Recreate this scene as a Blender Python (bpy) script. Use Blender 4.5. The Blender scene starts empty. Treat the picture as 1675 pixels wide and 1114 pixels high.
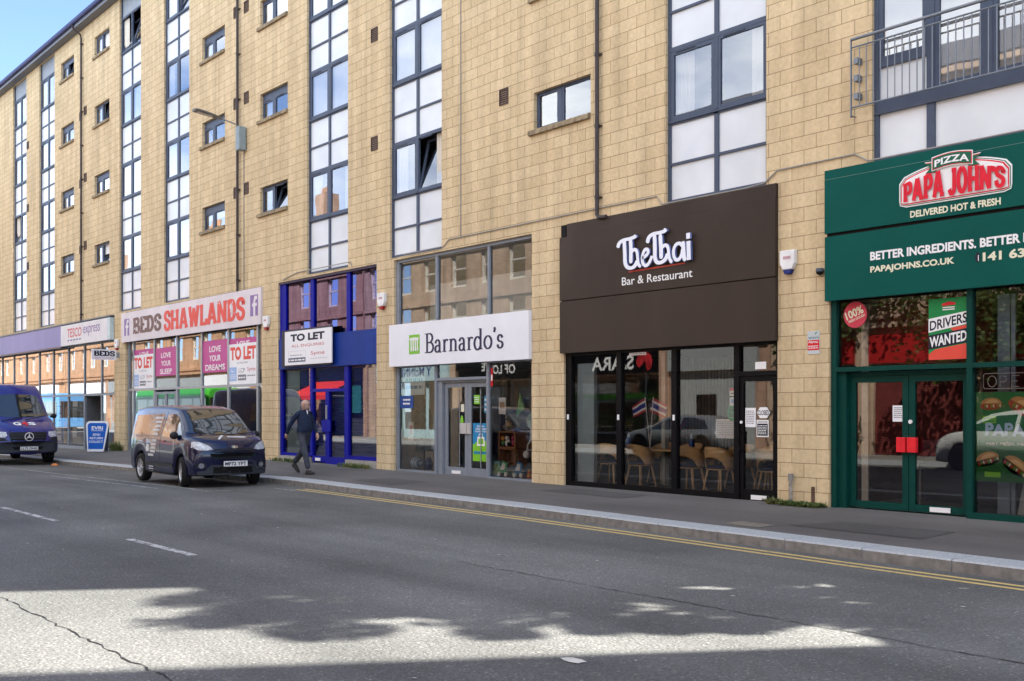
import bpy, bmesh, math, random
from mathutils import Vector, Matrix
from mathutils.bvhtree import BVHTree
R = math.radians
random.seed(7)
SC = bpy.context.scene
COL = SC.collection

# ------------------------------------------------------------------ camera, sky, sun, exposure
PHI = R(40.096)
cam = bpy.data.cameras.new('camera'); camo = bpy.data.objects.new('camera', cam); COL.objects.link(camo)
cam.sensor_width = 36; cam.lens = 37.33; cam.shift_y = 0.0687; cam.clip_end = 2000; cam.clip_start = 0.05
camo.location = (0, -14.33, 1.47); camo.rotation_euler = (R(90), 0, R(90) - PHI)
SC.camera = camo
SUN_EL, SUN_AZ = R(48), math.atan2(.53, .85)          # azimuth from +Y towards +X
w = bpy.data.worlds.new("World"); SC.world = w; w.use_nodes = True
nt = w.node_tree; bg = nt.nodes['Background']
sky = nt.nodes.new('ShaderNodeTexSky'); sky.sky_type = 'NISHITA'; sky.sun_disc = False
sky.sun_elevation = SUN_EL; sky.sun_rotation = SUN_AZ; sky.air_density = 0.4; sky.dust_density = 0.0; sky.ozone_density = 1.0

tcw = nt.nodes.new('ShaderNodeTexCoord'); sxw = nt.nodes.new('ShaderNodeSeparateXYZ'); nt.links.new(tcw.outputs['Generated'], sxw.inputs[0])
mpw = nt.nodes.new('ShaderNodeMapping'); mpw.inputs['Scale'].default_value = (1.6, 1.6, 4.); nt.links.new(tcw.outputs['Generated'], mpw.inputs[0])
nzw = nt.nodes.new('ShaderNodeTexNoise'); nzw.inputs['Scale'].default_value = 1.7; nzw.inputs['Detail'].default_value = 8; nzw.inputs['Roughness'].default_value = .55; nt.links.new(mpw.outputs[0], nzw.inputs['Vector'])
c1w = nt.nodes.new('ShaderNodeMapRange'); c1w.inputs[1].default_value = .36; c1w.inputs[2].default_value = .66; nt.links.new(nzw.outputs['Fac'], c1w.inputs[0])
c2w = nt.nodes.new('ShaderNodeMapRange'); c2w.inputs[1].default_value = .05; c2w.inputs[2].default_value = -.45; nt.links.new(sxw.outputs[1], c2w.inputs[0])      # added cloud bank in the half behind the camera only, brightened as fill
c3w = nt.nodes.new('ShaderNodeMapRange'); c3w.inputs[1].default_value = .0; c3w.inputs[2].default_value = .12; nt.links.new(sxw.outputs[2], c3w.inputs[0])
mw = nt.nodes.new('ShaderNodeMath'); mw.operation = 'MULTIPLY'; nt.links.new(c1w.outputs[0], mw.inputs[0]); nt.links.new(c2w.outputs[0], mw.inputs[1])
mw2 = nt.nodes.new('ShaderNodeMath'); mw2.operation = 'MULTIPLY'; nt.links.new(mw.outputs[0], mw2.inputs[0]); nt.links.new(c3w.outputs[0], mw2.inputs[1])
mxw = nt.nodes.new('ShaderNodeMix'); mxw.data_type = 'RGBA'; mxw.inputs['B'].default_value = (6.5, 6.75, 6.9, 1); nt.links.new(mw2.outputs[0], mxw.inputs['Factor']); nt.links.new(sky.outputs[0], mxw.inputs['A'])
nt.links.new(mxw.outputs['Result'], bg.inputs[0]); bg.inputs[1].default_value = 0.072
sun = bpy.data.lights.new('sun', 'SUN'); sun.energy = 2.2; sun.angle = R(0.55); sun.color = (1, .955, .87)
so = bpy.data.objects.new('sun', sun); COL.objects.link(so)
sd = Vector((math.sin(SUN_AZ) * math.cos(SUN_EL), math.cos(SUN_AZ) * math.cos(SUN_EL), math.sin(SUN_EL)))
so.rotation_euler = sd.to_track_quat('Z', 'Y').to_euler(); so.location = sd * 60
SC.view_settings.view_transform = 'Standard'; SC.view_settings.look = 'None'
SC.view_settings.exposure = 3.12; SC.view_settings.gamma = 1
SC.cycles.max_bounces = 10; SC.cycles.transparent_max_bounces = 14; SC.cycles.diffuse_bounces = 4; SC.cycles.glossy_bounces = 5
SC.cycles.use_denoising = True

# ------------------------------------------------------------------ materials
MATS = {}
def node(nt, t, **k):
    n = nt.nodes.new(t)
    for a, v in k.items():
        if a in n.inputs.keys(): n.inputs[a].default_value = v
        else: setattr(n, a, v)
    return n
def pm(name, col, rough=.6, metal=0., var=.12, scale=6., bump=0., bscale=40., coat=0., spec=.25, stretch=None, emit=0.):
    """principled material whose colour drifts a little with a noise"""
    if name in MATS: return MATS[name]
    m = bpy.data.materials.new(name); m.use_nodes = True; nt = m.node_tree
    b = nt.nodes['Principled BSDF']; b.inputs['Roughness'].default_value = rough; b.inputs['Metallic'].default_value = metal
    b.inputs['Coat Weight'].default_value = coat; b.inputs['Coat Roughness'].default_value = .04
    b.inputs['Specular IOR Level'].default_value = spec
    tc = nt.nodes.new('ShaderNodeTexCoord'); n = nt.nodes.new('ShaderNodeTexNoise'); n.inputs['Scale'].default_value = scale; n.inputs['Detail'].default_value = 5
    src = tc.outputs['Object']
    if stretch:
        mp = nt.nodes.new('ShaderNodeMapping'); mp.inputs['Scale'].default_value = stretch; nt.links.new(src, mp.inputs[0]); src = mp.outputs[0]
    nt.links.new(src, n.inputs['Vector'])
    r = nt.nodes.new('ShaderNodeMapRange'); r.inputs['From Min'].default_value = .25; r.inputs['From Max'].default_value = .75
    r.inputs['To Min'].default_value = 1 - var; r.inputs['To Max'].default_value = 1 + var
    nt.links.new(n.outputs['Fac'], r.inputs['Value'])
    mx = nt.nodes.new('ShaderNodeVectorMath'); mx.operation = 'SCALE'; mx.inputs[0].default_value = col
    nt.links.new(r.outputs[0], mx.inputs['Scale']); nt.links.new(mx.outputs[0], b.inputs['Base Color'])
    if emit:
        b.inputs['Emission Color'].default_value = (*col, 1); b.inputs['Emission Strength'].default_value = emit
    if bump:
        n2 = nt.nodes.new('ShaderNodeTexNoise'); n2.inputs['Scale'].default_value = bscale; n2.inputs['Detail'].default_value = 6
        nt.links.new(src, n2.inputs['Vector'])
        bp = nt.nodes.new('ShaderNodeBump'); bp.inputs['Strength'].default_value = bump; bp.inputs['Distance'].default_value = .02
        nt.links.new(n2.outputs['Fac'], bp.inputs['Height']); nt.links.new(bp.outputs[0], b.inputs['Normal'])
    MATS[name] = m; return m
def glass(name, tint=(1, 1, 1), ior=1.5, gain=1.8, wave=.15, wscale=1.2, base=.0, gtint=(1, 1, 1)):
    if name in MATS: return MATS[name]
    m = bpy.data.materials.new(name); m.use_nodes = True; nt = m.node_tree; nt.nodes.remove(nt.nodes['Principled BSDF'])
    out = nt.nodes['Material Output']
    tr = nt.nodes.new('ShaderNodeBsdfTransparent'); tr.inputs[0].default_value = (*tint, 1)
    gl = nt.nodes.new('ShaderNodeBsdfGlossy'); gl.inputs['Roughness'].default_value = .01; gl.inputs['Color'].default_value = (*gtint, 1)
    fr = nt.nodes.new('ShaderNodeFresnel'); fr.inputs[0].default_value = ior
    mu = nt.nodes.new('ShaderNodeMath'); mu.operation = 'MULTIPLY_ADD'; mu.inputs[1].default_value = gain; mu.inputs[2].default_value = base; mu.use_clamp = True
    nt.links.new(fr.outputs[0], mu.inputs[0])
    mi = nt.nodes.new('ShaderNodeMixShader'); nt.links.new(mu.outputs[0], mi.inputs[0]); nt.links.new(tr.outputs[0], mi.inputs[1]); nt.links.new(gl.outputs[0], mi.inputs[2])
    nt.links.new(mi.outputs[0], out.inputs[0])
    if wave:
        tc = nt.nodes.new('ShaderNodeTexCoord'); n = nt.nodes.new('ShaderNodeTexNoise'); n.inputs['Scale'].default_value = wscale; n.inputs['Detail'].default_value = 1.5
        nt.links.new(tc.outputs['Object'], n.inputs['Vector'])
        bp = nt.nodes.new('ShaderNodeBump'); bp.inputs['Strength'].default_value = wave; bp.inputs['Distance'].default_value = .02
        nt.links.new(n.outputs['Fac'], bp.inputs['Height']); nt.links.new(bp.outputs[0], gl.inputs['Normal'])
    MATS[name] = m; return m

def masonry(name, c1, c2, mortar, bw, bh, ox, oz, ms=.006, dirt=.13, bump=.25):
    m = bpy.data.materials.new(name); m.use_nodes = True; nt = m.node_tree; L = nt.links
    b = nt.nodes['Principled BSDF']; b.inputs['Roughness'].default_value = .9; b.inputs['Specular IOR Level'].default_value = .2
    g = nt.nodes.new('ShaderNodeNewGeometry'); sx = nt.nodes.new('ShaderNodeSeparateXYZ'); L.new(g.outputs['Position'], sx.inputs[0])
    ad = nt.nodes.new('ShaderNodeMath'); ad.operation = 'ADD'; L.new(sx.outputs[0], ad.inputs[0]); L.new(sx.outputs[1], ad.inputs[1])
    ax = nt.nodes.new('ShaderNodeMath'); ax.operation = 'ADD'; ax.inputs[1].default_value = ox + 450 * bw; L.new(ad.outputs[0], ax.inputs[0])
    az = nt.nodes.new('ShaderNodeMath'); az.operation = 'ADD'; az.inputs[1].default_value = oz + 40 * bh; L.new(sx.outputs[2], az.inputs[0])
    cb = nt.nodes.new('ShaderNodeCombineXYZ'); L.new(ax.outputs[0], cb.inputs[0]); L.new(az.outputs[0], cb.inputs[1])
    br = nt.nodes.new('ShaderNodeTexBrick'); br.inputs['Scale'].default_value = 1; br.inputs['Brick Width'].default_value = bw; br.inputs['Row Height'].default_value = bh
    br.inputs['Mortar Size'].default_value = ms; br.inputs['Mortar Smooth'].default_value = .3; br.inputs['Bias'].default_value = 0
    br.inputs['Color1'].default_value = (*c1, 1); br.inputs['Color2'].default_value = (*c2, 1); br.inputs['Mortar'].default_value = (*mortar, 1)
    L.new(cb.outputs[0], br.inputs['Vector'])
    # soft mottling and rain streaks
    n = nt.nodes.new('ShaderNodeTexNoise'); n.inputs['Scale'].default_value = 14; n.inputs['Detail'].default_value = 8; L.new(g.outputs['Position'], n.inputs['Vector'])
    mp = nt.nodes.new('ShaderNodeMapping'); mp.inputs['Scale'].default_value = (3.2, 3.2, .30); L.new(g.outputs['Position'], mp.inputs[0])
    n2 = nt.nodes.new('ShaderNodeTexNoise'); n2.inputs['Scale'].default_value = 1; n2.inputs['Detail'].default_value = 6; L.new(mp.outputs[0], n2.inputs['Vector'])
    r1 = nt.nodes.new('ShaderNodeMapRange'); r1.inputs[1].default_value = .3; r1.inputs[2].default_value = .7; r1.inputs[3].default_value = .9; r1.inputs[4].default_value = 1.08; L.new(n.outputs['Fac'], r1.inputs[0])
    r2 = nt.nodes.new('ShaderNodeMapRange'); r2.inputs[1].default_value = .3; r2.inputs[2].default_value = .62; r2.inputs[3].default_value = 1 - dirt; r2.inputs[4].default_value = 1.04; L.new(n2.outputs['Fac'], r2.inputs[0])
    mm = nt.nodes.new('ShaderNodeMath'); mm.operation = 'MULTIPLY'; L.new(r1.outputs[0], mm.inputs[0]); L.new(r2.outputs[0], mm.inputs[1])
    v = nt.nodes.new('ShaderNodeVectorMath'); v.operation = 'SCALE'; L.new(br.outputs['Color'], v.inputs[0]); L.new(mm.outputs[0], v.inputs['Scale'])
    L.new(v.outputs[0], b.inputs['Base Color'])
    bp = nt.nodes.new('ShaderNodeBump'); bp.inputs['Strength'].default_value = bump; bp.inputs['Distance'].default_value = .01
    sb = nt.nodes.new('ShaderNodeMath'); sb.operation = 'MULTIPLY_ADD'; sb.inputs[1].default_value = -1.; L.new(br.outputs['Fac'], sb.inputs[0]); L.new(n.outputs['Fac'], sb.inputs[2])
    L.new(sb.outputs[0], bp.inputs['Height']); L.new(bp.outputs[0], b.inputs['Normal'])
    MATS[name] = m; return m

def asphalt(name, base, chip, lo=.75, hi=1.35, sc1=90, sc2=34, bump=.6, wear=.24):
    m = bpy.data.materials.new(name); m.use_nodes = True; nt = m.node_tree; L = nt.links
    b = nt.nodes['Principled BSDF']; b.inputs['Roughness'].default_value = .8; b.inputs['Specular IOR Level'].default_value = .35
    g = nt.nodes.new('ShaderNodeNewGeometry'); P = g.outputs['Position']
    v1 = nt.nodes.new('ShaderNodeTexVoronoi'); v1.inputs['Scale'].default_value = sc1; L.new(P, v1.inputs['Vector'])
    v2 = nt.nodes.new('ShaderNodeTexVoronoi'); v2.inputs['Scale'].default_value = sc2; L.new(P, v2.inputs['Vector'])
    n1 = nt.nodes.new('ShaderNodeTexNoise'); n1.inputs['Scale'].default_value = .35; n1.inputs['Detail'].default_value = 7; L.new(P, n1.inputs['Vector'])
    n2 = nt.nodes.new('ShaderNodeTexNoise'); n2.inputs['Scale'].default_value = 60; n2.inputs['Detail'].default_value = 4; L.new(P, n2.inputs['Vector'])
    mp = nt.nodes.new('ShaderNodeMapping'); mp.inputs['Scale'].default_value = (.05, .9, 1); L.new(P, mp.inputs[0])
    n3 = nt.nodes.new('ShaderNodeTexNoise'); n3.inputs['Scale'].default_value = 1; n3.inputs['Detail'].default_value = 4; L.new(mp.outputs[0], n3.inputs['Vector'])
    # random chip brightness
    sx = nt.nodes.new('ShaderNodeSeparateColor'); L.new(v1.outputs['Color'], sx.inputs[0])
    cr = nt.nodes.new('ShaderNodeMapRange'); cr.inputs[1].default_value = 0; cr.inputs[2].default_value = 1; cr.inputs[3].default_value = lo; cr.inputs[4].default_value = hi; L.new(sx.outputs[0], cr.inputs[0])
    wr = nt.nodes.new('ShaderNodeMapRange'); wr.inputs[1].default_value = .3; wr.inputs[2].default_value = .7; wr.inputs[3].default_value = 1 - wear; wr.inputs[4].default_value = 1 + wear; L.new(n1.outputs['Fac'], wr.inputs[0])
    w3 = nt.nodes.new('ShaderNodeMapRange'); w3.inputs[1].default_value = .35; w3.inputs[2].default_value = .65; w3.inputs[3].default_value = 1 - wear * .7; w3.inputs[4].default_value = 1 + wear * .7; L.new(n3.outputs['Fac'], w3.inputs[0])
    a = nt.nodes.new('ShaderNodeMath'); a.operation = 'MULTIPLY'; L.new(cr.outputs[0], a.inputs[0]); L.new(wr.outputs[0], a.inputs[1])
    a2 = nt.nodes.new('ShaderNodeMath'); a2.operation = 'MULTIPLY'; L.new(a.outputs[0], a2.inputs[0]); L.new(w3.outputs[0], a2.inputs[1])
    ch = nt.nodes.new('ShaderNodeMapRange'); ch.inputs[1].default_value = .95; ch.inputs[2].default_value = .99; L.new(sx.outputs[1], ch.inputs[0])
    mx = nt.nodes.new('ShaderNodeMix'); mx.data_type = 'RGBA'; mx.inputs['A'].default_value = (*base, 1); mx.inputs['B'].default_value = (*chip, 1); L.new(ch.outputs[0], mx.inputs['Factor'])
    s = nt.nodes.new('ShaderNodeVectorMath'); s.operation = 'SCALE'; L.new(mx.outputs['Result'], s.inputs[0]); L.new(a2.outputs[0], s.inputs['Scale'])
    L.new(s.outputs[0], b.inputs['Base Color'])
    h = nt.nodes.new('ShaderNodeMath'); h.operation = 'MULTIPLY_ADD'; h.inputs[1].default_value = -1.2; L.new(v2.outputs['Distance'], h.inputs[0]); L.new(n2.outputs['Fac'], h.inputs[2])
    bp = nt.nodes.new('ShaderNodeBump'); bp.inputs['Strength'].default_value = bump; bp.inputs['Distance'].default_value = .012
    L.new(h.outputs[0], bp.inputs['Height']); L.new(bp.outputs[0], b.inputs['Normal'])
    MATS[name] = m; return m

def leafmat(name, c1, c2):
    m = bpy.data.materials.new(name); m.use_nodes = True; nt = m.node_tree; L = nt.links
    b = nt.nodes['Principled BSDF']; b.inputs['Roughness'].default_value = .55
    g = nt.nodes.new('ShaderNodeNewGeometry'); n = nt.nodes.new('ShaderNodeTexNoise'); n.inputs['Scale'].default_value = 2.5; n.inputs['Detail'].default_value = 6
    L.new(g.outputs['Position'], n.inputs['Vector'])
    mx = nt.nodes.new('ShaderNodeMix'); mx.data_type = 'RGBA'; mx.inputs['A'].default_value = (*c1, 1); mx.inputs['B'].default_value = (*c2, 1)
    r = nt.nodes.new('ShaderNodeMapRange'); r.inputs[1].default_value = .35; r.inputs[2].default_value = .65; L.new(n.outputs['Fac'], r.inputs[0]); L.new(r.outputs[0], mx.inputs['Factor'])
    L.new(mx.outputs['Result'], b.inputs['Base Color'])
    t = nt.nodes.new('ShaderNodeBsdfTranslucent'); L.new(mx.outputs['Result'], t.inputs[0])
    ms = nt.nodes.new('ShaderNodeMixShader'); ms.inputs[0].default_value = .35; L.new(b.outputs[0], ms.inputs[1]); L.new(t.outputs[0], ms.inputs[2]); L.new(ms.outputs[0], nt.nodes['Material Output'].inputs[0])
    MATS[name] = m; return m

STONE = masonry('cast_stone_blocks', (.655, .52, .325), (.59, .455, .275), (.25, .175, .095), .45, .225, .185, .035, .006, .2, .3)
SAND_R = masonry('red_sandstone', (.50, .325, .235), (.43, .27, .195), (.24, .12, .08), .75, .36, 0, 0, .006, .35)
SAND_O = masonry('orange_sandstone', (.55, .335, .20), (.48, .28, .165), (.28, .14, .08), .75, .36, .2, 0, .006, .3)
SAND_B = masonry('buff_sandstone', (.58, .43, .31), (.50, .36, .26), (.28, .19, .13), .75, .36, .2, 0, .006, .3)
ROAD = asphalt('road_asphalt', (.117, .118, .112), (.26, .255, .24), .76, 1.28, 75, 30, .7, .28)
PAVE = asphalt('pavement_asphalt', (.122, .113, .107), (.22, .2, .18), .85, 1.2, 140, 70, .35, .24)
KERB = pm('granite_kerb', (.40, .42, .43), .8, var=.25, scale=30, bump=.4, bscale=60)
KERBF = pm('dark_granite_face', (.20, .195, .185), .85, var=.35, scale=9, bump=.4, bscale=50)  # kerb front faces get a darker granite than the tops
CONC = pm('pale_concrete', (.34, .32, .29), .9, var=.2, scale=8, bump=.3)
FRAME = pm('blue_grey_frame', (.060, .080, .125), .45, var=.1)
PANEL = pm('white_spandrel', (.65, .69, .73), .25, var=.10, scale=1.3, coat=.3)
GLASS = glass('upper_glass', (.86, .92, .96), 1.55, 1.9, .10, .9, .12)
SHOPG = glass('shop_glass', (.93, .96, .96), 1.5, 2.1, .05, .5)
DARKG = glass('blue_film_glass', (.03, .03, .35), 1.55, 1.9, .10, .6, .04, (.62, .56, 1))
BLIND = pm('white_blind', (.78, .79, .82), .8, var=.05, scale=3)
CREAM = pm('cream_curtain', (.68, .64, .56), .9, var=.15, scale=5, stretch=(8, 8, .3))
BROWNP = pm('brown_pipe', (.055, .045, .045), .5, var=.2)
VENTM = pm('brown_vent', (.075, .045, .035), .6, var=.2)
SILLM = pm('stained_sill', (.27, .215, .14), .9, var=.45, scale=9, bump=.4)
SOFFIT = pm('grey_soffit', (.16, .17, .20), .6, var=.1)
GUTTER = pm('navy_gutter', (.012, .020, .11), .5)
WHITE = pm('white_board', (.80, .80, .82), .5, var=.04, scale=2)
WHITE2 = pm('white_paint', (.8, .8, .8), .5, var=.03)
BLACK = pm('black_frame', (.004, .004, .005), .45, var=.2, spec=.12)
DARKGREY = pm('dark_grey_frame', (.075, .095, .12), .45, var=.1)
MIDGREY = pm('mid_grey_frame', (.21, .235, .27), .45, var=.1)
STEEL = pm('galvanised_steel', (.34, .37, .40), .4, metal=.6, var=.15, scale=20)
DARKIN = pm('dark_interior', (.035, .036, .042), .8, var=.3, scale=2)
MIDIN = pm('dim_interior', (.20, .19, .18), .8, var=.3, scale=2)

# ------------------------------------------------------------------ mesh builder
class MB:
    def __init__(s): s.v = []; s.f = []; s.m = []
    def quad(s, a, b, c, d, m=0):
        n = len(s.v); s.v += [tuple(a), tuple(b), tuple(c), tuple(d)]; s.f.append((n, n + 1, n + 2, n + 3)); s.m.append(m); return s
    def poly(s, pts, m=0):
        n = len(s.v); s.v += [tuple(p) for p in pts]; s.f.append(tuple(range(n, n + len(pts)))); s.m.append(m); return s
    def box(s, x0, x1, y0, y1, z0, z1, m=0, skip=''):
        n = len(s.v)
        s.v += [(x, y, z) for z in (z0, z1) for y in (y0, y1) for x in (x0, x1)]
        F = {'d': (0, 2, 3, 1), 'u': (4, 5, 7, 6), 'f': (0, 1, 5, 4), 'b': (2, 6, 7, 3), 'l': (0, 4, 6, 2), 'r': (1, 3, 7, 5)}
        for k, q in F.items():
            if k not in skip: s.f.append(tuple(n + i for i in q)); s.m.append(m)
        return s
    def tube(s, pts, r, n=8, m=0, caps=True):
        pts = [Vector(p) for p in pts]; rr = r if isinstance(r, (list, tuple)) else [r] * len(pts)
        base = len(s.v); up = Vector((0, 0, 1))
        for i, p in enumerate(pts):
            d = (pts[min(i + 1, len(pts) - 1)] - pts[max(i - 1, 0)]).normalized()
            a = d.cross(up)
            if a.length < .05: a = d.cross(Vector((1, 0, 0)))
            a.normalize(); b = d.cross(a).normalized()
            for k in range(n):
                t = 2 * math.pi * k / n; s.v.append(tuple(p + (a * math.cos(t) + b * math.sin(t)) * rr[i]))
        for i in range(len(pts) - 1):
            for k in range(n):
                k2 = (k + 1) % n; s.f.append((base + i * n + k, base + i * n + k2, base + (i + 1) * n + k2, base + (i + 1) * n + k)); s.m.append(m)
        if caps:
            s.f.append(tuple(base + k for k in range(n))); s.m.append(m); e = base + (len(pts) - 1) * n
            s.f.append(tuple(e + k for k in reversed(range(n)))); s.m.append(m)
        return s
    def lathe(s, prof, c=(0, 0, 0), n=20, m=0, sx=1, sy=1):
        base = len(s.v)
        for r, z in prof:
            for k in range(n):
                t = 2 * math.pi * k / n; s.v.append((c[0] + r * sx * math.cos(t), c[1] + r * sy * math.sin(t), c[2] + z))
        for i in range(len(prof) - 1):
            for k in range(n):
                k2 = (k + 1) % n; s.f.append((base + i * n + k, base + i * n + k2, base + (i + 1) * n + k2, base + (i + 1) * n + k)); s.m.append(m)
        return s
    def prism(s, pts, y0, y1, m=0, ms=None):
        """outline in (x,z), front at y0, back at y1"""
        ms = m if ms is None else ms
        n = len(pts); b = len(s.v)
        s.v += [(p[0], y0, p[1]) for p in pts] + [(p[0], y1, p[1]) for p in pts]
        s.f.append(tuple(range(b, b + n))); s.m.append(m); s.f.append(tuple(b + n + i for i in reversed(range(n)))); s.m.append(m)
        for i in range(n):
            j = (i + 1) % n; s.f.append((b + i, b + n + i, b + n + j, b + j)); s.m.append(ms)
        return s
    def xf(s, M, start=0):
        for i in range(start, len(s.v)): s.v[i] = tuple(M @ Vector(s.v[i]))
        return s
    def build(s, name, mats, parent=None, smooth=False, fix=True, bevel=0):
        me = bpy.data.meshes.new(name); me.from_pydata(s.v, [], s.f)
        mats = mats if isinstance(mats, (list, tuple)) else [mats]
        for m in mats: me.materials.append(m)
        me.polygons.foreach_set('material_index', s.m)
        if smooth: me.polygons.foreach_set('use_smooth', [True] * len(s.f))
        if fix or smooth:
            bm = bmesh.new(); bm.from_mesh(me)
            if smooth: bmesh.ops.remove_doubles(bm, verts=bm.verts, dist=1e-5)
            if fix: bmesh.ops.recalc_face_normals(bm, faces=bm.faces)
            bm.to_mesh(me); bm.free()
        me.update()
        o = bpy.data.objects.new(name, me); COL.objects.link(o)
        if parent: o.parent = parent
        if bevel:
            bv = o.modifiers.new('bevel', 'BEVEL'); bv.width = bevel; bv.segments = 2; bv.limit_method = 'ANGLE'
        return o
def tag(o, label=None, cat=None, group=None, kind=None):
    if label: o['label'] = label
    if cat: o['category'] = cat
    if group: o['group'] = group
    if kind: o['kind'] = kind
    return o
def empty(name, loc, label, cat, group=None, rz=0):
    o = bpy.data.objects.new(name, None); COL.objects.link(o); o.location = loc; o.rotation_euler = (0, 0, rz); o.empty_display_size = .2
    return tag(o, label, cat, group)
def copy_tree(o, parent=None):
    c = o.copy(); COL.objects.link(c)
    if parent: c.parent = parent
    for ch in [x for x in bpy.data.objects if x.parent == o]: copy_tree(ch, c)
    return c
def box(name, x0, x1, y0, y1, z0, z1, m, parent=None, bevel=0):
    return MB().box(x0, x1, y0, y1, z0, z1).build(name, m, parent, bevel=bevel)

# ------------------------------------------------------------------ lettering
def text_geo(body, bold=0., extrude=0., spacing=1.):
    c = bpy.data.curves.new('lettering', 'FONT'); c.body = body; c.size = 1; c.offset = bold; c.extrude = extrude; c.resolution_u = 3; c.space_character = spacing
    o = bpy.data.objects.new('lettering', c); COL.objects.link(o)
    dg = bpy.context.evaluated_depsgraph_get(); me = bpy.data.meshes.new_from_object(o.evaluated_get(dg))
    v = [tuple(q.co) for q in me.vertices]; f = [tuple(p.vertices) for p in me.polygons]
    bpy.data.objects.remove(o); bpy.data.curves.remove(c); bpy.data.meshes.remove(me)
    return v, f
def add_text(mb, body, x0, x1, z0, z1, y, m=0, bold=0., depth=0., shear=0., warp=None, spacing=1., mirror=False, U=None, O=None):
    """fit a line of lettering into the box x0..x1, z0..z1 on the plane y (facing -Y)"""
    v, f = text_geo(body, bold, 0, spacing)
    if not v: return mb
    ax0 = min(p[0] for p in v); ax1 = max(p[0] for p in v); az0 = min(p[1] for p in v); az1 = max(p[1] for p in v)
    b = len(mb.v); out = []
    for p in v:
        a = (p[0] - ax0) / (ax1 - ax0); t = (p[1] - az0) / max(1e-6, az1 - az0)
        X = x0 + a * (x1 - x0) + shear * t * (z1 - z0); Z = z0 + t * (z1 - z0)
        if warp: X, Z = warp(a, t)
        out.append((X, y, Z))
    mb.v += out; mb.f += [tuple(b + i for i in q) for q in f]; mb.m += [m] * len(f)
    if depth:
        mb.v += [(p[0], y + depth, p[2]) for p in out]
        n = len(out); cnt = {}
        for q in f:
            for i in range(len(q)):
                e = (q[i], q[(i + 1) % len(q)]); cnt[e] = 1
        for e in cnt:
            if (e[1], e[0]) not in cnt:
                mb.f.append((b + e[0], b + e[1], b + n + e[1], b + n + e[0])); mb.m.append(m)
    return mb
def ribbon(mb, pts, wv, wh=None, y=0., depth=0., m=0, ms=None, taper=None):
    """a pen stroke through (x,z) points; wv = width where the pen runs upright, wh = where it runs level"""
    wh = wv if wh is None else wh; ms = m if ms is None else ms
    P = [Vector((p[0], p[1])) for p in pts]; n = len(P); Lf = []; Rt = []
    for i in range(n):
        d = (P[min(i + 1, n - 1)] - P[max(i - 1, 0)]).normalized(); q = Vector((-d.y, d.x))
        ww = (wh + (wv - wh) * abs(d.y)) / 2
        if taper: ww *= taper[i]
        k = 1.
        if 0 < i < n - 1:
            d1 = (P[i] - P[i - 1]).normalized(); d2 = (P[i + 1] - P[i]).normalized(); k = 1 / max(.45, math.cos(d1.angle(d2) / 2) if d1.length and d2.length else 1)
        Lf.append(P[i] + q * ww * k); Rt.append(P[i] - q * ww * k)
    b = len(mb.v)
    for a, c in zip(Lf, Rt): mb.v += [(a.x, y, a.y), (c.x, y, c.y)]
    for i in range(n - 1):
        mb.f.append((b + 2 * i, b + 2 * i + 1, b + 2 * i + 3, b + 2 * i + 2)); mb.m.append(m)
    if depth:
        c0 = len(mb.v)
        for a, c in zip(Lf, Rt): mb.v += [(a.x, y + depth, a.y), (c.x, y + depth, c.y)]
        for i in range(n - 1):
            for s in (0, 1):
                mb.f.append((b + 2 * i + s, b + 2 * i + 2 + s, c0 + 2 * i + 2 + s, c0 + 2 * i + s)); mb.m.append(ms)
        for i in (0, n - 1):
            mb.f.append((b + 2 * i, b + 2 * i + 1, c0 + 2 * i + 1, c0 + 2 * i)); mb.m.append(ms)
    return mb
def arc(cx, cy, rx, ry, a0, a1, n=12):
    return [(cx + rx * math.cos(R(a0 + (a1 - a0) * i / n)), cy + ry * math.sin(R(a0 + (a1 - a0) * i / n))) for i in range(n + 1)]
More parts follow.
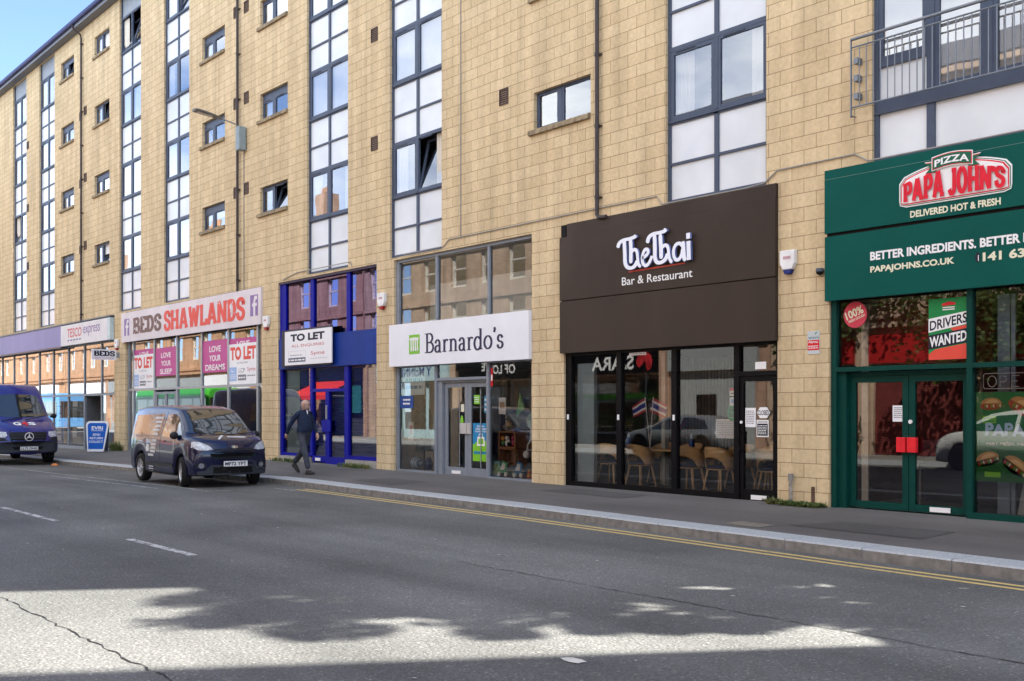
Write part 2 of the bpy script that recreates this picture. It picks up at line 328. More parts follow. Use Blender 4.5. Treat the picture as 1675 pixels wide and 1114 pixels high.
# slab capitals: strokes in a 0..w by 0..1 cell; 's' rows are slab bars (x0,x1,z)
SLAB = {
 'B': (.74, [[(.16, 0), (.16, 1)], [(.16, .93), (.4, .93)] + arc(.42, .745, .19, .185, 90, -90, 8) + [(.16, .56)], [(.16, .5), (.42, .5)] + arc(.44, .285, .22, .215, 90, -90, 8) + [(.16, .07)]], [(0, .3, 0), (0, .3, 1)]),
 'E': (.66, [[(.16, 0), (.16, 1)], [(.16, .93), (.6, .93)], [(.16, .51), (.46, .51)], [(.16, .07), (.62, .07)], [(.6, .74), (.6, 1)], [(.62, 0), (.62, .27)]], [(0, .2, 0), (0, .2, 1)]),
 'D': (.76, [[(.16, 0), (.16, 1)], [(.16, .93), (.34, .93)] + arc(.34, .5, .3, .43, 90, -90, 12) + [(.16, .07)]], [(0, .3, 0), (0, .3, 1)]),
 'S': (.66, [[(.58, .66), (.58, .8)] + arc(.34, .74, .24, .2, 20, 255, 12) + arc(.34, .27, .25, .22, 75, -160, 12) + [(.08, .34)]], []),
 'H': (.86, [[(.17, 0), (.17, 1)], [(.69, 0), (.69, 1)], [(.17, .5), (.69, .5)]], [(0, .34, 0), (0, .34, 1), (.52, .86, 0), (.52, .86, 1)]),
 'A': (.88, [[(.12, 0), (.40, 1)], [(.44, 1), (.74, 0)], [(.22, .3), (.64, .3)]], [(0, .28, 0), (.56, .88, 0), (.3, .56, 1)]),
 'W': (1.1, [[(.13, 1), (.33, 0)], [(.33, 0), (.55, .9)], [(.55, .9), (.77, 0)], [(.77, 0), (.97, 1)]], [(0, .3, 1), (.8, 1.1, 1)]),
 'L': (.66, [[(.16, 0), (.16, 1)], [(.16, .07), (.62, .07)], [(.62, 0), (.62, .3)]], [(0, .32, 0), (0, .32, 1)]),
 'N': (.86, [[(.15, 0), (.15, 1)], [(.15, .97), (.70, .03)], [(.70, 0), (.70, 1)]], [(0, .3, 0), (0, .22, 1), (.55, .86, 1)]),
 'P': (.70, [[(.16, 0), (.16, 1)], [(.16, .93), (.38, .93)] + arc(.40, .685, .21, .245, 90, -90, 9) + [(.16, .44)]], [(0, .36, 0), (0, .3, 1)]),
 'J': (.6, [[(.42, 1), (.42, .28)] + arc(.24, .26, .18, .2, 0, -170, 8)], [(.22, .6, 1)]),
 'O': (.78, [arc(.39, .5, .28, .43, 90, 450, 20)], []),
 "'": (.2, [[(.1, 1), (.07, .74)]], []), 'I': (.36, [[(.18, 0), (.18, 1)]], [(0, .36, 0), (0, .36, 1)]), ' ': (.3, [], []),
}
def slab_text(mb, body, x0, x1, z0, z1, y, wt=.24, m=0, slab=.13, gap=.05, warp=None, dy=-.0004, depth=0.):
    tot = sum(SLAB[c][0] + gap for c in body) - gap; x = 0.; i = 0
    def T(p):
        a = p[0] / tot; t = p[1]
        return warp(a, t) if warp else (x0 + a * (x1 - x0), z0 + t * (z1 - z0))
    for c in body:
        wd, st, sl = SLAB[c]
        for s in st:
            i += 1; s0 = len(mb.v)
            ribbon(mb, [(p[0] + x, p[1]) for p in s], wt, slab + .02, y + dy * (i % 9), depth, m)
            for j in range(s0, len(mb.v)):
                q = mb.v[j]; X, Z = T((q[0], q[2])); mb.v[j] = (X, q[1], Z)
        for (a, b_, t) in sl:
            i += 1; s0 = len(mb.v); tt = slab / 2 if t == 0 else (1 - slab / 2 if t == 1 else t)
            ribbon(mb, [(x + a, tt), (x + (a + b_) / 2, tt), (x + b_, tt)], slab, slab, y + dy * (i % 9) - .0001, depth, m)
            for j in range(s0, len(mb.v)):
                q = mb.v[j]; X, Z = T((q[0], q[2])); mb.v[j] = (X, q[1], Z)
        x += wd + gap
    return mb

# ================================================================== GROUND
def lerp(tab, x):
    if x <= tab[0][0]: return tab[0][1]
    for (a, b), (c, d) in zip(tab, tab[1:]):
        if x <= c: return b + (d - b) * (x - a) / (c - a)
    return tab[-1][1]
YK = [(-140, -3.6), (-28, -3.6), (-24, -3.42), (-21, -3.3), (-18, -3.37), (-12.4, -3.52), (-9.4, -3.76), (-6.4, -3.96), (-4.5, -4.06), (5, -4.6), (40, -6.5)]
KZ = [(-140, -.25), (-60, -.2), (-34, -.1), (-28, -.07), (-21, .0), (-18, -.02), (0, -.04)]
PZ = [(-140, -.25), (-60, -.2), (-44, -.08), (-40, -.0), (-30, .07), (-25, .075), (-21.4, .035), (-15.4, .0), (-10, -.02), (-6, -.03), (40, -.03)]
yk = lambda s: lerp(YK, s); kz = lambda s: lerp(KZ, s); pz = lambda s: lerp(PZ, s)
KW = .46
def rz(s, y):
    t = max(0, min(1, (yk(s) - y) / 5.5)); return (kz(s) - .125) * (1 - t) + (-.15) * t
XS = [-140 + i * 2 for i in range(40)] + [-60 + i * .5 for i in range(135)] + [8, 12, 20, 40]
mb = MB()
for a, b in zip(XS, XS[1:]):
    rows = [0, .4, 1.2, 2.5, 4, 5.5]
    for r0, r1 in zip(rows, rows[1:]):
        mb.quad((a, yk(a) - r1, rz(a, yk(a) - r1)), (b, yk(b) - r1, rz(b, yk(b) - r1)), (b, yk(b) - r0, rz(b, yk(b) - r0)), (a, yk(a) - r0, rz(a, yk(a) - r0)))
    mb.quad((a, -15, -.15), (b, -15, -.15), (b, yk(b) - 5.5, -.15), (a, yk(a) - 5.5, -.15))
mb.quad((40, -15, -.15), (160, -15, -.15), (160, 30, -.15), (40, yk(40), -.15))
tag(mb.build('road', ROAD, smooth=True), kind='structure')
mb = MB()
for a, b in zip(XS, XS[1:]):
    ya, yb = yk(a) + KW, yk(b) + KW
    for t0, t1 in ((0, .5), (.5, 1)):
        A = [(x, y + (.2 - y) * t, kz(x) + (pz(x) - kz(x)) * t) for x, y, t in ((a, ya, t0), (b, yb, t0), (b, yb, t1), (a, ya, t1))]
        mb.quad(*A)
tag(mb.build('pavement', PAVE, smooth=True), kind='structure')
mb = MB(); x = -100.
while x < 20:
    L = random.choice([.9, 1.05, 1.2]) if x > -30 else 1.2; a, b = x + .006, x + L - .006
    dz = random.uniform(-.003, .003)
    for (u, v) in ((a, b),):
        pts = []
        for s in (u, v):
            for (dy, z) in ((0, -.16), (0, -.014), (.012, -.002), (.03, .004), (KW, .004), (KW, -.16)): pts.append((s, yk(s) + dy, kz(s) + z + dz))
        n = len(mb.v); mb.v += pts
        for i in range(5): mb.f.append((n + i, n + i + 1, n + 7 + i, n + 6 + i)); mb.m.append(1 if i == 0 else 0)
        mb.f.append(tuple(n + i for i in range(6))); mb.m.append(0); mb.f.append(tuple(n + 11 - i for i in range(6))); mb.m.append(0)
    x += L
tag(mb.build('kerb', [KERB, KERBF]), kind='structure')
tag(MB().quad((-160, -14.7, -.02), (160, -14.7, -.02), (160, -40, -.02), (-160, -40, -.02)).build('opposite_pavement', asphalt('flag_stones', (.24, .225, .20), (.3, .3, .3))), kind='structure')
tag(MB().box(-160, 160, -15, -14.7, -.3, -.01).build('opposite_kerb', KERB), kind='structure')
tag(MB().quad((-900, -900, -.35), (900, -900, -.35), (900, 900, -.35), (-900, 900, -.35)).build('ground', pm('far_ground', (.12, .12, .10), .9)), kind='structure')

def paint(name, col, amount):
    m = bpy.data.materials.new(name); m.use_nodes = True; nt = m.node_tree; L = nt.links; b = nt.nodes['Principled BSDF']; b.inputs['Roughness'].default_value = .7
    g = nt.nodes.new('ShaderNodeNewGeometry')
    n = nt.nodes.new('ShaderNodeTexNoise'); n.inputs['Scale'].default_value = 9; n.inputs['Detail'].default_value = 10; n.inputs['Roughness'].default_value = .75; L.new(g.outputs['Position'], n.inputs['Vector'])
    r = nt.nodes.new('ShaderNodeMapRange'); r.inputs[1].default_value = amount; r.inputs[2].default_value = amount + .07; L.new(n.outputs['Fac'], r.inputs[0])
    mx = nt.nodes.new('ShaderNodeMix'); mx.data_type = 'RGBA'; mx.inputs['A'].default_value = (*col, 1); mx.inputs['B'].default_value = (.10, .10, .10, 1); L.new(r.outputs[0], mx.inputs['Factor'])
    L.new(mx.outputs['Result'], b.inputs['Base Color']); return m
YEL = paint('worn_yellow_paint', (.62, .46, .18), .58); WPAINT = paint('worn_white_paint', (.55, .55, .53), .475); WPAINT2 = paint('very_worn_white_paint', (.34, .34, .33), .47)
def strip(mb, pts, w, lift=.004, jit=0.):
    for i in range(len(pts) - 1):
        (a, ya), (b, yb) = pts[i], pts[i + 1]
        d = Vector((b - a, yb - ya)).normalized(); q = Vector((-d.y, d.x)) * w / 2
        mb.quad(*[(px, py, rz(px, py) + lift) for px, py in ((a - q.x, ya - q.y), (b - q.x, yb - q.y), (b + q.x, yb + q.y), (a + q.x, ya + q.y))])
YLT = [(-19.5, -3.62), (-18, -3.62), (-12, -3.90), (-8.8, -4.13), (-6.3, -4.33), (-4.5, -4.43), (4, -4.9)]
for off in (0, -.19):
    mb = MB(); xs = [-19.4 + .5 * i for i in range(47)]; strip(mb, [(s, lerp(YLT, s) + off + .06) for s in xs], .085)
    tag(mb.build('yellow_line', YEL), kind='structure')
mb = MB()
for a, b in ((-31.2, -28.2), (-25.2, -22.2), (-19.2, -16.0), (-13.4, -11.0)): strip(mb, [(a + i * .5, -9.4) for i in range(int((b - a) / .5) + 1)], .11)
tag(mb.build('centre_line', WPAINT), kind='structure')
mb = MB(); strip(mb, [(-34 + i * .5, -5.62 + .012 * i) for i in range(28)], .1); strip(mb, [(-28 + i * .5, -5.95 + .012 * i) for i in range(14)], .1)
strip(mb, [(-20.1, -5.4), (-20.05, -4.85)], .1); strip(mb, [(-20.75, -5.42), (-20.1, -5.32)], .08); strip(mb, [(-19.9, -3.95), (-19.2, -3.88)], .1)
tag(mb.build('parking_bay_line', WPAINT2), kind='structure')
TAR = pm('tar_joint', (.018, .018, .018), .6)
mb = MB()
for y0, a, b in ((-11.79, -14, -2.), (-7.43, -9.2, 3.)):
    p = []; x = a
    while x < b: p.append((x, y0 + random.uniform(-.02, .02))); x += .09
    for i in range(len(p) - 1):
        ww = random.uniform(.005, .018); strip(mb, [p[i], p[i + 1]], ww)
tag(mb.build('road_joint', TAR), kind='structure')
mb = MB()
for P in ([(-8.3, -2.6), (-6.4, -2.7), (-6.5, -1.7), (-8.1, -1.75)], [(-14.8, -1.2), (-12.6, -1.3), (-12.7, -.5), (-14.7, -.45)], [(-19.5, -2.4), (-17.8, -2.5), (-17.9, -1.5), (-19.4, -1.5)]):
    mb.quad(*[(a, b, kz(a) + (pz(a) - kz(a)) * (b - yk(a) - KW) / (.2 - yk(a) - KW) + .005) for a, b in P])
tag(mb.build('pavement_patch', asphalt('pavement_patch', (.085, .080, .077), (.2, .19, .17), .85, 1.2, 140, 70, .35, .2)), kind='structure')
PATCHM = asphalt('road_patch', (.125, .125, .12), (.32, .31, .29)); mb = MB()
mb.quad(*[(a, b, rz(a, b) + .004) for a, b in ((-26.6, -7.3), (-23.4, -7.25), (-23.6, -6.6), (-26.4, -6.6))])
tag(mb.build('road_patch', PATCHM), kind='structure')
mb = MB()
mb.quad(*[(a, b, kz(a) + .006) for a, b in ((-8.98, -3.1), (-8.38, -3.16), (-8.4, -2.74), (-9.02, -2.68))])
tag(mb.build('manhole_cover', pm('buff_cover', (.20, .175, .14), .85, var=.25, scale=14, bump=.3)), 'buff square service cover set in the pavement outside the restaurant door', 'manhole cover')
LIT = pm('litter_scraps', (.5, .48, .44), .8)
mb = MB()
for i in range(46):
    a, b = random.uniform(-20, -4), random.uniform(-12, -5); s = random.uniform(.008, .022); t = random.uniform(0, 3); z = rz(a, b) + .008
    mb.quad(*[(a + s * math.cos(t + k) * (1.6 if k % 2 else 1), b + s * math.sin(t + k), z) for k in (0, 1.4, 3.1, 4.6)])
tag(mb.build('road_litter', LIT), kind='stuff')
mb = MB(); mb.poly([(-5.0 + .10 * math.cos(t * .7) * random.uniform(.7, 1.2), -9.6 + .055 * math.sin(t * .7), -.143) for t in range(9)])
tag(mb.build('paper_scrap', pm('paper_scrap', (.62, .60, .54), .8)), 'pale flattened scrap of paper on the sunlit strip of road', 'litter')
mb = MB(); mb.lathe([(.0, .07), (.09, .06), (.15, .03), (.16, 0)], (-34.2, -4.0, rz(-34.2, -4.0)), 9, sx=1.1, sy=.6)
tag(mb.build('orange_wrapper', pm('orange_wrapper', (.6, .22, .07), .6)), 'small crumpled orange wrapper in the gutter between the two vans', 'litter')

# ================================================================== APARTMENT BUILDING
WORLD = set()
_build = MB.build
def build_w(self, name, mats, parent=None, **k):
    o = _build(self, name, mats, parent, **k)
    if parent is not None and parent.name in WORLD: o.matrix_parent_inverse = Matrix.Translation(-parent.location)
    return o
MB.build = build_w
def wthing(name, loc, label, cat, group=None):
    e = empty(name, loc, label, cat, group); WORLD.add(e.name); return e

def wall_mesh(mb, x0, x1, z0, z1, ops, y=0., m=0, face=1):
    xs = sorted({x0, x1} | {o[0] for o in ops} | {o[1] for o in ops}); zs = sorted({z0, z1} | {o[2] for o in ops} | {o[3] for o in ops})
    for a, b in zip(xs, xs[1:]):
        run = None
        for c, d in zip(zs, zs[1:]):
            cx, cz = (a + b) / 2, (c + d) / 2
            solid = not any(o[0] < cx < o[1] and o[2] < cz < o[3] for o in ops)
            if solid: mb.quad((a, y, c), (b, y, c), (b, y, d), (a, y, d), m)
    for o in ops:
        a, b, c, d, dp = o[:5]; yb = y + dp * face
        mb.quad((a, y, c), (a, yb, c), (a, yb, d), (a, y, d), m); mb.quad((b, y, c), (b, y, d), (b, yb, d), (b, yb, c), m)
        mb.quad((a, y, d), (a, yb, d), (b, yb, d), (b, y, d), m)
        if c > z0 + .01: mb.quad((a, y, c), (b, y, c), (b, yb, c), (a, yb, c), m)

AB = wthing('apartment_building', (-40, 0, 0), 'long five storey apartment block of buff stone blocks above a row of shops', 'apartment building')
BAYS = [(-53.75, -51.6), (-49.65, -47.5), (-39.78, -37.66), (-35.57, -33.45), (-25.68, -23.55), (-21.63, -19.5), (-12.76, -10.58)]
BAY8 = (-8.67, -4.75)
ST = 2.72
SMALL = [(s0, k) for s0 in (-46.62, -42.5, -32.44, -28.42, -16.33) for k in range(4)]
SW = 1.66
SHOPS = [(-69.5, -40.32), (-39.2, -28.33), (-27.32, -22.21), (-21.45, -16.39), (-15.43, -10.36), (-9.4, -4.25)]
ops = [(a, b, 5.16, 16.85, .10) for a, b in BAYS + [BAY8]]
ops += [(s0, s0 + SW, 7.2 + ST * k, 7.97 + ST * k, .14) for s0, k in SMALL]
ops += [(a, b, -.3, 5.10, .15) for a, b in SHOPS]
mb = MB(); wall_mesh(mb, -75, -2.9, -.3, 16.85, ops)
mb.quad((-2.9, 0, -.3), (-2.9, 11, -.3), (-2.9, 11, 16.85), (-2.9, 0, 16.85)); mb.quad((-75, 0, -.3), (-75, 0, 16.85), (-75, 11, 16.85), (-75, 11, -.3))
mb.quad((-75, 11, -.3), (-75, 11, 16.85), (-2.9, 11, 16.85), (-2.9, 11, -.3))
mb.build('wall', STONE, AB, fix=False)
# dark rooms behind the windows, floor slab over the shops
mb = MB(); mb.box(-74.9, -3.0, 1.6, 1.65, 5.2, 16.8); mb.box(-74.9, -3.0, .16, 10.9, 5.115, 5.15)
for k in range(1, 4): mb.box(-74.9, -3.0, .2, 1.6, 5.4 + ST * k, 5.5 + ST * k)
mb.build('inner_wall', MIDIN, AB)
# eaves, gutter, roof
mb = MB(); mb.box(-75.3, -2.6, -.30, 11.3, 16.855, 16.875); mb.build('soffit', SOFFIT, AB)
mb = MB(); mb.box(-75.3, -2.6, -.325, -.3, 16.84, 17.0); mb.build('fascia_board', pm('grey_fascia', (.20, .22, .27), .5), AB)
mb = MB()
for a, b in zip([-75.3 + 3 * i for i in range(24)], [-75.3 + 3 * i for i in range(1, 25)] + [-2.6]):
    b = min(b + .02, -2.6); mb.prism([(0, 0)] * 3, 0, 0) if False else None
    n = len(mb.v)
    prof = [(-.325, 17.09), (-.335, 16.99), (-.37, 16.95), (-.42, 16.95), (-.455, 16.99), (-.465, 17.09), (-.44, 17.09), (-.43, 17.0), (-.36, 17.0), (-.35, 17.09)]
    mb.v += [(a, y, z) for y, z in prof] + [(b, y, z) for y, z in prof]; q = len(prof)
    for i in range(q): mb.f.append((n + i, n + (i + 1) % q, n + q + (i + 1) % q, n + q + i)); mb.m.append(0)
mb.build('gutter', GUTTER, AB)
mb = MB(); mb.quad((-75.3, -.3, 17.06), (-2.6, -.3, 17.06), (-2.6, 5.5, 18.6), (-75.3, 5.5, 18.6)); mb.quad((-75.3, 5.5, 18.6), (-2.6, 5.5, 18.6), (-2.6, 11.3, 17.06), (-75.3, 11.3, 17.06))
mb.poly([(-2.9, -.3, 16.876), (-2.9, 11.3, 16.876), (-2.9, 5.5, 18.58)]); mb.poly([(-75, -.3, 16.876), (-75, 5.5, 18.58), (-75, 11.3, 16.876)])
mb.build('roof', pm('slate_roof', (.06, .065, .08), .6, var=.3), AB, fix=False)

def bars(mb, lst, y0, y1, m=0):
    for i, (a, b, c, d) in enumerate(lst): mb.box(a, b, y0 + .0013 * (i % 3), y1 - .0013 * (i % 3), c, d, m)
def sash(parent, a, b, c, d, y, glassm, tilt=0., fw=.055, blind=None, fm=None, rng=random):
    """one light: sash frame + pane (+ blind) ; tilt swings the top inwards"""
    fm = fm or FRAME
    mb = MB(); bars(mb, [(a, a + fw, c, d), (b - fw, b, c, d), (a + fw, b - fw, c, c + fw), (a + fw, b - fw, d - fw, d)], y, y + .05)
    g = MB(); g.quad((a + fw, y + .025, c + fw), (b - fw, y + .025, c + fw), (b - fw, y + .025, d - fw), (a + fw, y + .025, d - fw))
    if tilt:
        for q in (mb, g): q.v = [(p[0], p[1] + (p[2] - c) * tilt, p[2] - .004) for p in q.v]
    return mb, g
def window(a, b, c, d, y, mid, tilt=(0, 0), cover='blind', parent=AB, sill=False, name='window', head=0.):
    """two-light window: frame mesh is the part, pane and blind its sub-parts"""
    f = MB(); g = MB()
    for i, (p, q) in enumerate(((a, mid - .035), (mid + .035, b))):
        m1, g1 = sash(None, p, q, c, d - head, y, GLASS, tilt[i], .075 if i == 0 else .055)
        for src, dst in ((m1, f), (g1, g)):
            n = len(dst.v); dst.v += src.v; dst.f += [tuple(n + k for k in ff) for ff in src.f]; dst.m += src.m
    f.box(mid - .035, mid + .035, y - .006, y + .06, c, d - head)
    if head: f.box(a, b, y + .004, y + .05, d - head, d)
    for i, (p, q) in enumerate(((a, mid - .035), (mid + .035, b))):
        f.box(p + .12, p + .12 + (q - p) * .45, y - .018, y - .001, d - head - .035, d - head - .02)        # trickle vent
    o = f.build(name, FRAME, parent)
    g.build('pane', GLASS, o, fix=False)
    if cover in ('blind', 'half', 'curtain', 'mixed'):
        bm_ = MB(); yb = y + .09
        if cover == 'blind': bm_.box(a, b, yb, yb + .01, c, d)
        elif cover == 'half': bm_.box(a, b, yb, yb + .01, c + (d - c) * .45, d)
        elif cover == 'mixed': bm_.box(a, mid, yb, yb + .01, c, d); bm_.box(b - .2, b, yb, yb + .02, c, d)
        else:
            for p, q in ((a, a + .45), (b - .35, b)):
                n = 9; cu = MB()
                for i in range(n):
                    u0, u1 = p + (q - p) * i / n, p + (q - p) * (i + 1) / n
                    cu.quad((u0, yb + .03 * (i % 2), c), (u1, yb + .03 * ((i + 1) % 2), c), (u1, yb + .03 * ((i + 1) % 2), d), (u0, yb + .03 * (i % 2), d))
                cu.build('curtain', CREAM, o, fix=False)
        if bm_.v: bm_.build('blind', BLIND, o, fix=False)
    return o

rng = random.Random(5)
TILT = {(2, 3): (.32, .28), (5, 0): (0, .22), (0, 1): (.2, 0), (3, 3): (0, .25), (4, 3): (.3, 0)}
for bi, (a, b) in enumerate(BAYS):
    mid = (a + b) / 2; zt = 16.85
    fr = MB(); L = [(a, a + .06, 5.16, zt), (b - .06, b, 5.16, zt), (mid - .045, mid + .045, 5.16, 16.1)]
    for k in range(4):
        z0 = 5.2 + ST * k
        L += [(a + .06, b - .06, z0 - .04, z0 + .035), (a + .06, b - .06, z0 + .645, z0 + .69), (a + .06, b - .06, z0 + 1.37, z0 + 1.45)]
    L += [(a + .06, b - .06, 16.06, 16.12)]
    bars(fr, L, .07, .13); 
    for k in range(4): fr.box(a + .02, b - .02, .045, .09, 6.60 + ST * k, 6.63 + ST * k)
    fr.build('bay_frame', FRAME, AB)
    for k in range(4):
        z0 = 5.2 + ST * k; pn = MB()
        for p, q in ((a + .06, mid - .045), (mid + .045, b - .06)):
            for c, d in ((z0 + .035, z0 + .645), (z0 + .69, z0 + 1.37)):
                t = rng.uniform(-.004, .004); pn.quad((p, .105, c), (q, .105 + t, c), (q, .105 + t, d), (p, .105, d))
        pn.build('spandrel_panel', PANEL, AB, fix=False)
        window(a + .06, b - .06, z0 + 1.45, z0 + 2.68, .075, mid, TILT.get((bi, k), (0, 0)), rng.choice(['blind', 'curtain', 'blind', 'mixed', 'half', 'curtain']) if (bi, k) not in ((4, 0), (5, 0)) else 'curtain')
    pn = MB(); pn.quad((a + .06, .11, 16.12), (b - .06, .11, 16.12), (b - .06, .11, zt), (a + .06, .11, zt)); pn.build('top_panel', pm('grey_top_panel', (.26, .29, .33), .5), AB, fix=False)
STILT = {(0, 3): (0, .3), (1, 3): (0, .3), (1, 2): (0, .3), (1, 0): (0, .35), (3, 0): (0, .3), (3, 3): (0, .25), (2, 3): (0, 0)}
for i, (s0, k) in enumerate(SMALL):
    ci = i // 4; c, d = 7.2 + ST * k, 7.97 + ST * k
    f = window(s0, s0 + SW, c + .0, d, .09, s0 + (.70 if ci < 4 else .72), STILT.get((ci, k), (0, 0)), rng.choice(['blind', 'mixed', 'none', 'half', 'curtain']), head=.0 if ci == 4 else (.2 if (ci in (0, 2) or k == 1) else .05))
    sm = MB(); sm.box(s0 - .12, s0 + SW + .0, -.07, .088, c - .10, c - .004); sm.box(s0 - .12, s0 + SW, -.045, .086, c - .004, c + .012); sm.build('sill', SILLM, f, bevel=.008)
# wide bay with french doors and juliet balcony
a, b = BAY8
fr = MB(); L = [(a, a + .07, 5.16, 16.85), (-7.84, -7.72, 5.16, 16.1), (-6.99, -6.88, 6.05, 16.1), (-6.05, -5.94, 5.16, 16.1), (b - .07, b, 5.16, 16.85), (a + .07, b - .07, 5.16, 5.24), (a + .07, b - .07, 5.92, 6.08)]
for k in range(1, 4): L += [(a + .07, b - .07, 5.2 + ST * k - .04, 5.2 + ST * k + .04), (a + .07, b - .07, 5.92 + ST * k, 6.08 + ST * k)]
bars(fr, L, .06, .13); fr.box(a + .02, b - .02, .035, .08, 5.885, 5.93); fr.box(a + .07, -7.84, .065, .125, 6.58, 6.67); fr.build('bay_frame', FRAME, AB)
for k in range(4):
    z0 = 5.2 + ST * k; pn = MB()
    for p, q in ((a + .07, -7.84), (-7.72, -6.05), (-5.94, b - .07)): pn.quad((p, .105, z0 + .04), (q, .105, z0 + .04), (q, .105, z0 + .72), (p, .105, z0 + .72))
    pn.quad((a + .07, .105, z0 + .88), (-7.84, .105, z0 + .88), (-7.84, .105, z0 + 1.38), (a + .07, .105, z0 + 1.38))
    pn.build('spandrel_panel', PANEL, AB, fix=False)
    f = MB(); g = MB(); bl = MB()
    for p, q, c in ((a + .07, -7.84, z0 + 1.47), (-7.72, -6.99, z0 + .88), (-6.88, -6.05, z0 + .88), (-5.94, b - .07, z0 + .88)):
        m1, g1 = sash(None, p, q, c, z0 + 2.68, .07, GLASS, 0, .07)
        for src, dst in ((m1, f), (g1, g)):
            n = len(dst.v); dst.v += src.v; dst.f += [tuple(n + i for i in ff) for ff in src.f]; dst.m += src.m
        z = z0 + 2.68
        while z > c + .02: bl.quad((p, .125, z), (q, .125, z), (q, .14, z - .028), (p, .14, z - .028)); z -= .032
    o = f.build('french_window', FRAME, AB); g.build('pane', GLASS, o, fix=False); bl.build('venetian_blind', BLIND, o, fix=False)
    r = MB(); zz = z0 - 5.2
    r.tube([(-8.93, -.14, 7.05 + zz), (-4.4, -.14, 7.05 + zz)], .024, 10); r.tube([(-8.95, -.13, 6.93 + zz), (-4.4, -.13, 6.93 + zz)], .013, 6); r.tube([(-8.95, -.13, 6.03 + zz), (-4.4, -.13, 6.03 + zz)], .013, 6)
    x = -8.80
    while x < -4.45: r.tube([(x, -.13, 6.03 + zz), (x, -.13, 6.93 + zz)], .0085, 6); x += .115
    r.box(-8.945, -8.915, -.16, -.02, 5.9 + zz, 5.91 + zz); r.box(-8.945, -8.93, -.15, -.12, 5.88 + zz, 7.06 + zz)
    for zf in (6.15, 6.42, 6.68): r.box(-8.90, -8.83, -.13, .0, zf + zz, zf + .09 + zz)
    for x in (-7.78, -6.0): r.box(x - .012, x + .012, -.15, -.11, 6.03 + zz, 7.04 + zz)
    r.build('balcony_railing', pm('railing_steel', (.20, .225, .26), .45, metal=.4, var=.1), AB)
# vents
for x, z in [(-30.0, 8.08), (-30.0, 10.78), (-30.0, 13.55), (-29.3, 8.1), (-29.3, 10.8), (-29.3, 13.52), (-44.1, 8.0), (-44.1, 10.66), (-44.1, 13.4), (-43.55, 8.1), (-43.55, 10.82), (-43.55, 13.5),
             (-22.3, 8.09), (-22.3, 10.78), (-22.3, 13.5), (-17.28, 8.11), (-17.28, 10.83), (-51.35, 8.08), (-51.35, 10.74), (-51.35, 13.6)]:
    v = MB(); w_, h_ = .145, .17
    bars(v, [(x - w_, x - w_ + .03, z - h_, z + h_), (x + w_ - .03, x + w_, z - h_, z + h_), (x - w_ + .03, x + w_ - .03, z - h_, z - h_ + .03), (x - w_ + .03, x + w_ - .03, z + h_ - .03, z + h_)], -.022, -.002)
    for i in range(6): zz = z - h_ + .04 + i * .045; v.quad((x - w_ + .03, -.018, zz), (x + w_ - .03, -.018, zz), (x + w_ - .03, -.004, zz + .04), (x - w_ + .03, -.004, zz + .04))
    v.build('wall_vent', VENTM, AB, fix=False)
# downpipes, cables
def pipe(x, zt, zb, elbow=True, eave=True):
    p = MB(); P = [(x, -.075, zb), (x, -.075, zt)]
    if eave: P += [(x, -.1, zt + .15), (x - .1, -.34, zt + .35), (x - .1, -.4, zt + .5)]
    if elbow: P = [(x + .26, -.09, zb - .07), (x + .06, -.09, zb - .06)] + P
    p.tube(P, .04, 10, caps=True)
    z = zb + .3
    while z < zt: p.tube([(x, -.075, z), (x, -.075, z + .07)], .05, 10); p.box(x - .075, x + .075, -.035, -.001, z + .02, z + .05); z += 1.36
    p.build('downpipe', BROWNP, AB, smooth=False)
pipe(-43.86, 16.45, 5.02, False); pipe(-29.76, 16.45, 5.07, False); pipe(-14.42, 16.45, 5.2)
CABLE = pm('grey_cable', (.30, .29, .27), .6)
for P in ([(-18.78, -.012, 5.32), (-18.78, -.012, 16.8)], [(-20.9, -.1, 5.17), (-19.4, -.02, 5.2), (-19.2, -.02, 5.33), (-12.95, -.02, 5.335), (-12.82, -.03, 5.17), (-11, -.03, 5.16), (-10.6, -.02, 5.19), (-10.35, -.02, 5.35), (-8.95, -.02, 5.355), (-8.72, -.03, 5.21), (-4.4, -.03, 5.2)],
          [(-29.45, -.02, 9.2), (-29.45, -.02, 5.1)], [(-27.0, -.02, 5.16), (-26.2, -.02, 5.28), (-23.4, -.02, 5.28), (-23.3, -.05, 5.16)]):
    MB().tube(P, .012, 6).build('cable', CABLE, AB)

# street light fixed to the wall
LP = wthing('street_light', (-29.4, -.2, 9.2), 'grey street light reaching out on a thin arm from a cabinet high on the wall', 'street light')
p = MB(); p.box(-29.53, -29.27, -.26, -.02, 9.22, 9.93); p.build('control_box', pm('grey_control_box', (.24, .30, .32), .45), LP, bevel=.03)
p = MB(); p.tube([(-29.4, -.2, 9.9), (-29.4, -.3, 9.98), (-29.4, -.85, 10.09)], .022, 8); p.build('arm', STEEL, LP)
p = MB(); n = 9
prof = [(-.75, .05, .03), (-.9, .09, .05), (-1.05, .12, .06), (-1.3, .16, .065), (-1.5, .165, .06), (-1.6, .13, .04)]
for i, (y, hw, th) in enumerate(prof):
    z = 10.08 + (-.85 - y) * .12
    p.v += [(-29.4 - hw, y, z), (-29.4 - hw * .8, y, z + th * .7), (-29.4, y, z + th), (-29.4 + hw * .8, y, z + th * .7), (-29.4 + hw, y, z), (-29.4 + hw * .7, y, z - .03), (-29.4 - hw * .7, y, z - .03)]
for i in range(len(prof) - 1):
    for k in range(7): p.f.append((7 * i + k, 7 * i + (k + 1) % 7, 7 * i + 7 + (k + 1) % 7, 7 * i + 7 + k)); p.m.append(0)
p.f += [tuple(range(7)), tuple(range(41, 34, -1))]; p.m += [0, 0]
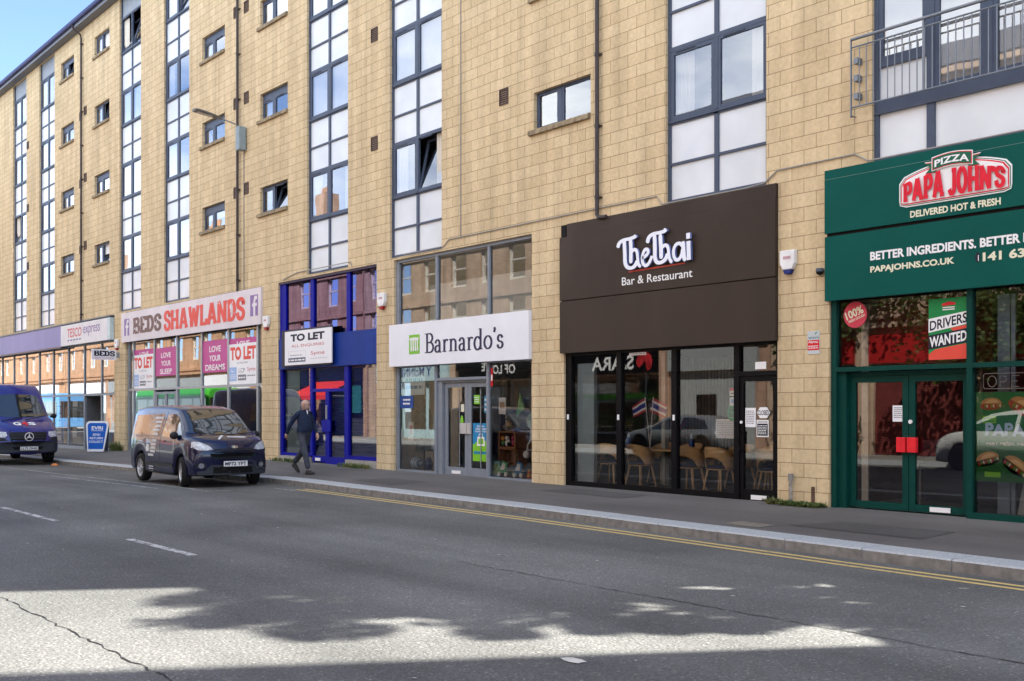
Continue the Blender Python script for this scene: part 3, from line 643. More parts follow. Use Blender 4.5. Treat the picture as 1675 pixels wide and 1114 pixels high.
p.build('lamp_head', pm('weathered_lamp_head', (.16, .155, .14), .5, var=.3, scale=20), LP)
p = MB(); p.quad((-29.5, -1.05, 10.072), (-29.3, -1.05, 10.072), (-29.3, -1.5, 10.122), (-29.5, -1.5, 10.122)); p.build('lens', pm('lamp_lens', (.45, .43, .40), .3), LP, fix=False)

# ================================================================== SHOPFRONTS
C = lambda n, c, r=.5, **k: pm(n, c, r, var=.05, **k)
RED = C('sign_red', (.62, .02, .03)); INK = C('dark_ink', (.012, .014, .03)); PINK = C('poster_pink', (.50, .075, .27)); ORANGERED = C('orange_red', (.70, .075, .05))
PALEBLUE = C('pale_blue_print', (.30, .45, .75)); GREYPRINT = C('grey_print', (.18, .19, .22)); LBLUE = C('light_blue_print', (.45, .62, .85)); GREENP = C('print_green', (.02, .24, .08))
LIME = C('lime_green', (.20, .50, .03)); CREAMP = C('cream_print', (.72, .70, .52)); TEALP = C('teal_print', (.02, .20, .36)); PURPLE = C('faded_purple', (.22, .12, .33))
def room(x0, x1, z1, back, wallm, floorm=None, ceil=None, y0=.175, z0=.0):
    m = MB(); m.quad((x0, back, z0), (x1, back, z0), (x1, back, z1), (x0, back, z1)); m.quad((x0, y0, z0), (x0, back, z0), (x0, back, z1), (x0, y0, z1)); m.quad((x1, y0, z0), (x1, y0, z1), (x1, back, z1), (x1, back, z0))
    m.quad((x0, y0, z1), (x0, back, z1), (x1, back, z1), (x1, y0, z1), 1); m.quad((x0, y0, z0), (x1, y0, z0), (x1, back, z0), (x0, back, z0), 2)
    o = m.build('interior_wall', [wallm, ceil or wallm, floorm or wallm], None, fix=False); tag(o, kind='structure'); return o
def panes(parent, lst, y, m=SHOPG, name='pane'):
    for a, b, c, d in lst:
        g = MB(); t = random.uniform(-.0025, .0025); t2 = random.uniform(-.002, .002)
        g.quad((a, y + t, c), (b, y - t, c), (b, y - t + t2, d), (a, y + t + t2, d)); g.build(name, m, parent, fix=False)
def frame(parent, lst, y0, y1, m, name='frame'):
    f = MB(); bars(f, lst, y0, y1); return f.build(name, m, parent)
def poster(name, label, cat, x0, x1, z0, z1, y, bgm, layers=(), group=None, th=.004):
    mats = [bgm]; p = MB().box(x0, x1, y, y + th, z0, z1); o = p.build(name, bgm)
    tag(o, label, cat, group)
    if layers:
        l = MB(); mats = []
        for i, L in enumerate(layers):
            k = L[0]; m = L[1]
            if m not in mats: mats.append(m)
            mi = mats.index(m); yy = y - .0012 - .0009 * L[-1] if isinstance(L[-1], int) else y - .0015
            if k == 'r': a, b, c, d = L[2:6]; l.quad((a, yy, c), (b, yy, c), (b, yy, d), (a, yy, d), mi)
            elif k == 'p': l.poly([(px, yy, pz_) for px, pz_ in L[2]], mi)
            elif k == 't': add_text(l, L[2], *L[3:7], yy, mi, L[7] if len(L) > 7 and isinstance(L[7], float) else .01)
        l.build('print', mats, o, fix=False)
    return o
def scribble(x0, x1, z0, z1, rows, m, lvl=1, rng=random.Random(3)):
    """rows of small print, too small to read in the photo: short bars"""
    out = []; h = (z1 - z0) / rows
    for r in range(rows):
        x = x0
        while x < x1 - .01:
            L = min(rng.uniform(.02, .09) * (x1 - x0) * 3, x1 - x)
            out.append(('r', m, x, x + L, z0 + h * r + h * .25, z0 + h * r + h * .7, lvl)); x += L + .05 * (x1 - x0)
    return out

# ---------------------------------------------------------------- grocery
T = wthing('shopfront', (-55, 0, 0), 'grey framed glass front of the grocery shop at the far end of the block', 'shopfront')
mul = [-69.4] + [-68 + 2 * i for i in range(14)] + [-40.38]
L = [(x - .05, x + .05, -.1, 4.2) for x in mul] + [(a + .05, b - .05, 2.07, 2.15) for a, b in zip(mul, mul[1:])] + [(a + .05, b - .05, -.1, .02) for a, b in zip(mul, mul[1:]) if not (-44.5 < a < -43)] + [(a + .05, b - .05, 4.1, 4.2) for a, b in zip(mul, mul[1:])]
frame(T, L, .09, .17, MIDGREY)
panes(T, [(a + .05, b - .05, 2.15, 4.1) for a, b in zip(mul, mul[1:])] + [(a + .05, b - .05, .02, 2.07) for a, b in zip(mul, mul[1:]) if not (-44.5 < a < -43)], .13)
d = MB(); d.box(-43.95, -42.05, .7, .74, -.1, 2.07); d.box(-43.95, -43.9, .17, .7, -.1, 2.07); d.box(-42.1, -42.05, .17, .7, -.1, 2.07); d = d.build('door', pm('grey_door', (.11, .115, .12), .5), T)
box('handle', -42.45, -42.38, .66, .70, .9, 1.3, WHITE2, d); 
room(-69.5, -40.35, 5.05, 5, MIDIN, pm('shop_floor', (.2, .19, .18), .6), y0=.18)
S = wthing('shop_sign', (-50, -.1, 4.6), 'long faded lavender sign with a white end panel lettered in red and purple', 'shop sign')
LAV = pm('faded_lavender', (.245, .215, .42), .5, var=.12, scale=1.2, stretch=(1, 1, .3)); b = MB().box(-70, -46.15, -.14, -.002, 4.17, 5.03); b.build('board', LAV, S)
b = MB().box(-46.13, -40.62, -.16, -.002, 4.16, 5.0); b.build('board', pm('grubby_white', (.66, .63, .64), .5, var=.08, scale=2), S)
box('end_cap', -40.615, -40.34, -.16, -.002, 4.16, 5.0, pm('pale_teal', (.50, .60, .61), .5), S); box('base_trim', -70, -46.15, -.15, -.10, 4.10, 4.165, pm('bronze_trim', (.16, .10, .09), .5), S); box('top_trim', -70, -40.3, -.17, -.002, 5.035, 5.075, DARKGREY, S)
l = MB(); slab_text(l, 'ES', 0, 0, 0, 0, 0) if False else None
add_text(l, 'TESCO', -45.3, -43.55, 4.47, 4.84, -.165, 0, .015, 0, .08); add_text(l, 'express', -43.35, -41.45, 4.42, 4.82, -.165, 1, 0, 0, .12)
for i in range(5): l.poly([(-45.3 + .36 * i, -.165, 4.33), (-45.08 + .36 * i, -.165, 4.33), (-45.0 + .36 * i, -.165, 4.385), (-45.22 + .36 * i, -.165, 4.385)], 2)
l.build('lettering', [pm('faded_red', (.58, .12, .11), .5), PURPLE, C('faded_navy', (.12, .13, .3))], S, fix=False)
poster('window_poster', 'bright blue advert with a white notice filling the pane beside the grocery pillar', 'poster', -41.9, -40.5, .1, 2.02, .19, C('advert_blue', (.02, .13, .36)), [('r', WHITE2, -41.6, -41.1, 1.2, 1.55, 1), ('r', C('sky_cyan', (.2, .45, .6)), -41.0, -40.55, .9, 1.9, 1), ('p', C('advert_brown', (.22, .10, .06)), [(-41.3, .1), (-40.5, .1), (-40.5, .9), (-40.8, .75), (-41.1, .4)], 2)])
poster('window_poster', 'tall dark advert showing a person in a red top left of the shop doorway', 'poster', -47.0, -46.1, .05, 1.95, .19, C('advert_navy', (.02, .025, .06)), [('p', C('advert_skin', (.42, .24, .17)), [(-46.75, 1.0), (-46.45, 1.0), (-46.42, 1.45), (-46.5, 1.62), (-46.66, 1.62), (-46.75, 1.45)], 2), ('r', RED, -46.8, -46.4, .75, 1.0, 1), ('r', LBLUE, -46.95, -46.8, .3, 1.9, 1), ('p', C('advert_yellow', (.6, .38, .05)), [(-46.9, .1), (-46.4, .1), (-46.5, .5), (-46.7, .7), (-46.85, .4)], 1)])
poster('window_poster', 'pane of pale shelf pictures and price cards just left of the grocery door', 'poster', -45.85, -44.2, .1, 1.95, .19, C('advert_grey', (.12, .13, .13)), [('r', WHITE2, -45.7, -45.1, 1.65, 1.9, 1), ('r', C('card_grey', (.4, .42, .42)), -45.7, -45.15, 1.0, 1.6, 1), ('r', WHITE2, -45.75, -45.2, .35, .85, 1)] + [('r', C('bottle_cream', (.6, .55, .4)), -45.7 + .14 * i, -45.62 + .14 * i, .12, .42, 2) for i in range(9)] + scribble(-45.1, -44.25, .9, 1.9, 6, GREYPRINT))
poster('window_poster', 'strip of white and violet offer cards behind the blue security van', 'poster', -47.9, -47.1, .1, 1.98, .19, C('offer_violet', (.25, .2, .38)), [('r', WHITE2, -47.85, -47.2, .2 + .3 * i, .42 + .3 * i, 1) for i in range(6)])
# projecting sign
S = wthing('projecting_sign', (-39.8, -.5, 3.6), 'small white blade sign lettered for beds sticking out from the pillar', 'hanging sign')
b = MB(); b.box(-39.83, -39.77, -1.02, -.12, 3.36, 3.74); b.build('board', WHITE, S); box('bracket', -39.82, -39.78, -.14, -.0, 3.45, 3.65, STEEL, S)
l = MB(); slab_text(l, 'BEDS', -.83, -.08, .14, .33, 0, .26); n = len(l.v); add_text(l, 'SHAWLANDS', -.8, -.1, .05, .09, -.001, 1)
l.xf(Matrix(((0, -1, 0, -39.765), (1, 0, 0, -.11), (0, 0, 1, 3.36), (0, 0, 0, 1))))
for i in range(len(l.v)): pass
l.build('lettering', [INK, C('sign_magenta', (.4, .03, .2))], S, fix=False)

# ---------------------------------------------------------------- bed shop
T = wthing('shopfront', (-33.8, 0, 0), 'tall grey framed glass front of the empty bed shop behind the small van', 'shopfront')
mul = [-39.14, -38.66, -36.68, -34.7, -32.72, -30.76, -28.79, -28.39]
L = [(x - .055, x + .055, -.1, 4.05) for x in mul] + [(a + .055, b - .055, 2.2, 2.28) for a, b in zip(mul, mul[1:])] + [(a + .055, b - .055, -.1, .05) for a, b in zip(mul, mul[1:])]
frame(T, L, .09, .17, STEEL)
panes(T, [(a + .055, b - .055, 2.28, 4.05) for a, b in zip(mul, mul[1:])] + [(a + .055, b - .055, .05, 2.2) for a, b in zip(mul, mul[1:]) if a != -36.68], .13)
d = MB(); bars(d, [(-36.6, -36.45, .05, 2.14), (-34.9, -34.78, .05, 2.14), (-35.75, -35.58, .05, 2.14), (-36.45, -34.9, 2.04, 2.13)], .1, .16); d = d.build('door', MIDGREY, T); panes(d, [(-36.45, -35.75, .05, 2.04), (-35.58, -34.9, .05, 2.04)], .13)
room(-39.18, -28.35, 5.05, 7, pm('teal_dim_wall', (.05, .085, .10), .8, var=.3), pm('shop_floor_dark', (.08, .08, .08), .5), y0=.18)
box('interior_screen', -38.5, -37.4, 1.2, 1.25, 0, 1.7, C('teal_screen', (.03, .12, .2)))
tag(bpy.data.objects['interior_screen'], 'blue display board standing inside the bed shop window', 'display board')
S = wthing('shop_sign', (-33.8, -.05, 4.5), 'torn pinkish white sign lettered in brown and red slab capitals for the bed shop', 'shop sign')
box('board', -39.4, -28.25, -.07, -.003, 3.99, 5.07, pm('pinkish_board', (.66, .60, .62), .5, var=.10, scale=1.1), S)
l = MB(); slab_text(l, 'BEDS', -38.22, -35.66, 4.25, 4.82, -.074, .27, 0, .15); slab_text(l, 'SHAWLANDS', -35.36, -29.3, 4.2, 4.86, -.074, .27, 1, .15)
fx = lambda x0, z0, sc: [l.quad((x0, -.074, z0), (x0 + .5 * sc, -.074, z0), (x0 + .5 * sc, -.074, z0 + .62 * sc), (x0, -.074, z0 + .62 * sc), 2), ribbon(l, [(x0 + .27 * sc, z0), (x0 + .27 * sc, z0 + .42 * sc), (x0 + .32 * sc, z0 + .53 * sc), (x0 + .44 * sc, z0 + .53 * sc)], .12 * sc, .10 * sc, -.0755, 0, 3), ribbon(l, [(x0 + .14 * sc, z0 + .33 * sc), (x0 + .43 * sc, z0 + .33 * sc)], .1 * sc, .09 * sc, -.0765, 0, 3)]
fx(-39.1, 4.22, 1.0); fx(-28.92, 4.25, 1.0)
rr = random.Random(11)
for cx_, cz_, n_ in ((-38.5, 4.62, .5), (-37.9, 4.3, .35), (-37.4, 4.75, .3), (-30.2, 4.6, .45), (-30.0, 4.35, .3), (-38.9, 4.15, .3), (-31.0, 4.8, .2), (-36.0, 4.5, .2), (-33.2, 4.42, .16)):
    for j in range(4):
        ax, az = cx_ + rr.uniform(-.3, .3) * n_ * 2, cz_ + rr.uniform(-.4, .4) * n_; s_ = n_ * rr.uniform(.06, .2)
        l.poly([(ax + s_ * rr.uniform(.3, 1) * math.cos(t), -.0785 - .0003 * j, az + s_ * rr.uniform(.5, 1.4) * math.sin(t)) for t in [k * .8 for k in range(8)]], 3)
l.build('lettering', [pm('brown_letters', (.16, .085, .065), .5, var=.25, scale=4), ORANGERED, pm('faded_violet', (.24, .15, .34), .5), pm('paste_white', (.72, .68, .70), .6)], S, fix=False)
def bedposter(label, x0, x1, z0, z1, lines, y=.118):
    h = (z1 - z0); n = len(lines); lay = []
    for i, t in enumerate(lines):
        wd = (x1 - x0) * {4: .46, 5: .56, 6: .78}[len(t)]; cx_ = (x0 + x1) / 2; zz = z1 - h * (.17 + .285 * (i + 1)) + h * .09
        lay.append(('t', WHITE2, t, cx_ - wd / 2, cx_ + wd / 2, zz, zz + h * .185, .02))
    return poster('window_poster', label, 'poster', x0, x1, z0, z1, y, PINK, lay, 'pink bed adverts in the shop window')
bedposter('pink poster reading love your sleep left of the door', -36.6, -34.76, 2.68, 3.66, ['LOVE', 'YOUR', 'SLEEP'])
bedposter('pink poster reading love your dreams', -32.66, -30.83, 2.69, 3.71, ['LOVE', 'YOUR', 'DREAMS'])
for x0, x1, lab in ((-38.6, -36.75, 'pink poster mostly hidden behind the left letting board in the bed shop'), (-30.7, -28.86, 'pink poster mostly hidden behind the right letting board in the bed shop')):
    cx_ = (x0 + x1) / 2
    poster('window_poster', lab, 'poster', x0, x1, 2.7, 3.68, .124, PINK, [('t', WHITE2, 'LOVE', cx_ - .42, cx_ + .42, 3.42, 3.59, .02)], 'pink bed adverts in the shop window')
def letboard(x0, x1, z0, z1, y, label, red=True, th=.02, name='letting_board', group=None):
    w_, h_ = x1 - x0, z1 - z0; X = lambda a: x0 + a * w_; Z = lambda t: z0 + t * h_; m1 = ORANGERED if red else INK
    lay = [('t', m1, 'TO LET', X(.05 if red else .13), X(.96 if red else .86), Z(.60 if red else .69), Z(.93 if red else .91), .05), ('t', GREYPRINT if red else C('dusty_red', (.5, .09, .1)), 'ALL ENQUIRIES', X(.30 if red else .15), X(.68 if red else .85), Z(.505), Z(.55 if red else .60), .004)]
    if red:
        lay += [('r', PALEBLUE, X(.02), X(.28), Z(.09), Z(.43), 1), ('t', WHITE2, 'No.1', X(.07), X(.22), Z(.30), Z(.37), .01, 2), ('r', GREYPRINT, X(.33), X(.62), Z(.10), Z(.24), 1), ('t', GREYPRINT, 'LCP', X(.36), X(.58), Z(.29), Z(.40), .0), ('t', C('dusty_red', (.5, .09, .1)), 'Syme', X(.66), X(.95), Z(.29), Z(.42), .004)]
        lay += scribble(X(.35), X(.6), Z(.13), Z(.21), 1, WHITE2, 2) + scribble(X(.66), X(.94), Z(.18), Z(.24), 1, GREYPRINT) + scribble(X(.05), X(.25), Z(.13), Z(.27), 3, WHITE2, 2)
    else:
        lay += [('r', C('dark_steel_print', (.10, .12, .17)), X(.08), X(.46), Z(.08), Z(.21), 1), ('t', WHITE2, '01555 488 800', X(.10), X(.44), Z(.11), Z(.18), .01, 2)] if False else [('r', C('dark_steel_print', (.10, .12, .17)), X(.08), X(.46), Z(.08), Z(.21), 1)] + scribble(X(.10), X(.44), Z(.10), Z(.19), 1, WHITE2, 2)
        lay += [('r', C('thin_grey', (.45, .47, .5)), X(.08), X(.46), Z(.40), Z(.406), 1), ('r', C('thin_grey', (.45, .47, .5)), X(.08), X(.085), Z(.24), Z(.40), 1), ('r', C('thin_grey', (.45, .47, .5)), X(.455), X(.46), Z(.24), Z(.40), 1)] + scribble(X(.12), X(.38), Z(.26), Z(.31), 1, GREYPRINT) + [('t', C('dusty_red', (.5, .09, .1)), 'Syme', X(.57), X(.86), Z(.23), Z(.37), .004)] + scribble(X(.57), X(.92), Z(.135), Z(.18), 1, C('thin_grey', (.45, .47, .5)))
    return poster(name, label, 'letting board', x0, x1, z0, z1, y, WHITE, lay, group, th)
letboard(-38.68, -36.77, 2.25, 3.49, .108, 'white to let board in the bed shop left of the love your sleep poster', th=.008)
letboard(-30.72, -28.84, 2.27, 3.51, .108, 'white to let board in the bed shop right of the love your dreams poster', th=.008)

# ---------------------------------------------------------------- empty blue shop
BLUE = pm('royal_blue_frame', (.004, .006, .26), .5, var=.12, spec=.12); BLUEP = pm('blue_panel', (.006, .035, .24), .5, var=.15, scale=1.5, spec=.15)
T = wthing('shopfront', (-24.8, 0, 0), 'empty shop with royal blue frames, blue fascia band and lowered shutters', 'shopfront')
L = [(-27.32, -26.98, 3.49, 5.06), (-25.6, -25.42, 3.49, 5.06), (-23.73, -23.56, 3.49, 5.06), (-22.25, -22.215, 3.49, 5.06), (-27.32, -27.19, .2, 2.63), (-25.62, -25.49, .25, 2.63), (-23.84, -23.64, .1, 2.63), (-22.25, -22.215, .25, 2.63),
     (-24.80, -24.63, .06, 1.98), (-25.49, -24.80, .1, .26), (-24.63, -23.84, .06, .25), (-27.19, -25.62, .22, .30), (-23.64, -22.25, .22, .32), (-25.49, -23.84, 1.98, 2.06)]
frame(T, L, .06, .16, BLUE)
frame(T, [(-27.3, -22.22, 5.04, 5.095)], .02, .14, pm('dark_lintel_trim', (.05, .03, .06), .5), 'lintel_trim')
f = MB(); f.box(-27.31, -23.62, .015, .15, 2.64, 3.485); f.box(-23.615, -22.22, .012, .15, 2.64, 3.485); f.box(-25.0, -22.22, .01, .06, 3.487, 3.51); f.build('fascia_panel', BLUEP, T)
panes(T, [(-26.98, -25.6, 3.51, 5.04), (-25.42, -23.73, 3.51, 5.04), (-23.56, -22.25, 3.51, 5.04)], .11, DARKG)
panes(T, [(-27.19, -25.62, .30, 2.63), (-25.49, -24.80, .26, 1.98), (-24.63, -23.84, .25, 1.98), (-25.49, -23.84, 2.06, 2.63), (-23.64, -22.25, .32, 2.63)], .12)
f = MB(); z = .22
while z < 2.7:
    for a, b in ((-26.45, -22.22),): f.poly([(a, .25, z), (b, .25, z), (b, .225, z + .03), (a, .225, z + .03)]); f.poly([(a, .225, z + .03), (b, .225, z + .03), (b, .25, z + .078), (a, .25, z + .078)])
    z += .078
f.build('roller_shutter', pm('navy_shutter', (.03, .05, .30), .45, var=.15), T, fix=False)
f = MB(); f.box(-27.18, -26.47, .22, .26, .22, 2.6); f.box(-26.95, -26.85, .205, .22, 1.25, 1.4, 1); f.box(-26.93, -26.87, .205, .22, .93, 1.0, 1); f.build('side_panel', [pm('pale_green_panel', (.30, .40, .43), .4, var=.12, scale=2), C('socket_dark', (.03, .03, .04))], T)
f = MB(); f.box(-27.31, -25.6, -.0, .16, -.3, .215); f.box(-23.7, -22.22, -.0, .16, -.3, .215); f.box(-25.6, -23.7, .04, .2, -.3, .055); f.build('plinth', CONC, T)
f = MB(); f.box(-24.74, -24.69, .03, .06, 1.25, 1.62); f.build('door_handle', STEEL, T); box('letter_plate', -25.3, -25.05, .035, .065, .13, .21, WHITE2, T); box('door_lock_box', -24.95, -24.5, .03, .064, .92, 1.22, BLUE, T)
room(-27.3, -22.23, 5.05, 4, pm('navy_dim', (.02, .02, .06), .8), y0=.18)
B = letboard(-26.72, -24.19, 2.73, 3.66, -.11, 'large white to let sign in a dark backing frame mounted on the blue fascia band', False, .03)
b = MB(); b.box(-26.96, -24.3, -.079, .008, 2.69, 3.71); b.build('backing_frame', pm('board_frame_dark', (.025, .02, .03), .5), B)

# ---------------------------------------------------------------- charity shop
SERIF = {
 'B': (.66, [[(.16, 0), (.16, 1)], [(.16, .975), (.34, .975)] + arc(.34, .755, .2, .22, 90, -90, 10) + [(.16, .535)], [(.16, .525), (.36, .525)] + arc(.37, .275, .23, .25, 90, -90, 10) + [(.16, .025)]], [(0, .3, 0), (0, .3, 1)]),
 'a': (.52, [[(.06, .46)] + arc(.22, .46, .14, .16, 150, 20, 7) + [(.36, .4), (.36, .1)] + arc(.43, .09, .07, .08, 180, 300, 5), [(.36, .36)] + arc(.2, .17, .14, .16, 80, 300, 9) + [(.36, .12)]], []),
 'r': (.42, [[(.14, 0), (.14, .62)], [(.14, .42)] + arc(.29, .45, .13, .15, 150, 40, 6)], [(.0, .28, 0), (.02, .14, .60)]),
 'n': (.62, [[(.14, 0), (.14, .62)], [(.14, .42)] + arc(.3, .42, .16, .18, 160, 0, 8) + [(.46, 0)]], [(.0, .26, 0), (.34, .6, 0), (.02, .14, .60)]),
 'd': (.6, [[(.44, 0), (.44, 1)], arc(.25, .3, .2, .31, 40, 325, 14)], [(.44, .58, 0), (.32, .44, .98)]),
 'o': (.56, [arc(.27, .31, .22, .3, 0, 360, 20)], []),
 "'": (.2, [[(.08, 1.0), (.11, .9), (.06, .76)]], []),
 's': (.42, [[(.33, .47)] + arc(.2, .46, .13, .15, 30, 250, 9) + arc(.2, .155, .15, .155, 80, -150, 10) + [(.05, .17)]], []),
}
_s = SLAB
def serif_text(mb, body, x0, x1, z0, z1, y, m):
    global SLAB
    SLAB = SERIF; slab_text(mb, body, x0, x1, z0, z1, y, .135, m, .042, .03); SLAB = _s
T = wthing('shopfront', (-18.9, 0, 0), 'grey framed charity shop front with double doors and a full window display', 'shopfront')
L = [(-21.44, -21.31, 3.5, 5.03), (-19.83, -19.75, 3.5, 5.03), (-17.92, -17.85, 3.5, 5.03), (-21.44, -16.4, 5.03, 5.095), (-21.44, -21.35, -.05, 2.56), (-19.87, -19.79, -.05, 2.56), (-17.96, -17.88, -.05, 2.56), (-16.44, -16.395, -.05, 2.56),
     (-21.35, -19.87, -.05, .07), (-17.88, -16.44, -.05, .05), (-19.79, -17.96, 2.16, 2.22), (-21.35, -19.87, 2.5, 2.56), (-17.88, -16.44, 2.5, 2.56)]
frame(T, L, .06, .15, MIDGREY)
panes(T, [(-21.31, -19.83, 3.5, 5.03), (-19.75, -17.92, 3.5, 5.03), (-17.85, -16.4, 3.5, 5.03), (-21.35, -19.87, .07, 2.5), (-17.88, -16.44, .05, 2.5), (-19.79, -17.96, 2.22, 2.55)], .11)
f = MB(); f.box(-19.79, -19.62, .10, .34, -.05, 2.155); f.box(-19.62, -17.97, .12, .34, 2.11, 2.155); f.build('door_surround', MIDGREY, T)
for x0, x1 in ((-19.60, -18.74), (-18.73, -17.97)):
    d = MB(); bars(d, [(x0, x0 + .11, .0, 2.1), (x1 - .11, x1, .0, 2.1), (x0 + .11, x1 - .11, .0, .2), (x0 + .11, x1 - .11, 2.0, 2.1)], .16, .21); d = d.build('door', MIDGREY, T); panes(d, [(x0 + .11, x1 - .11, .2, 2.0)], .185)
    h = MB(); h.tube([(x1 - .28, .14, .22), (x1 - .28, .14, 1.95)], .012, 6); h.build('pull_bar', STEEL, d)
d = MB(); d.box(-18.98, -18.74, .12, .16, .96, 1.2); d.box(-18.72, -18.6, .12, .16, .96, 1.2); d.build('push_plate', pm('pale_plate', (.48, .46, .44), .5), T)
box('letter_plate', -19.32, -19.0, .145, .165, .05, .12, WHITE2, T)
f = MB(); f.box(-21.44, -16.4, -.0, .17, -.3, -.04); f.build('plinth', CONC, T)
room(-21.43, -16.41, 5.05, 5, pm('pale_dim_wall', (.55, .53, .48), .8, var=.2), pm('vinyl_floor', (.32, .29, .25), .5), y0=.2)
f = MB(); f.box(-21.2, -16.5, .9, .94, 3.45, 4.55); f.box(-21.43, -16.4, .2, 5, 2.56, 2.6)
tag(f.build('interior_bulkhead', pm('pale_blind_panel', (.50, .54, .55), .7, var=.1), None), kind='structure')
f = MB(); f.box(-21.35, -20.0, .85, .9, 0, 2.4); tag(f.build('display_partition', pm('cream_partition', (.62, .59, .50), .7), None), 'pale cream partition behind the left charity window display', 'partition')
f = MB(); f.box(-18.35, -17.95, .45, .49, .02, 2.0)

tag(f.build('display_partition', pm('slate_partition', (.20, .23, .26), .6), None), 'slate grey partition panel at the left of the right charity window', 'partition')
S = wthing('shop_sign', (-18.95, -.05, 3.03), 'plain white sign with a green square of paper figures and dark serif lettering', 'shop sign')
box('board', -21.52, -16.385, -.09, -.002, 2.53, 3.53, pm('clean_white', (.77, .78, .83), .4, var=.05, scale=1.5), S)
l = MB(); l.quad((-20.67, -.093, 2.8), (-20.24, -.093, 2.8), (-20.24, -.093, 3.25), (-20.67, -.093, 3.25), 1)
for i, (dx, dz) in enumerate(((-.13, -.01), (-.045, .0), (.04, .0), (.125, -.01))):
    cx_, t = -20.455 + dx, i * .0004
    l.poly([(cx_ + .026 * math.cos(k * .7), -.0955 - t, 3.17 + dz + .026 * math.sin(k * .7)) for k in range(9)], 2)
    ribbon(l, [(cx_, 3.14 + dz), (cx_ + .004, 3.02), (cx_ - .008, 2.86)], .05, .04, -.0955 - t, 0, 2, taper=[1, .9, .35]); ribbon(l, [(cx_ + .01, 3.02), (cx_ + .03, 2.87)], .03, .03, -.0965 - t, 0, 2)
    ribbon(l, [(cx_ - .01, 3.12), (cx_ - .06, 3.17)], .03, .03, -.097 - t, 0, 2); ribbon(l, [(cx_ + .01, 3.12), (cx_ + .06, 3.17)], .03, .03, -.0975 - t, 0, 2)
serif_text(l, "Barnardo's", -20.03, -17.18, 2.8, 3.25, -.0935, 0)
l.build('lettering', [C('sign_navy', (.03, .025, .07)), LIME, WHITE2], S, fix=False)
poster('window_poster', 'pale blue panel painted as a sign reflection across the top of the left charity window', 'poster', -21.3, -20.4, 1.85, 2.42, .17, C('reflected_sign_cyan', (.55, .68, .72)), scribble(-21.2, -20.5, 1.95, 2.3, 2, TEALP), None)  # flat panel stands in for the far shop sign's reflection
poster('window_sticker', 'round edged blue donation sticker at the left edge of the charity window', 'sticker', -21.33, -20.78, 1.53, 1.83, .10, C('donate_blue', (.015, .06, .26)), scribble(-21.2, -20.9, 1.6, 1.78, 2, WHITE2))
poster('window_poster', 'blue and green recruiting poster with a white shopping bag on the right charity door', 'poster', -18.55, -17.99, .36, 1.2, .155, C('poster_blue', (.02, .22, .46)), [('p', LIME, [(-18.55, .36), (-17.99, .36), (-17.99, .80), (-18.3, .84), (-18.55, .72)], 1), ('r', TEALP, -18.52, -18.05, .52, .58, 2), ('p', WHITE2, [(-18.4, .7), (-18.12, .7), (-18.14, .9), (-18.38, .9)], 3), ('r', LIME, -18.35, -18.17, .74, .86, 4)] + [('p', WHITE2, [(-18.34, .9), (-18.32, .97), (-18.2, .97), (-18.18, .9), (-18.2, .9), (-18.215, .955), (-18.305, .955), (-18.32, .9)], 3), ('t', WHITE2, 'BECOME A', -18.4, -18.14, 1.11, 1.15, .02), ('t', WHITE2, 'GREEN CARD', -18.45, -18.08, 1.055, 1.09, .02), ('t', WHITE2, 'VOLUNTEER TODAY', -18.48, -18.06, 1.0, 1.035, .02)])
for nm, lab, x0, x1, z0, z1, mm in (('window_notice', 'lime green notice high on the right charity door', -18.5, -18.3, 1.62, 1.82, LIME), ('window_notice', 'teal leaflet beside the hinge of the right charity door', -18.14, -18.0, 1.42, 1.8, TEALP), ('window_notice', 'yellow and white card on the left charity door glass', -18.98, -18.86, 1.45, 1.62, CREAMP)):
    poster(nm, lab, 'notice', x0, x1, z0, z1, .15, mm, scribble(x0 + .02, x1 - .02, z0 + .03, z1 - .03, 3, WHITE2))
poster('window_notice', 'white leaflet with a photo taped inside the right charity window', 'notice', -17.65, -17.42, 1.4, 1.75, .16, WHITE, [('r', C('photo_tan', (.4, .25, .15)), -17.62, -17.45, 1.52, 1.66, 1)])
poster('window_notice', 'narrow red and white strip stuck beside the charity door frame', 'notice', -17.86, -17.79, 2.0, 2.4, .105, RED, [('r', WHITE2, -17.85, -17.8, 2.12, 2.25, 1)])
tag(MB().lathe([(.0, 0), (.05, .0), (.06, .03), (.045, .1), (.02, .16), (.0, .17)], (-18.93, .14, 1.2), 10, sy=.4).build('door_hanger', LIME), 'small lime tag hanging on the left charity door', 'tag')
# window display
M_ = wthing('display_mannequin', (-20.25, .75, .0), 'dark leaf patterned coat dress on a stand in the left charity window', 'mannequin')
c = MB(); c.lathe([(.0, 1.62), (.05, 1.62), (.06, 1.55), (.17, 1.50), (.20, 1.35), (.18, 1.1), (.15, 1.0), (.21, .8), (.25, .55), (.26, .52)], (-20.25, .75, 0), 18, sy=.7); c.tube([(-20.42, .72, 1.47), (-20.53, .70, 1.1), (-20.5, .68, .8)], [.075, .065, .05], 8)
c.build('coat', pm('leaf_print_cloth', (.035, .075, .085), .9, var=.9, scale=14), M_, smooth=True)
c = MB(); c.tube([(-20.25, .75, .03), (-20.25, .75, 1.75)], .02, 8); c.lathe([(.2, 0), (.2, .03), (.02, .04)], (-20.25, .75, 0.0), 14); c.build('stand', BROWNP, M_)
c = MB(); c.tube([(-19.98, .9, 1.4), (-19.97, .9, .55)], [.06, .13], 10); tag(c.build('pale_blue_dress', pm('pale_blue_cloth', (.35, .5, .58), .9)), 'pale blue garment hanging behind the dark coat dress', 'garment')
c = MB()
for i in range(10):
    pass
prof = [(.05, 0), (.1, .02), (.15, .08), (.165, .15), (.14, .22), (.08, .27), (.05, .29)]
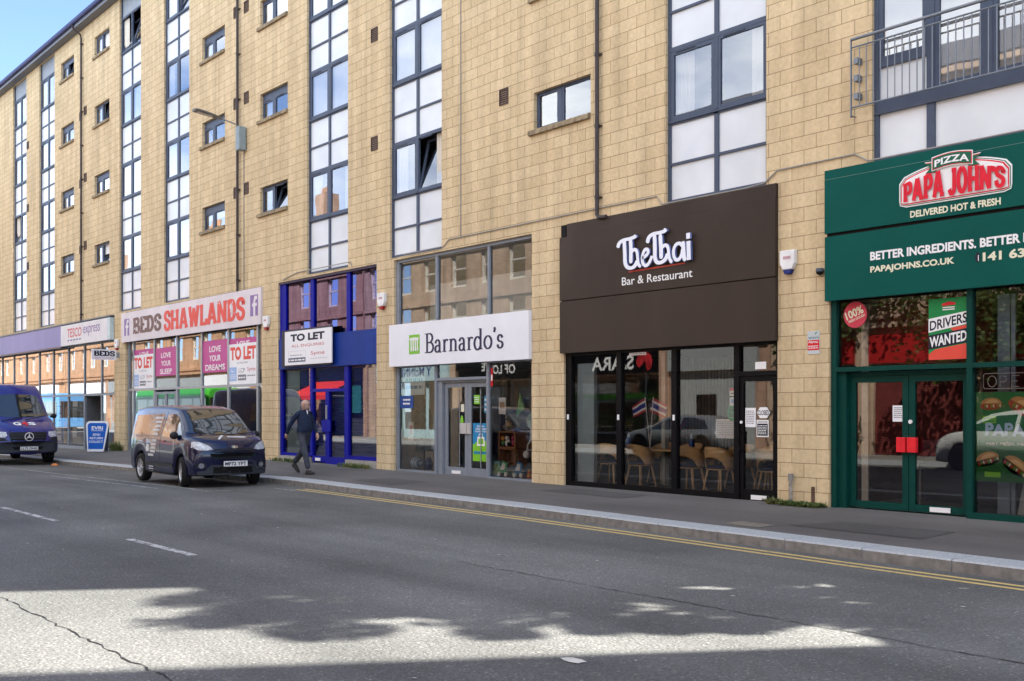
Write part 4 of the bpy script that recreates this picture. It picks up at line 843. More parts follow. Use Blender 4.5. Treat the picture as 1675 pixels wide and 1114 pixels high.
stripe = bpy.data.materials.new('striped_glaze'); stripe.use_nodes = True; _n = stripe.node_tree; tc = _n.nodes.new('ShaderNodeTexCoord'); wv = _n.nodes.new('ShaderNodeTexWave'); wv.bands_direction = 'X'; wv.inputs['Scale'].default_value = 5.2; _n.links.new(tc.outputs['Object'], wv.inputs[0])
mx = _n.nodes.new('ShaderNodeMix'); mx.data_type = 'RGBA'; mx.inputs['A'].default_value = (.08, .25, .55, 1); mx.inputs['B'].default_value = (.75, .8, .8, 1); _n.links.new(wv.outputs['Fac'], mx.inputs['Factor']); _n.links.new(mx.outputs['Result'], _n.nodes['Principled BSDF'].inputs['Base Color'])
c.lathe(prof, (-20.62, .42, .08), 24); tag(c.build('striped_vase', stripe, smooth=True), 'round blue and white striped vase on the charity window floor', 'vase')
c = MB(); c.lathe([(.07, 0), (.10, .05), (.11, .15), (.06, .27), (.05, .3)], (-20.02, .4, .08), 16); tag(c.build('blue_jar', C('cobalt_glaze', (.01, .015, .12), .2), smooth=True), 'dark cobalt jar beside the door frame in the left charity window', 'jar')
c = MB(); c.box(-20.95, -20.7, .6, .63, .75, 1.2); c.build('picture_card', WHITE); o = bpy.data.objects['picture_card']; tag(o, 'small card showing a pink and red figure in the left charity window', 'card'); c = MB(); c.poly([(-20.88, .598, .9), (-20.76, .598, .9), (-20.75, .598, 1.1), (-20.84, .598, 1.15)]); c.build('print', RED, o, fix=False)
def crate(z, label):
    c = MB(); x0, x1, y0, y1, h = -17.45, -16.88, .55, .9, .36
    for (a, b, e, d) in ((x0, x1, z, z + .03), (x0, x1, z + h - .03, z + h), (x0, x0 + .04, z + .03, z + h - .03), (x1 - .04, x1, z + .03, z + h - .03)): c.box(a, b, y0, y1, e, d)
    c.box(x0 + .04, x1 - .04, y1 - .02, y1 - .003, z + .03, z + h - .03)
    tag(c.build('wooden_crate', pm('crate_wood', (.30, .14, .065), .7, var=.3, scale=8, stretch=(1, 1, 6)), bevel=.004), label, 'crate', 'crates stacked in the charity window')
crate(.30, 'lower brown wooden crate in the right charity window'); crate(.665, 'upper brown wooden crate holding soft toys in the right charity window')
def blob(name, lab, cat, pts, mats_, grp=None):
    c = MB()
    for (x, y, z, rx, rz_, mi) in pts:
        c2 = MB(); c2.lathe([(rx * math.sin(R(a)), -rz_ * math.cos(R(a))) for a in range(0, 181, 20)], (x, y, z), 12, mi); n = len(c.v); c.v += c2.v; c.f += [tuple(n + k for k in f) for f in c2.f]; c.m += [mi] * len(c2.f)
    return tag(c.build(name, mats_, smooth=True), lab, cat, grp)
PAN = [WHITE2, INK]
blob('soft_toy', 'black and white panda toy sitting in the upper crate', 'soft toy', [(-17.2, .62, .77, .07, .075, 0), (-17.2, .6, .88, .05, .05, 0), (-17.24, .6, .93, .018, .018, 1), (-17.16, .6, .93, .018, .018, 1), (-17.26, .58, .75, .03, .05, 1), (-17.14, .58, .75, .03, .05, 1)], PAN)
blob('soft_toy', 'pinkish red soft toy leaning at the right of the upper crate', 'soft toy', [(-17.0, .62, .78, .05, .08, 0), (-17.0, .6, .89, .045, .045, 0)], [C('toy_pink', (.5, .06, .1))])
blob('soft_toy', 'green and orange soft toy at the left of the upper crate', 'soft toy', [(-17.34, .62, .77, .06, .06, 0), (-17.34, .6, .87, .05, .05, 1)], [C('toy_green', (.1, .3, .08)), C('toy_orange', (.6, .25, .05))])
c = MB(); c.lathe([(.16, 0), (.155, .015), (.08, .02), (.075, .09), (.05, .12), (.0, .125)], (-17.25, .7, 1.13), 18); tag(c.build('straw_hat', pm('straw', (.42, .30, .16), .8, var=.2, scale=30)), 'straw sun hat resting on top of the crates', 'hat')
blob('bead_pile', 'pile of violet beads and trinkets on the upper crate', 'trinkets', [(-17.05 + .05 * i, .68, 1.05 + .012 * (i % 3), .04, .035, i % 2) for i in range(4)], [C('bead_violet', (.2, .16, .5)), C('bead_blue', (.08, .2, .4))])
c = MB(); c.poly([(-16.98, .45, 1.38), (-16.7, .45, 1.5), (-16.78, .45, 1.72), (-16.86, .45, 1.86)]); c.poly([(-16.97, .44, 1.3), (-16.85, .44, 1.42), (-16.9, .44, 1.55)]); tag(c.build('green_scarf', pm('green_print_cloth', (.15, .38, .16), .9, var=.5, scale=10), fix=False), 'green and white printed scarf pinned up over the crates', 'scarf')
blob('top_on_stand', 'white and green patterned top on a stand right of the crates', 'garment', [(-16.75, .75, 1.25, .16, .2, 0), (-16.6, .8, 1.2, .1, .18, 1)], [pm('patterned_top', (.35, .5, .42), .9, var=.6, scale=12), WHITE])
c = MB(); c.tube([(-16.52, .5, 1.45), (-16.5, .5, .85)], [.05, .11], 10); tag(c.build('white_dress', pm('white_cloth', (.6, .6, .64), .9)), 'white dress hanging at the right edge of the charity window', 'garment')
for i, (x, lab) in enumerate(((-17.3, 'left green and white toy scooter on the charity window floor'), (-16.8, 'right blue and white toy scooter on the charity window floor'))):
    t = wthing('toy_scooter', (x, .4, .05), lab, 'toy', 'toys along the charity window floor')
    c = MB(); c.box(x - .16, x + .16, .36, .46, .14, .17); c.poly([(x - .15, .355, .17), (x + .1, .355, .17), (x + .16, .355, .36), (x - .02, .355, .40)]); c.build('body', C('toy_lime', (.12, .42, .2)) if i == 0 else C('toy_sky', (.08, .25, .5)), t, fix=False)
    c = MB(); c.poly([(x - .1, .35, .2), (x + .05, .35, .2), (x + .08, .35, .33), (x - .0, .35, .36)]); c.build('panel', WHITE2, t, fix=False)
    for dx in (-.11, .11):
        c = MB(); c.lathe([(.0, -.02), (.05, -.02), (.05, .02), (.0, .02)], (0, 0, 0), 14); c.xf(Matrix.Translation((x + dx, .35, .11)) @ Matrix.Rotation(R(90), 4, 'X')); c.build('wheel', WHITE2, t)
c = MB(); c.box(-17.85, -17.5, .42, .5, .05, .38); o = tag(c.build('boxed_game', C('box_cyan', (.25, .5, .6))), 'pale blue boxed game at the left of the toys', 'boxed toy'); c = MB(); c.quad((-17.82, .418, .1), (-17.53, .418, .1), (-17.53, .418, .33), (-17.82, .418, .33)); c.build('print', pm('game_print', (.3, .45, .2), .5, var=.8, scale=14), o, fix=False)
c = MB()
for i in range(5): c.lathe([(.0, 0), (.06 - .007 * i, 0), (.06 - .007 * i, .035), (0, .035)], (-16.55, .4, .06 + .036 * i), 14, i % 3)
tag(c.build('stacking_rings', [C('ring_red', (.6, .05, .03)), C('ring_yellow', (.65, .45, .04)), C('ring_orange', (.65, .2, .03))]), 'red, orange and yellow stacking ring toy in the corner', 'toy')
c = MB(); c.tube([(-16.62, .45, .55), (-16.6, .45, .75), (-16.5, .45, .85)], .02, 6); c.lathe([(.0, -.09), (.06, -.06), (.08, 0), (.06, .06), (0, .09)], (-16.63, .45, .55), 12); tag(c.build('white_toy_helmet', WHITE2), 'white round toy with a curved handle right of the crates', 'toy')
c = MB(); c.box(-19.4, -18.2, 1.8, 2.2, .55, .58); c.box(-19.4, -18.2, 1.8, 2.2, .98, 1.01); c.box(-19.4, -18.2, 1.8, 2.2, .05, .08)
for x in (-19.38, -18.22): c.box(x - .02, x + .02, 1.8, 2.2, 0, 1.4)
tag(c.build('display_shelf', WHITE2), 'white shelf unit seen through the charity doors', 'shelf')
for i, (x, z, mm, lab) in enumerate(((-19.2, .58, INK, 'black bag on the middle shelf behind the charity doors'), (-18.8, 1.01, C('bag_navy', (.02, .03, .12)), 'navy bag on the top shelf behind the charity doors'), (-18.5, .58, pm('tan_leather', (.2, .1, .05), .6), 'tan bag on the middle shelf near the right charity door'))):
    t = wthing('hand_bag', (x, 1.9, z), lab, 'bag', 'bags on the charity shop shelf'); c = MB(); c.prism([(x - .13, z), (x + .13, z), (x + .1, z + .2), (x - .1, z + .2)], 1.84, 2.0); c.build('bag_body', mm, t, bevel=.01); c = MB(); c.tube([(x - .06, 1.9, z + .2), (x - .04, 1.9, z + .3), (x + .04, 1.9, z + .3), (x + .06, 1.9, z + .2)], .008, 6); c.build('handle', mm, t)

def shift(names, dx, dy, x0, x1):
    for o in list(bpy.data.objects):
        if o.parent is None and o.name.split('.')[0] in names and o.get('label'):
            if o.type == 'EMPTY':
                if x0 < o.location.x < x1: o.location.x += dx; o.location.y += dy
            else:
                cx_ = sum(v.co.x for v in o.data.vertices) / len(o.data.vertices)
                if x0 < cx_ < x1: o.location = (dx, dy, 0)
shift({'display_mannequin', 'pale_blue_dress'}, -.52, -.33, -22, -19); shift({'picture_card'}, -.42, -.25, -22, -19); shift({'striped_vase'}, -.3, -.12, -22, -19); shift({'blue_jar'}, -.40, -.1, -22, -19)
shift({'wooden_crate', 'soft_toy', 'straw_hat', 'bead_pile'}, -.45, -.2, -18, -16); shift({'green_scarf', 'top_on_stand', 'white_toy_helmet', 'toy_scooter'}, -.3, -.12, -18, -16); shift({'white_dress', 'stacking_rings'}, -.2, -.15, -18, -16); shift({'boxed_game'}, -.25, -.15, -18, -16)

# ---------------------------------------------------------------- restaurant
T = wthing('shopfront', (-12.9, 0, 0), 'black framed glass front of the bar and restaurant with tables inside', 'shopfront')
L = [(-15.425, -15.27, -.1, 2.62), (-14.03, -13.91, -.1, 2.62), (-12.67, -12.55, -.1, 2.62), (-11.28, -11.17, -.1, 2.62), (-10.42, -10.365, -.1, 2.62)] + [(a, b, -.1, .09) for a, b in ((-15.27, -14.03), (-13.91, -12.67), (-12.55, -11.28))] + [(a, b, 2.56, 2.62) for a, b in ((-15.27, -14.03), (-13.91, -12.67), (-12.55, -11.28), (-11.17, -10.42))] + [(-11.17, -10.42, 2.05, 2.13)]
frame(T, L, .05, .15, BLACK)
panes(T, [(-15.27, -14.03, .09, 2.56), (-13.91, -12.67, .09, 2.56), (-12.55, -11.28, .09, 2.56), (-11.17, -10.42, 2.13, 2.56)], .11)
d = MB(); bars(d, [(-11.165, -11.09, -.06, 2.045), (-10.50, -10.425, -.06, 2.045), (-11.09, -10.50, -.06, .17), (-11.09, -10.50, 1.96, 2.045)], .07, .12); d = d.build('door', BLACK, T); panes(d, [(-11.09, -10.50, .17, 1.96)], .10)
h = MB(); h.tube([(-11.13, .07, 1.12), (-11.13, -.0, 1.12), (-11.13, -.0, .80), (-11.13, .07, .80)], .014, 8); h.tube([(-11.0, .2, 1.1), (-11.0, .26, 1.1), (-11.0, .26, .8), (-11.0, .2, .8)], .012, 8); h.build('handle', BLACK, d)
box('letter_plate', -10.93, -10.62, .055, .069, -.0, .075, WHITE2, d); f = MB(); f.lathe([(0, -.01), (.025, -.01), (.025, .01), (0, .01)], n=12); f.xf(Matrix.Translation((-11.13, .06, 1.28)) @ Matrix.Rotation(R(90), 4, 'X')); f.build('lock', WHITE2, d)
for x in (-15.35, -13.97, -12.6): box('contact_sensor', x - .02, x + .02, .03, .05, 1.3, 1.4, WHITE2, T)
f = MB(); f.box(-15.43, -10.36, .0, .17, -.3, -.09); f.build('plinth', CONC, T)
room(-15.4, -10.38, 2.62, 6, pm('dark_warm_wall', (.045, .040, .038), .7, var=.3), pm('dark_wood_floor', (.05, .042, .04), .4), BLACK, y0=.17)
f = MB(); x = -15.2
while x < -13.3: f.box(x, x + .045, 2.6, 2.64, .35, 2.55); x += .085
tag(f.build('slatted_screen', pm('grey_brown_slats', (.20, .17, .145), .6, var=.2)), 'tall slatted wooden screen at the back left of the restaurant', 'screen')
f = MB(); f.box(-15.26, -14.80, .22, .3, .06, 2.4); tag(f.build('wall_panel', pm('pale_blue_panel', (.33, .43, .50), .5, var=.08)), 'pale blue grey panel just inside the left end of the restaurant window', 'panel')
f = MB(); f.box(-14.02, -13.93, 1.3, 1.42, .0, 2.6); f.build('post', pm('pale_post', (.42, .44, .40), .6)); tag(bpy.data.objects['post'], 'slim pale post between the tables in the restaurant', 'post')
S = wthing('shop_sign', (-12.9, -.05, 3.85), 'dark brown panelled sign with glossy white script and small white lettering', 'shop sign')
BRN = pm('dark_brown_panel', (.043, .031, .025), .38, var=.25, scale=.9, stretch=(1, 1, .35), spec=.18)
box('board', -15.46, -10.345, -.085, -.002, 3.64, 4.885, BRN, S); box('lower_board', -15.46, -10.345, -.08, -.002, 2.605, 3.622, BRN, S); box('upper_board', -15.27, -10.345, -.068, .1, 4.89, 5.14, BRN, S)
f = MB(); f.box(-15.44, -10.35, -.05, -.002, 3.623, 3.639); f.box(-15.44, -15.3, -.06, -.01, 4.9, 5.13); f.build('joint_trim', BLACK, S)
SCR = {'t1': [(-13.79, 4.49), (-13.77, 4.56), (-13.71, 4.6), (-13.61, 4.62), (-13.49, 4.62), (-13.36, 4.64), (-13.34, 4.67)], 't1s': [(-13.63, 4.62), (-13.62, 4.49), (-13.61, 4.34), (-13.61, 4.2), (-13.57, 4.12), (-13.49, 4.08), (-13.39, 4.09), (-13.33, 4.14), (-13.3, 4.2)], 'h': [(-13.47, 4.63), (-13.46, 4.47), (-13.46, 4.32), (-13.46, 4.17)], 'ha': [(-13.46, 4.34), (-13.41, 4.41), (-13.34, 4.41), (-13.3, 4.35), (-13.29, 4.23), (-13.27, 4.12), (-13.21, 4.08)],
 'e': [(-13.18, 4.23), (-13.07, 4.27), (-13.02, 4.33), (-13.06, 4.39), (-13.13, 4.37), (-13.18, 4.26), (-13.17, 4.14), (-13.1, 4.08), (-13.02, 4.11), (-12.96, 4.2), (-12.94, 4.25)], 't2': [(-13.05, 4.49), (-13.03, 4.57), (-12.97, 4.62), (-12.88, 4.64), (-12.75, 4.64), (-12.64, 4.65), (-12.61, 4.69)], 't2s': [(-12.88, 4.63), (-12.87, 4.47), (-12.87, 4.3), (-12.87, 4.2), (-12.83, 4.12), (-12.75, 4.1), (-12.64, 4.13), (-12.58, 4.2), (-12.57, 4.25)], 'h2': [(-12.74, 4.61), (-12.73, 4.45), (-12.72, 4.31), (-12.72, 4.17)], 'ha2': [(-12.72, 4.34), (-12.66, 4.4), (-12.59, 4.4), (-12.55, 4.34), (-12.54, 4.22), (-12.51, 4.12), (-12.46, 4.08)],
 'a': [(-12.22, 4.33), (-12.28, 4.4), (-12.37, 4.39), (-12.43, 4.31), (-12.43, 4.19), (-12.38, 4.11), (-12.3, 4.11), (-12.24, 4.19), (-12.22, 4.3)], 'as': [(-12.21, 4.42), (-12.2, 4.25), (-12.19, 4.13), (-12.15, 4.08)], 'i': [(-12.09, 4.41), (-12.085, 4.26), (-12.08, 4.08)], 'dot': [(-12.095, 4.55), (-12.093, 4.45)]}
l = MB(); i = 0
def smooth(p, it=2):
    for _ in range(it):
        q = [p[0]]
        for a, b in zip(p, p[1:]): q += [(a[0] * .75 + b[0] * .25, a[1] * .75 + b[1] * .25), (a[0] * .25 + b[0] * .75, a[1] * .25 + b[1] * .75)]
        p = q + [p[-1]]
    return p
for k, p in SCR.items():
    i += 1; p = smooth(p, 2) if len(p) > 2 else [p[0], ((p[0][0] + p[1][0]) / 2, (p[0][1] + p[1][1]) / 2), p[1]]; n = len(p)
    ribbon(l, p, .088 if k not in ('e', 'a', 'ha', 'ha2') else .066, .060, -.155 - .0006 * i, .05, 0, 1, [min(1, .55 + .45 * min(j, n - 1 - j) / 2.5) for j in range(n)] if k not in ('dot', 'i') else None)
l.build('script_lettering', [pm('sign_gloss_white', (.80, .83, .92), .3, var=.02), pm('sign_letter_sides', (.16, .20, .42), .4)], S, fix=False)
l = MB(); l.poly([(-13.58, -.089, 4.015), (-12.23, -.089, 4.04), (-12.23, -.089, 4.06), (-13.58, -.089, 4.045)], 1); add_text(l, 'Bar & Restaurant', -13.75, -12.06, 3.79, 3.94, -.09, 0, .008)
l.build('lettering', [WHITE2, C('underline_red', (.55, .06, .04))], S, fix=False)
poster('window_sticker', 'narrow white strip with small print at the top of the middle restaurant pane', 'sticker', -13.75, -13.32, 2.50, 2.55, .105, WHITE2, scribble(-13.72, -13.35, 2.515, 2.54, 1, GREYPRINT))
poster('window_notice', 'pair of white menu sheets taped low in the pane beside the restaurant door', 'notice', -11.72, -11.3, 1.0, 1.33, .125, WHITE, [('r', C('thin_grey', (.45, .47, .5)), -11.515, -11.505, 1.0, 1.33, 1)] + scribble(-11.7, -11.53, 1.05, 1.3, 8, C('thin_grey', (.45, .47, .5))) + scribble(-11.49, -11.32, 1.05, 1.3, 8, C('thin_grey', (.45, .47, .5))))
c = MB(); c.poly([(-11.37 + .105 * math.cos(t * .314), .122, 1.44 + .14 * math.sin(t * .314)) for t in range(20)]); o = tag(c.build('window_sticker', C('eat_green', (.02, .28, .07)), fix=False), 'round bright green sticker at the edge of the pane beside the restaurant door', 'sticker'); c = MB(); add_text(c, 'Just', -11.42, -11.32, 1.45, 1.51, .12, 0, .02); add_text(c, 'Eats', -11.43, -11.31, 1.37, 1.43, .12, 0, .02); c.build('print', INK, o, fix=False)
poster('window_sticker', 'small pale blue and white square sticker above the round green one', 'sticker', -11.42, -11.28, 1.56, 1.7, .12, WHITE2, [('r', PALEBLUE, -11.39, -11.31, 1.6, 1.67, 1)])
poster('window_sticker', 'small red topped hygiene sticker above the pale blue square one', 'sticker', -11.42, -11.28, 1.72, 1.86, .12, WHITE2, [('r', RED, -11.42, -11.28, 1.81, 1.86, 1)] + scribble(-11.4, -11.3, 1.74, 1.79, 1, INK))
poster('window_notice', 'white printed sheet high on the glass of the restaurant door', 'notice', -11.07, -10.86, 1.2, 1.52, .092, WHITE, scribble(-11.05, -10.88, 1.25, 1.48, 8, GREYPRINT))
c = MB(); c.prism([(-10.83, 1.44), (-10.77, 1.53), (-10.63, 1.53), (-10.57, 1.44), (-10.63, 1.35), (-10.77, 1.35)], .085, .092); o = tag(c.build('closed_sign', WHITE2), 'white six sided closed sign hung on the restaurant door', 'sign'); c = MB(); add_text(c, 'CLOSED', -10.81, -10.59, 1.40, 1.48, .083, 0, .02); c.build('lettering', INK, o, fix=False)
poster('opening_hours_sign', 'black and white opening hours sign under the closed sign', 'sign', -10.84, -10.6, 1.04, 1.32, .09, WHITE2, [('r', INK, -10.825, -10.615, 1.06, 1.26, 1)] + scribble(-10.81, -10.63, 1.08, 1.24, 6, WHITE2, 2) + [('t', INK, 'OPENING HOURS', -10.82, -10.62, 1.275, 1.3, .01)])
poster('door_notice', 'white card above the restaurant door', 'notice', -10.88, -10.66, 2.16, 2.28, .105, WHITE2)
# chairs
WOOD = pm('oak_veneer', (.66, .45, .24), .45, var=.18, scale=5, stretch=(1, 1, 7)); SEATB = pm('navy_seat', (.012, .016, .07), .7)
def make_chair(label):
    t = empty('dining_chair', (0, 0, 0), label, 'chair', 'wooden tub chairs in the restaurant')
    c = MB(); N = 28
    for j in range(N + 1):
        th = -118 + 236 * j / N; rx, ry = .255, .245; fl = .02
        top = .81 - .17 * (abs(th) / 118) ** 2.2; bot = .42 + (.20 * math.sqrt(max(0, 1 - (th / 62) ** 2)))
        for z in [bot + (top - bot) * i / 5 for i in range(6)]:
            r = 1 + .10 * (z - .42); c.v.append((rx * r * math.sin(R(th)), -ry * r * math.cos(R(th)), z))
    for j in range(N):
        for i in range(5): c.f.append((6 * j + i, 6 * j + 6 + i, 6 * j + 7 + i, 6 * j + 1 + i)); c.m.append(0)
    o = c.build('backrest', WOOD, t, smooth=True); s = o.modifiers.new('thick', 'SOLIDIFY'); s.thickness = .016; s.offset = 0
    c = MB().lathe([(0, .40), (.235, .40), (.245, .42), (.0, .42)], n=24); c.build('seat_shell', WOOD, t, smooth=False)
    c = MB().lathe([(0, .421), (.225, .421), (.235, .445), (.21, .475), (0, .485)], n=24); c.build('seat', SEATB, t, smooth=True)
    for sx in (-1, 1):
        for sy in (-1, 1): MB().tube([(sx * .15, sy * .14, .40), (sx * .215, sy * .20, .0)], [.021, .013], 8).build('leg', WOOD, t)
    return t
SPOTS = [(-14.72, .62, 8, 'wooden tub chair nearest the pale panel in the restaurant window'), (-13.92, .60, -6, 'wooden tub chair just right of the first black mullion, back to the street'), (-12.72, .62, 6, 'wooden tub chair partly behind the second black mullion, back to the street'), (-12.02, .60, -4, 'wooden tub chair under the taped menu sheets, back to the street'),
         (-14.42, 1.75, 172, 'wooden tub chair across the table from the chair by the pale panel'), (-13.7, 1.75, 185, 'wooden tub chair facing the street behind the flags'), (-12.5, 1.8, 180, 'wooden tub chair facing the street behind the blue bottles'), (-11.75, 1.7, 176, 'wooden tub chair in shade behind the menu sheets'), (-11.0, .75, 20, 'wooden tub chair seen through the restaurant door'), (-10.75, 1.75, 190, 'wooden tub chair in shade far behind the restaurant door')]
ch = make_chair(SPOTS[0][3])
for i, (x, y, a, lab) in enumerate(SPOTS):
    o = ch if i == 0 else copy_tree(ch); o.location = (x, y, .03); o.rotation_euler = (0, 0, R(a)); o['label'] = lab
def table(x, w_, label):
    t = wthing('dining_table', (x, 1.15, .03), label, 'table', 'restaurant tables')
    box('tabletop', x - w_ / 2, x + w_ / 2, .85, 1.45, .70, .735, WOOD, t, bevel=.006); c = MB(); c.tube([(x, 1.15, .04), (x, 1.15, .70)], .035, 10); c.lathe([(.26, .03), (.26, .045), (.05, .06)], (x, 1.15, 0), 18); c.build('pedestal', BLACK, t)
table(-14.15, 1.5, 'wooden table with crossed flags behind the left restaurant pane'); table(-12.4, 1.3, 'wooden table with blue bottles behind the third restaurant pane'); table(-10.85, .8, 'wooden table glimpsed through the restaurant door')
FLR = C('flag_red', (.40, .02, .05)); FLB = C('flag_blue', (.015, .03, .30))
for i, (pts, pole, lab) in enumerate(((((-14.47, 1.56), (-14.13, 1.72), (-14.10, 1.46), (-14.43, 1.34)), ((-14.13, 1.74), (-14.0, .74)), 'small striped red, white and blue flag pointing left on the restaurant table'), (((-13.94, 1.72), (-13.57, 1.58), (-13.64, 1.33), (-14.02, 1.46)), ((-13.93, 1.74), (-14.02, .74)), 'small striped red, white and blue flag pointing right on the restaurant table'))):
    t = wthing('table_flag', (-14.0, .95, .735), lab, 'flag', 'table flags'); p = MB().tube([(pole[0][0], .95 + .02 * i, pole[0][1]), (pole[1][0], .95 + .02 * i, pole[1][1])], .008, 6); p.build('flagpole', WHITE2, t)
    c = MB(); tl, tr, br_, bl_ = [Vector(q) for q in pts]
    for (a, b, mi) in ((0, .17, 0), (.17, .33, 1), (.33, .67, 2), (.67, .83, 1), (.83, 1, 0)):
        n = 6
        for k in range(n):
            P = []
            for u, v in ((k / n, a), ((k + 1) / n, a), ((k + 1) / n, b), (k / n, b)):
                q = (tl * (1 - u) + tr * u) * (1 - v) + (bl_ * (1 - u) + br_ * u) * v; P.append((q.x, .945 + .02 * i + .012 * math.sin(u * 7), q.y))
            c.quad(*P, mi)
    c.build('flag_cloth', [FLR, WHITE2, FLB], t, fix=False)
for x, lab in ((-13.0, 'blue bottle with a white top behind the third restaurant pane, left one'), (-11.95, 'blue bottle with a white top behind the taped menu sheets'), (-14.62, 'dark blue bottle vase with yellow flowers left of the flags'), (-10.9, 'blue bottle on the table behind the restaurant door')):
    t = wthing('bottle_vase', (x, 1.0, .735), lab, 'bottle', 'blue bottles on the restaurant tables'); MB().lathe([(0, 0), (.05, 0), (.055, .04), (.055, .16), (.02, .22)], (x, 1.0, .736), 14).build('bottle_body', C('bottle_blue', (.02, .06, .25), .15), t, smooth=True)
    MB().lathe([(.024, .2), (.03, .24), (.015, .30), (.0, .31)], (x, 1.0, .736), 12).build('stopper', pm('stopper_pale', (.5, .58, .7), .3), t, smooth=True)
    if x == -14.62:
        c = MB()
        for k in range(22):
            a, r = random.uniform(0, 6.3), random.uniform(0, .1); z = random.uniform(1.06, 1.24); s_ = .035; c.quad((x + r * math.cos(a) - s_, 1.0 + r * math.sin(a), z), (x + r * math.cos(a), 1.0 + r * math.sin(a) - s_, z + .01), (x + r * math.cos(a) + s_, 1.0 + r * math.sin(a), z + .02), (x + r * math.cos(a), 1.0 + r * math.sin(a) + s_, z + .01))
        c.build('flowers', C('flower_yellow', (.35, .38, .03)), t, fix=False)
c = MB()
for k in range(40):
    a, r = random.uniform(0, 6.3), random.uniform(.0, .12); z = random.uniform(.95, 1.3); x = -13.98 + r * math.cos(a); y = 1.9 + r * math.sin(a); c.quad((x - .05, y, z), (x, y - .05, z + .02), (x + .05, y, z + .04), (x, y + .05, z + .02))
tag(c.build('pink_flowers', C('flower_pink', (.55, .04, .16)), fix=False), 'spray of pink flowers at the back of the restaurant', 'flowers')

# ---------------------------------------------------------------- pizza shop
GRN = pm('shop_green', (.0015, .078, .064), .45, var=.10, scale=1.2, spec=.1); GRNF = pm('green_frame', (.003, .046, .037), .45, var=.12, spec=.12)
T = wthing('shopfront', (-7, 0, 0), 'dark green framed pizza shop front with double doors and a poster filled window', 'shopfront')
XR = -4.27
L = [(-9.385, -9.3, -.1, 3.2), (-7.235, -7.155, -.1, 3.2), (-5.2, -5.12, -.1, 3.2), (XR - .06, XR, -.1, 3.2), (-9.3, -7.235, 2.07, 2.14), (-7.155, -5.2, 2.07, 2.14), (-5.12, XR - .06, 2.07, 2.14), (-7.155, -5.2, -.1, .06), (-5.12, XR - .06, -.1, .06)]
frame(T, L, .03, .15, GRNF)
panes(T, [(-9.3, -7.235, 2.14, 3.2), (-7.155, -5.2, 2.14, 3.2), (-7.155, -5.2, .06, 2.07), (-5.12, XR - .06, 2.14, 3.2), (-5.12, XR - .06, .06, 2.07)], .10)
f = MB(); f.box(-9.3, -9.17, .10, .36, -.1, 2.065); f.box(-7.27, -7.237, .15, .36, -.1, 2.065); f.box(-9.17, -7.27, .2, .36, 2.0, 2.065); f.build('door_surround', GRNF, T)
for x0, x1 in ((-9.165, -8.20), (-8.19, -7.275)):
    d = MB(); bars(d, [(x0, x0 + .095, -.04, 1.995), (x1 - .095, x1, -.04, 1.995), (x0 + .095, x1 - .095, -.04, .10), (x0 + .095, x1 - .095, 1.90, 1.995)], .20, .25); d = d.build('door', GRNF, T); panes(d, [(x0 + .095, x1 - .095, .10, 1.90)], .225)
    hx = x1 - .13 if x0 < -9 else x0 + .03
    h = MB(); h.box(hx - .02, hx + .12, .12, .195, .86, 1.08); h.build('red_push_plate', pm('bright_red_plate', (.72, .02, .03), .4), d, bevel=.005)
box('letter_plate', -7.86, -7.55, .185, .199, .01, .08, WHITE2, T)
f = MB(); f.lathe([(0, -.012), (.03, -.012), (.03, .012), (0, .012)], n=12); f.xf(Matrix.Translation((-8.16, .19, 1.31)) @ Matrix.Rotation(R(90), 4, 'X')); f.build('lock', WHITE2, T)
f = MB(); f.box(-9.4, XR, .0, .2, -.3, -.05); f.build('plinth', CONC, T)
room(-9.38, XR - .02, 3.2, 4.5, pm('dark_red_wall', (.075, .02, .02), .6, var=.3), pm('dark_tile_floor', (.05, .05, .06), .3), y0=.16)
f = MB(); z = 2.12
while z < 3.2: f.quad((-9.15, .95, z), (-7.3, .95, z), (-7.3, .93, z + .05), (-9.15, .93, z + .05)); f.quad((-6.65, .95, z), (XR - .1, .95, z), (XR - .1, .93, z + .05), (-6.65, .93, z + .05)); z += .05
tag(f.build('red_slat_blind', pm('deep_red_slats', (.12, .006, .008), .5, var=.2), fix=False), 'deep red slatted screen hanging behind the upper panes of the pizza shop', 'screen')
f = MB(); z = .1
f.box(-8.9, -7.3, 1.9, 1.95, .0, 1.0); tag(f.build('counter', C('counter_navy', (.02, .025, .06))), 'dark counter front inside the pizza shop doors', 'counter')
f = MB(); f.box(-9.03, -8.92, .3, .34, .05, 3.1); tag(f.build('pale_post', pm('pale_grey_post', (.42, .40, .38), .6)), 'pale upright strip behind the left edge of the pizza shop door', 'post')
f = MB(); f.box(-7.02, -6.85, .5, .54, 0, 3.1); f.box(-6.83, -6.77, .5, .53, 0, 3.1); tag(f.build('display_column', pm('steel_blue_column', (.17, .24, .34), .5, var=.15)), 'steel blue column behind the pizza shop side window', 'column')
f = MB(); f.prism([(-6.75, .0), (-6.5, .0), (-6.2, .55), (-6.65, .55)], .5, .56); tag(f.build('leaning_panel', pm('pale_steel_panel', (.30, .34, .39), .4)), 'pale tapered panel under the poster in the pizza shop window', 'panel')
f = MB(); f.tube([(-8.62, 1.3, 0), (-8.62, 1.3, .62)], .02, 6); f.box(-8.82, -8.6, 1.2, 1.4, .55, .68); tag(f.build('card_reader_stand', MIDGREY), 'small grey stand with a boxy top behind the pizza shop door', 'stand')
S = wthing('shop_sign', (-7, -.05, 4.2), 'two tier dark green pizza shop sign with a red and white arched badge', 'shop sign')
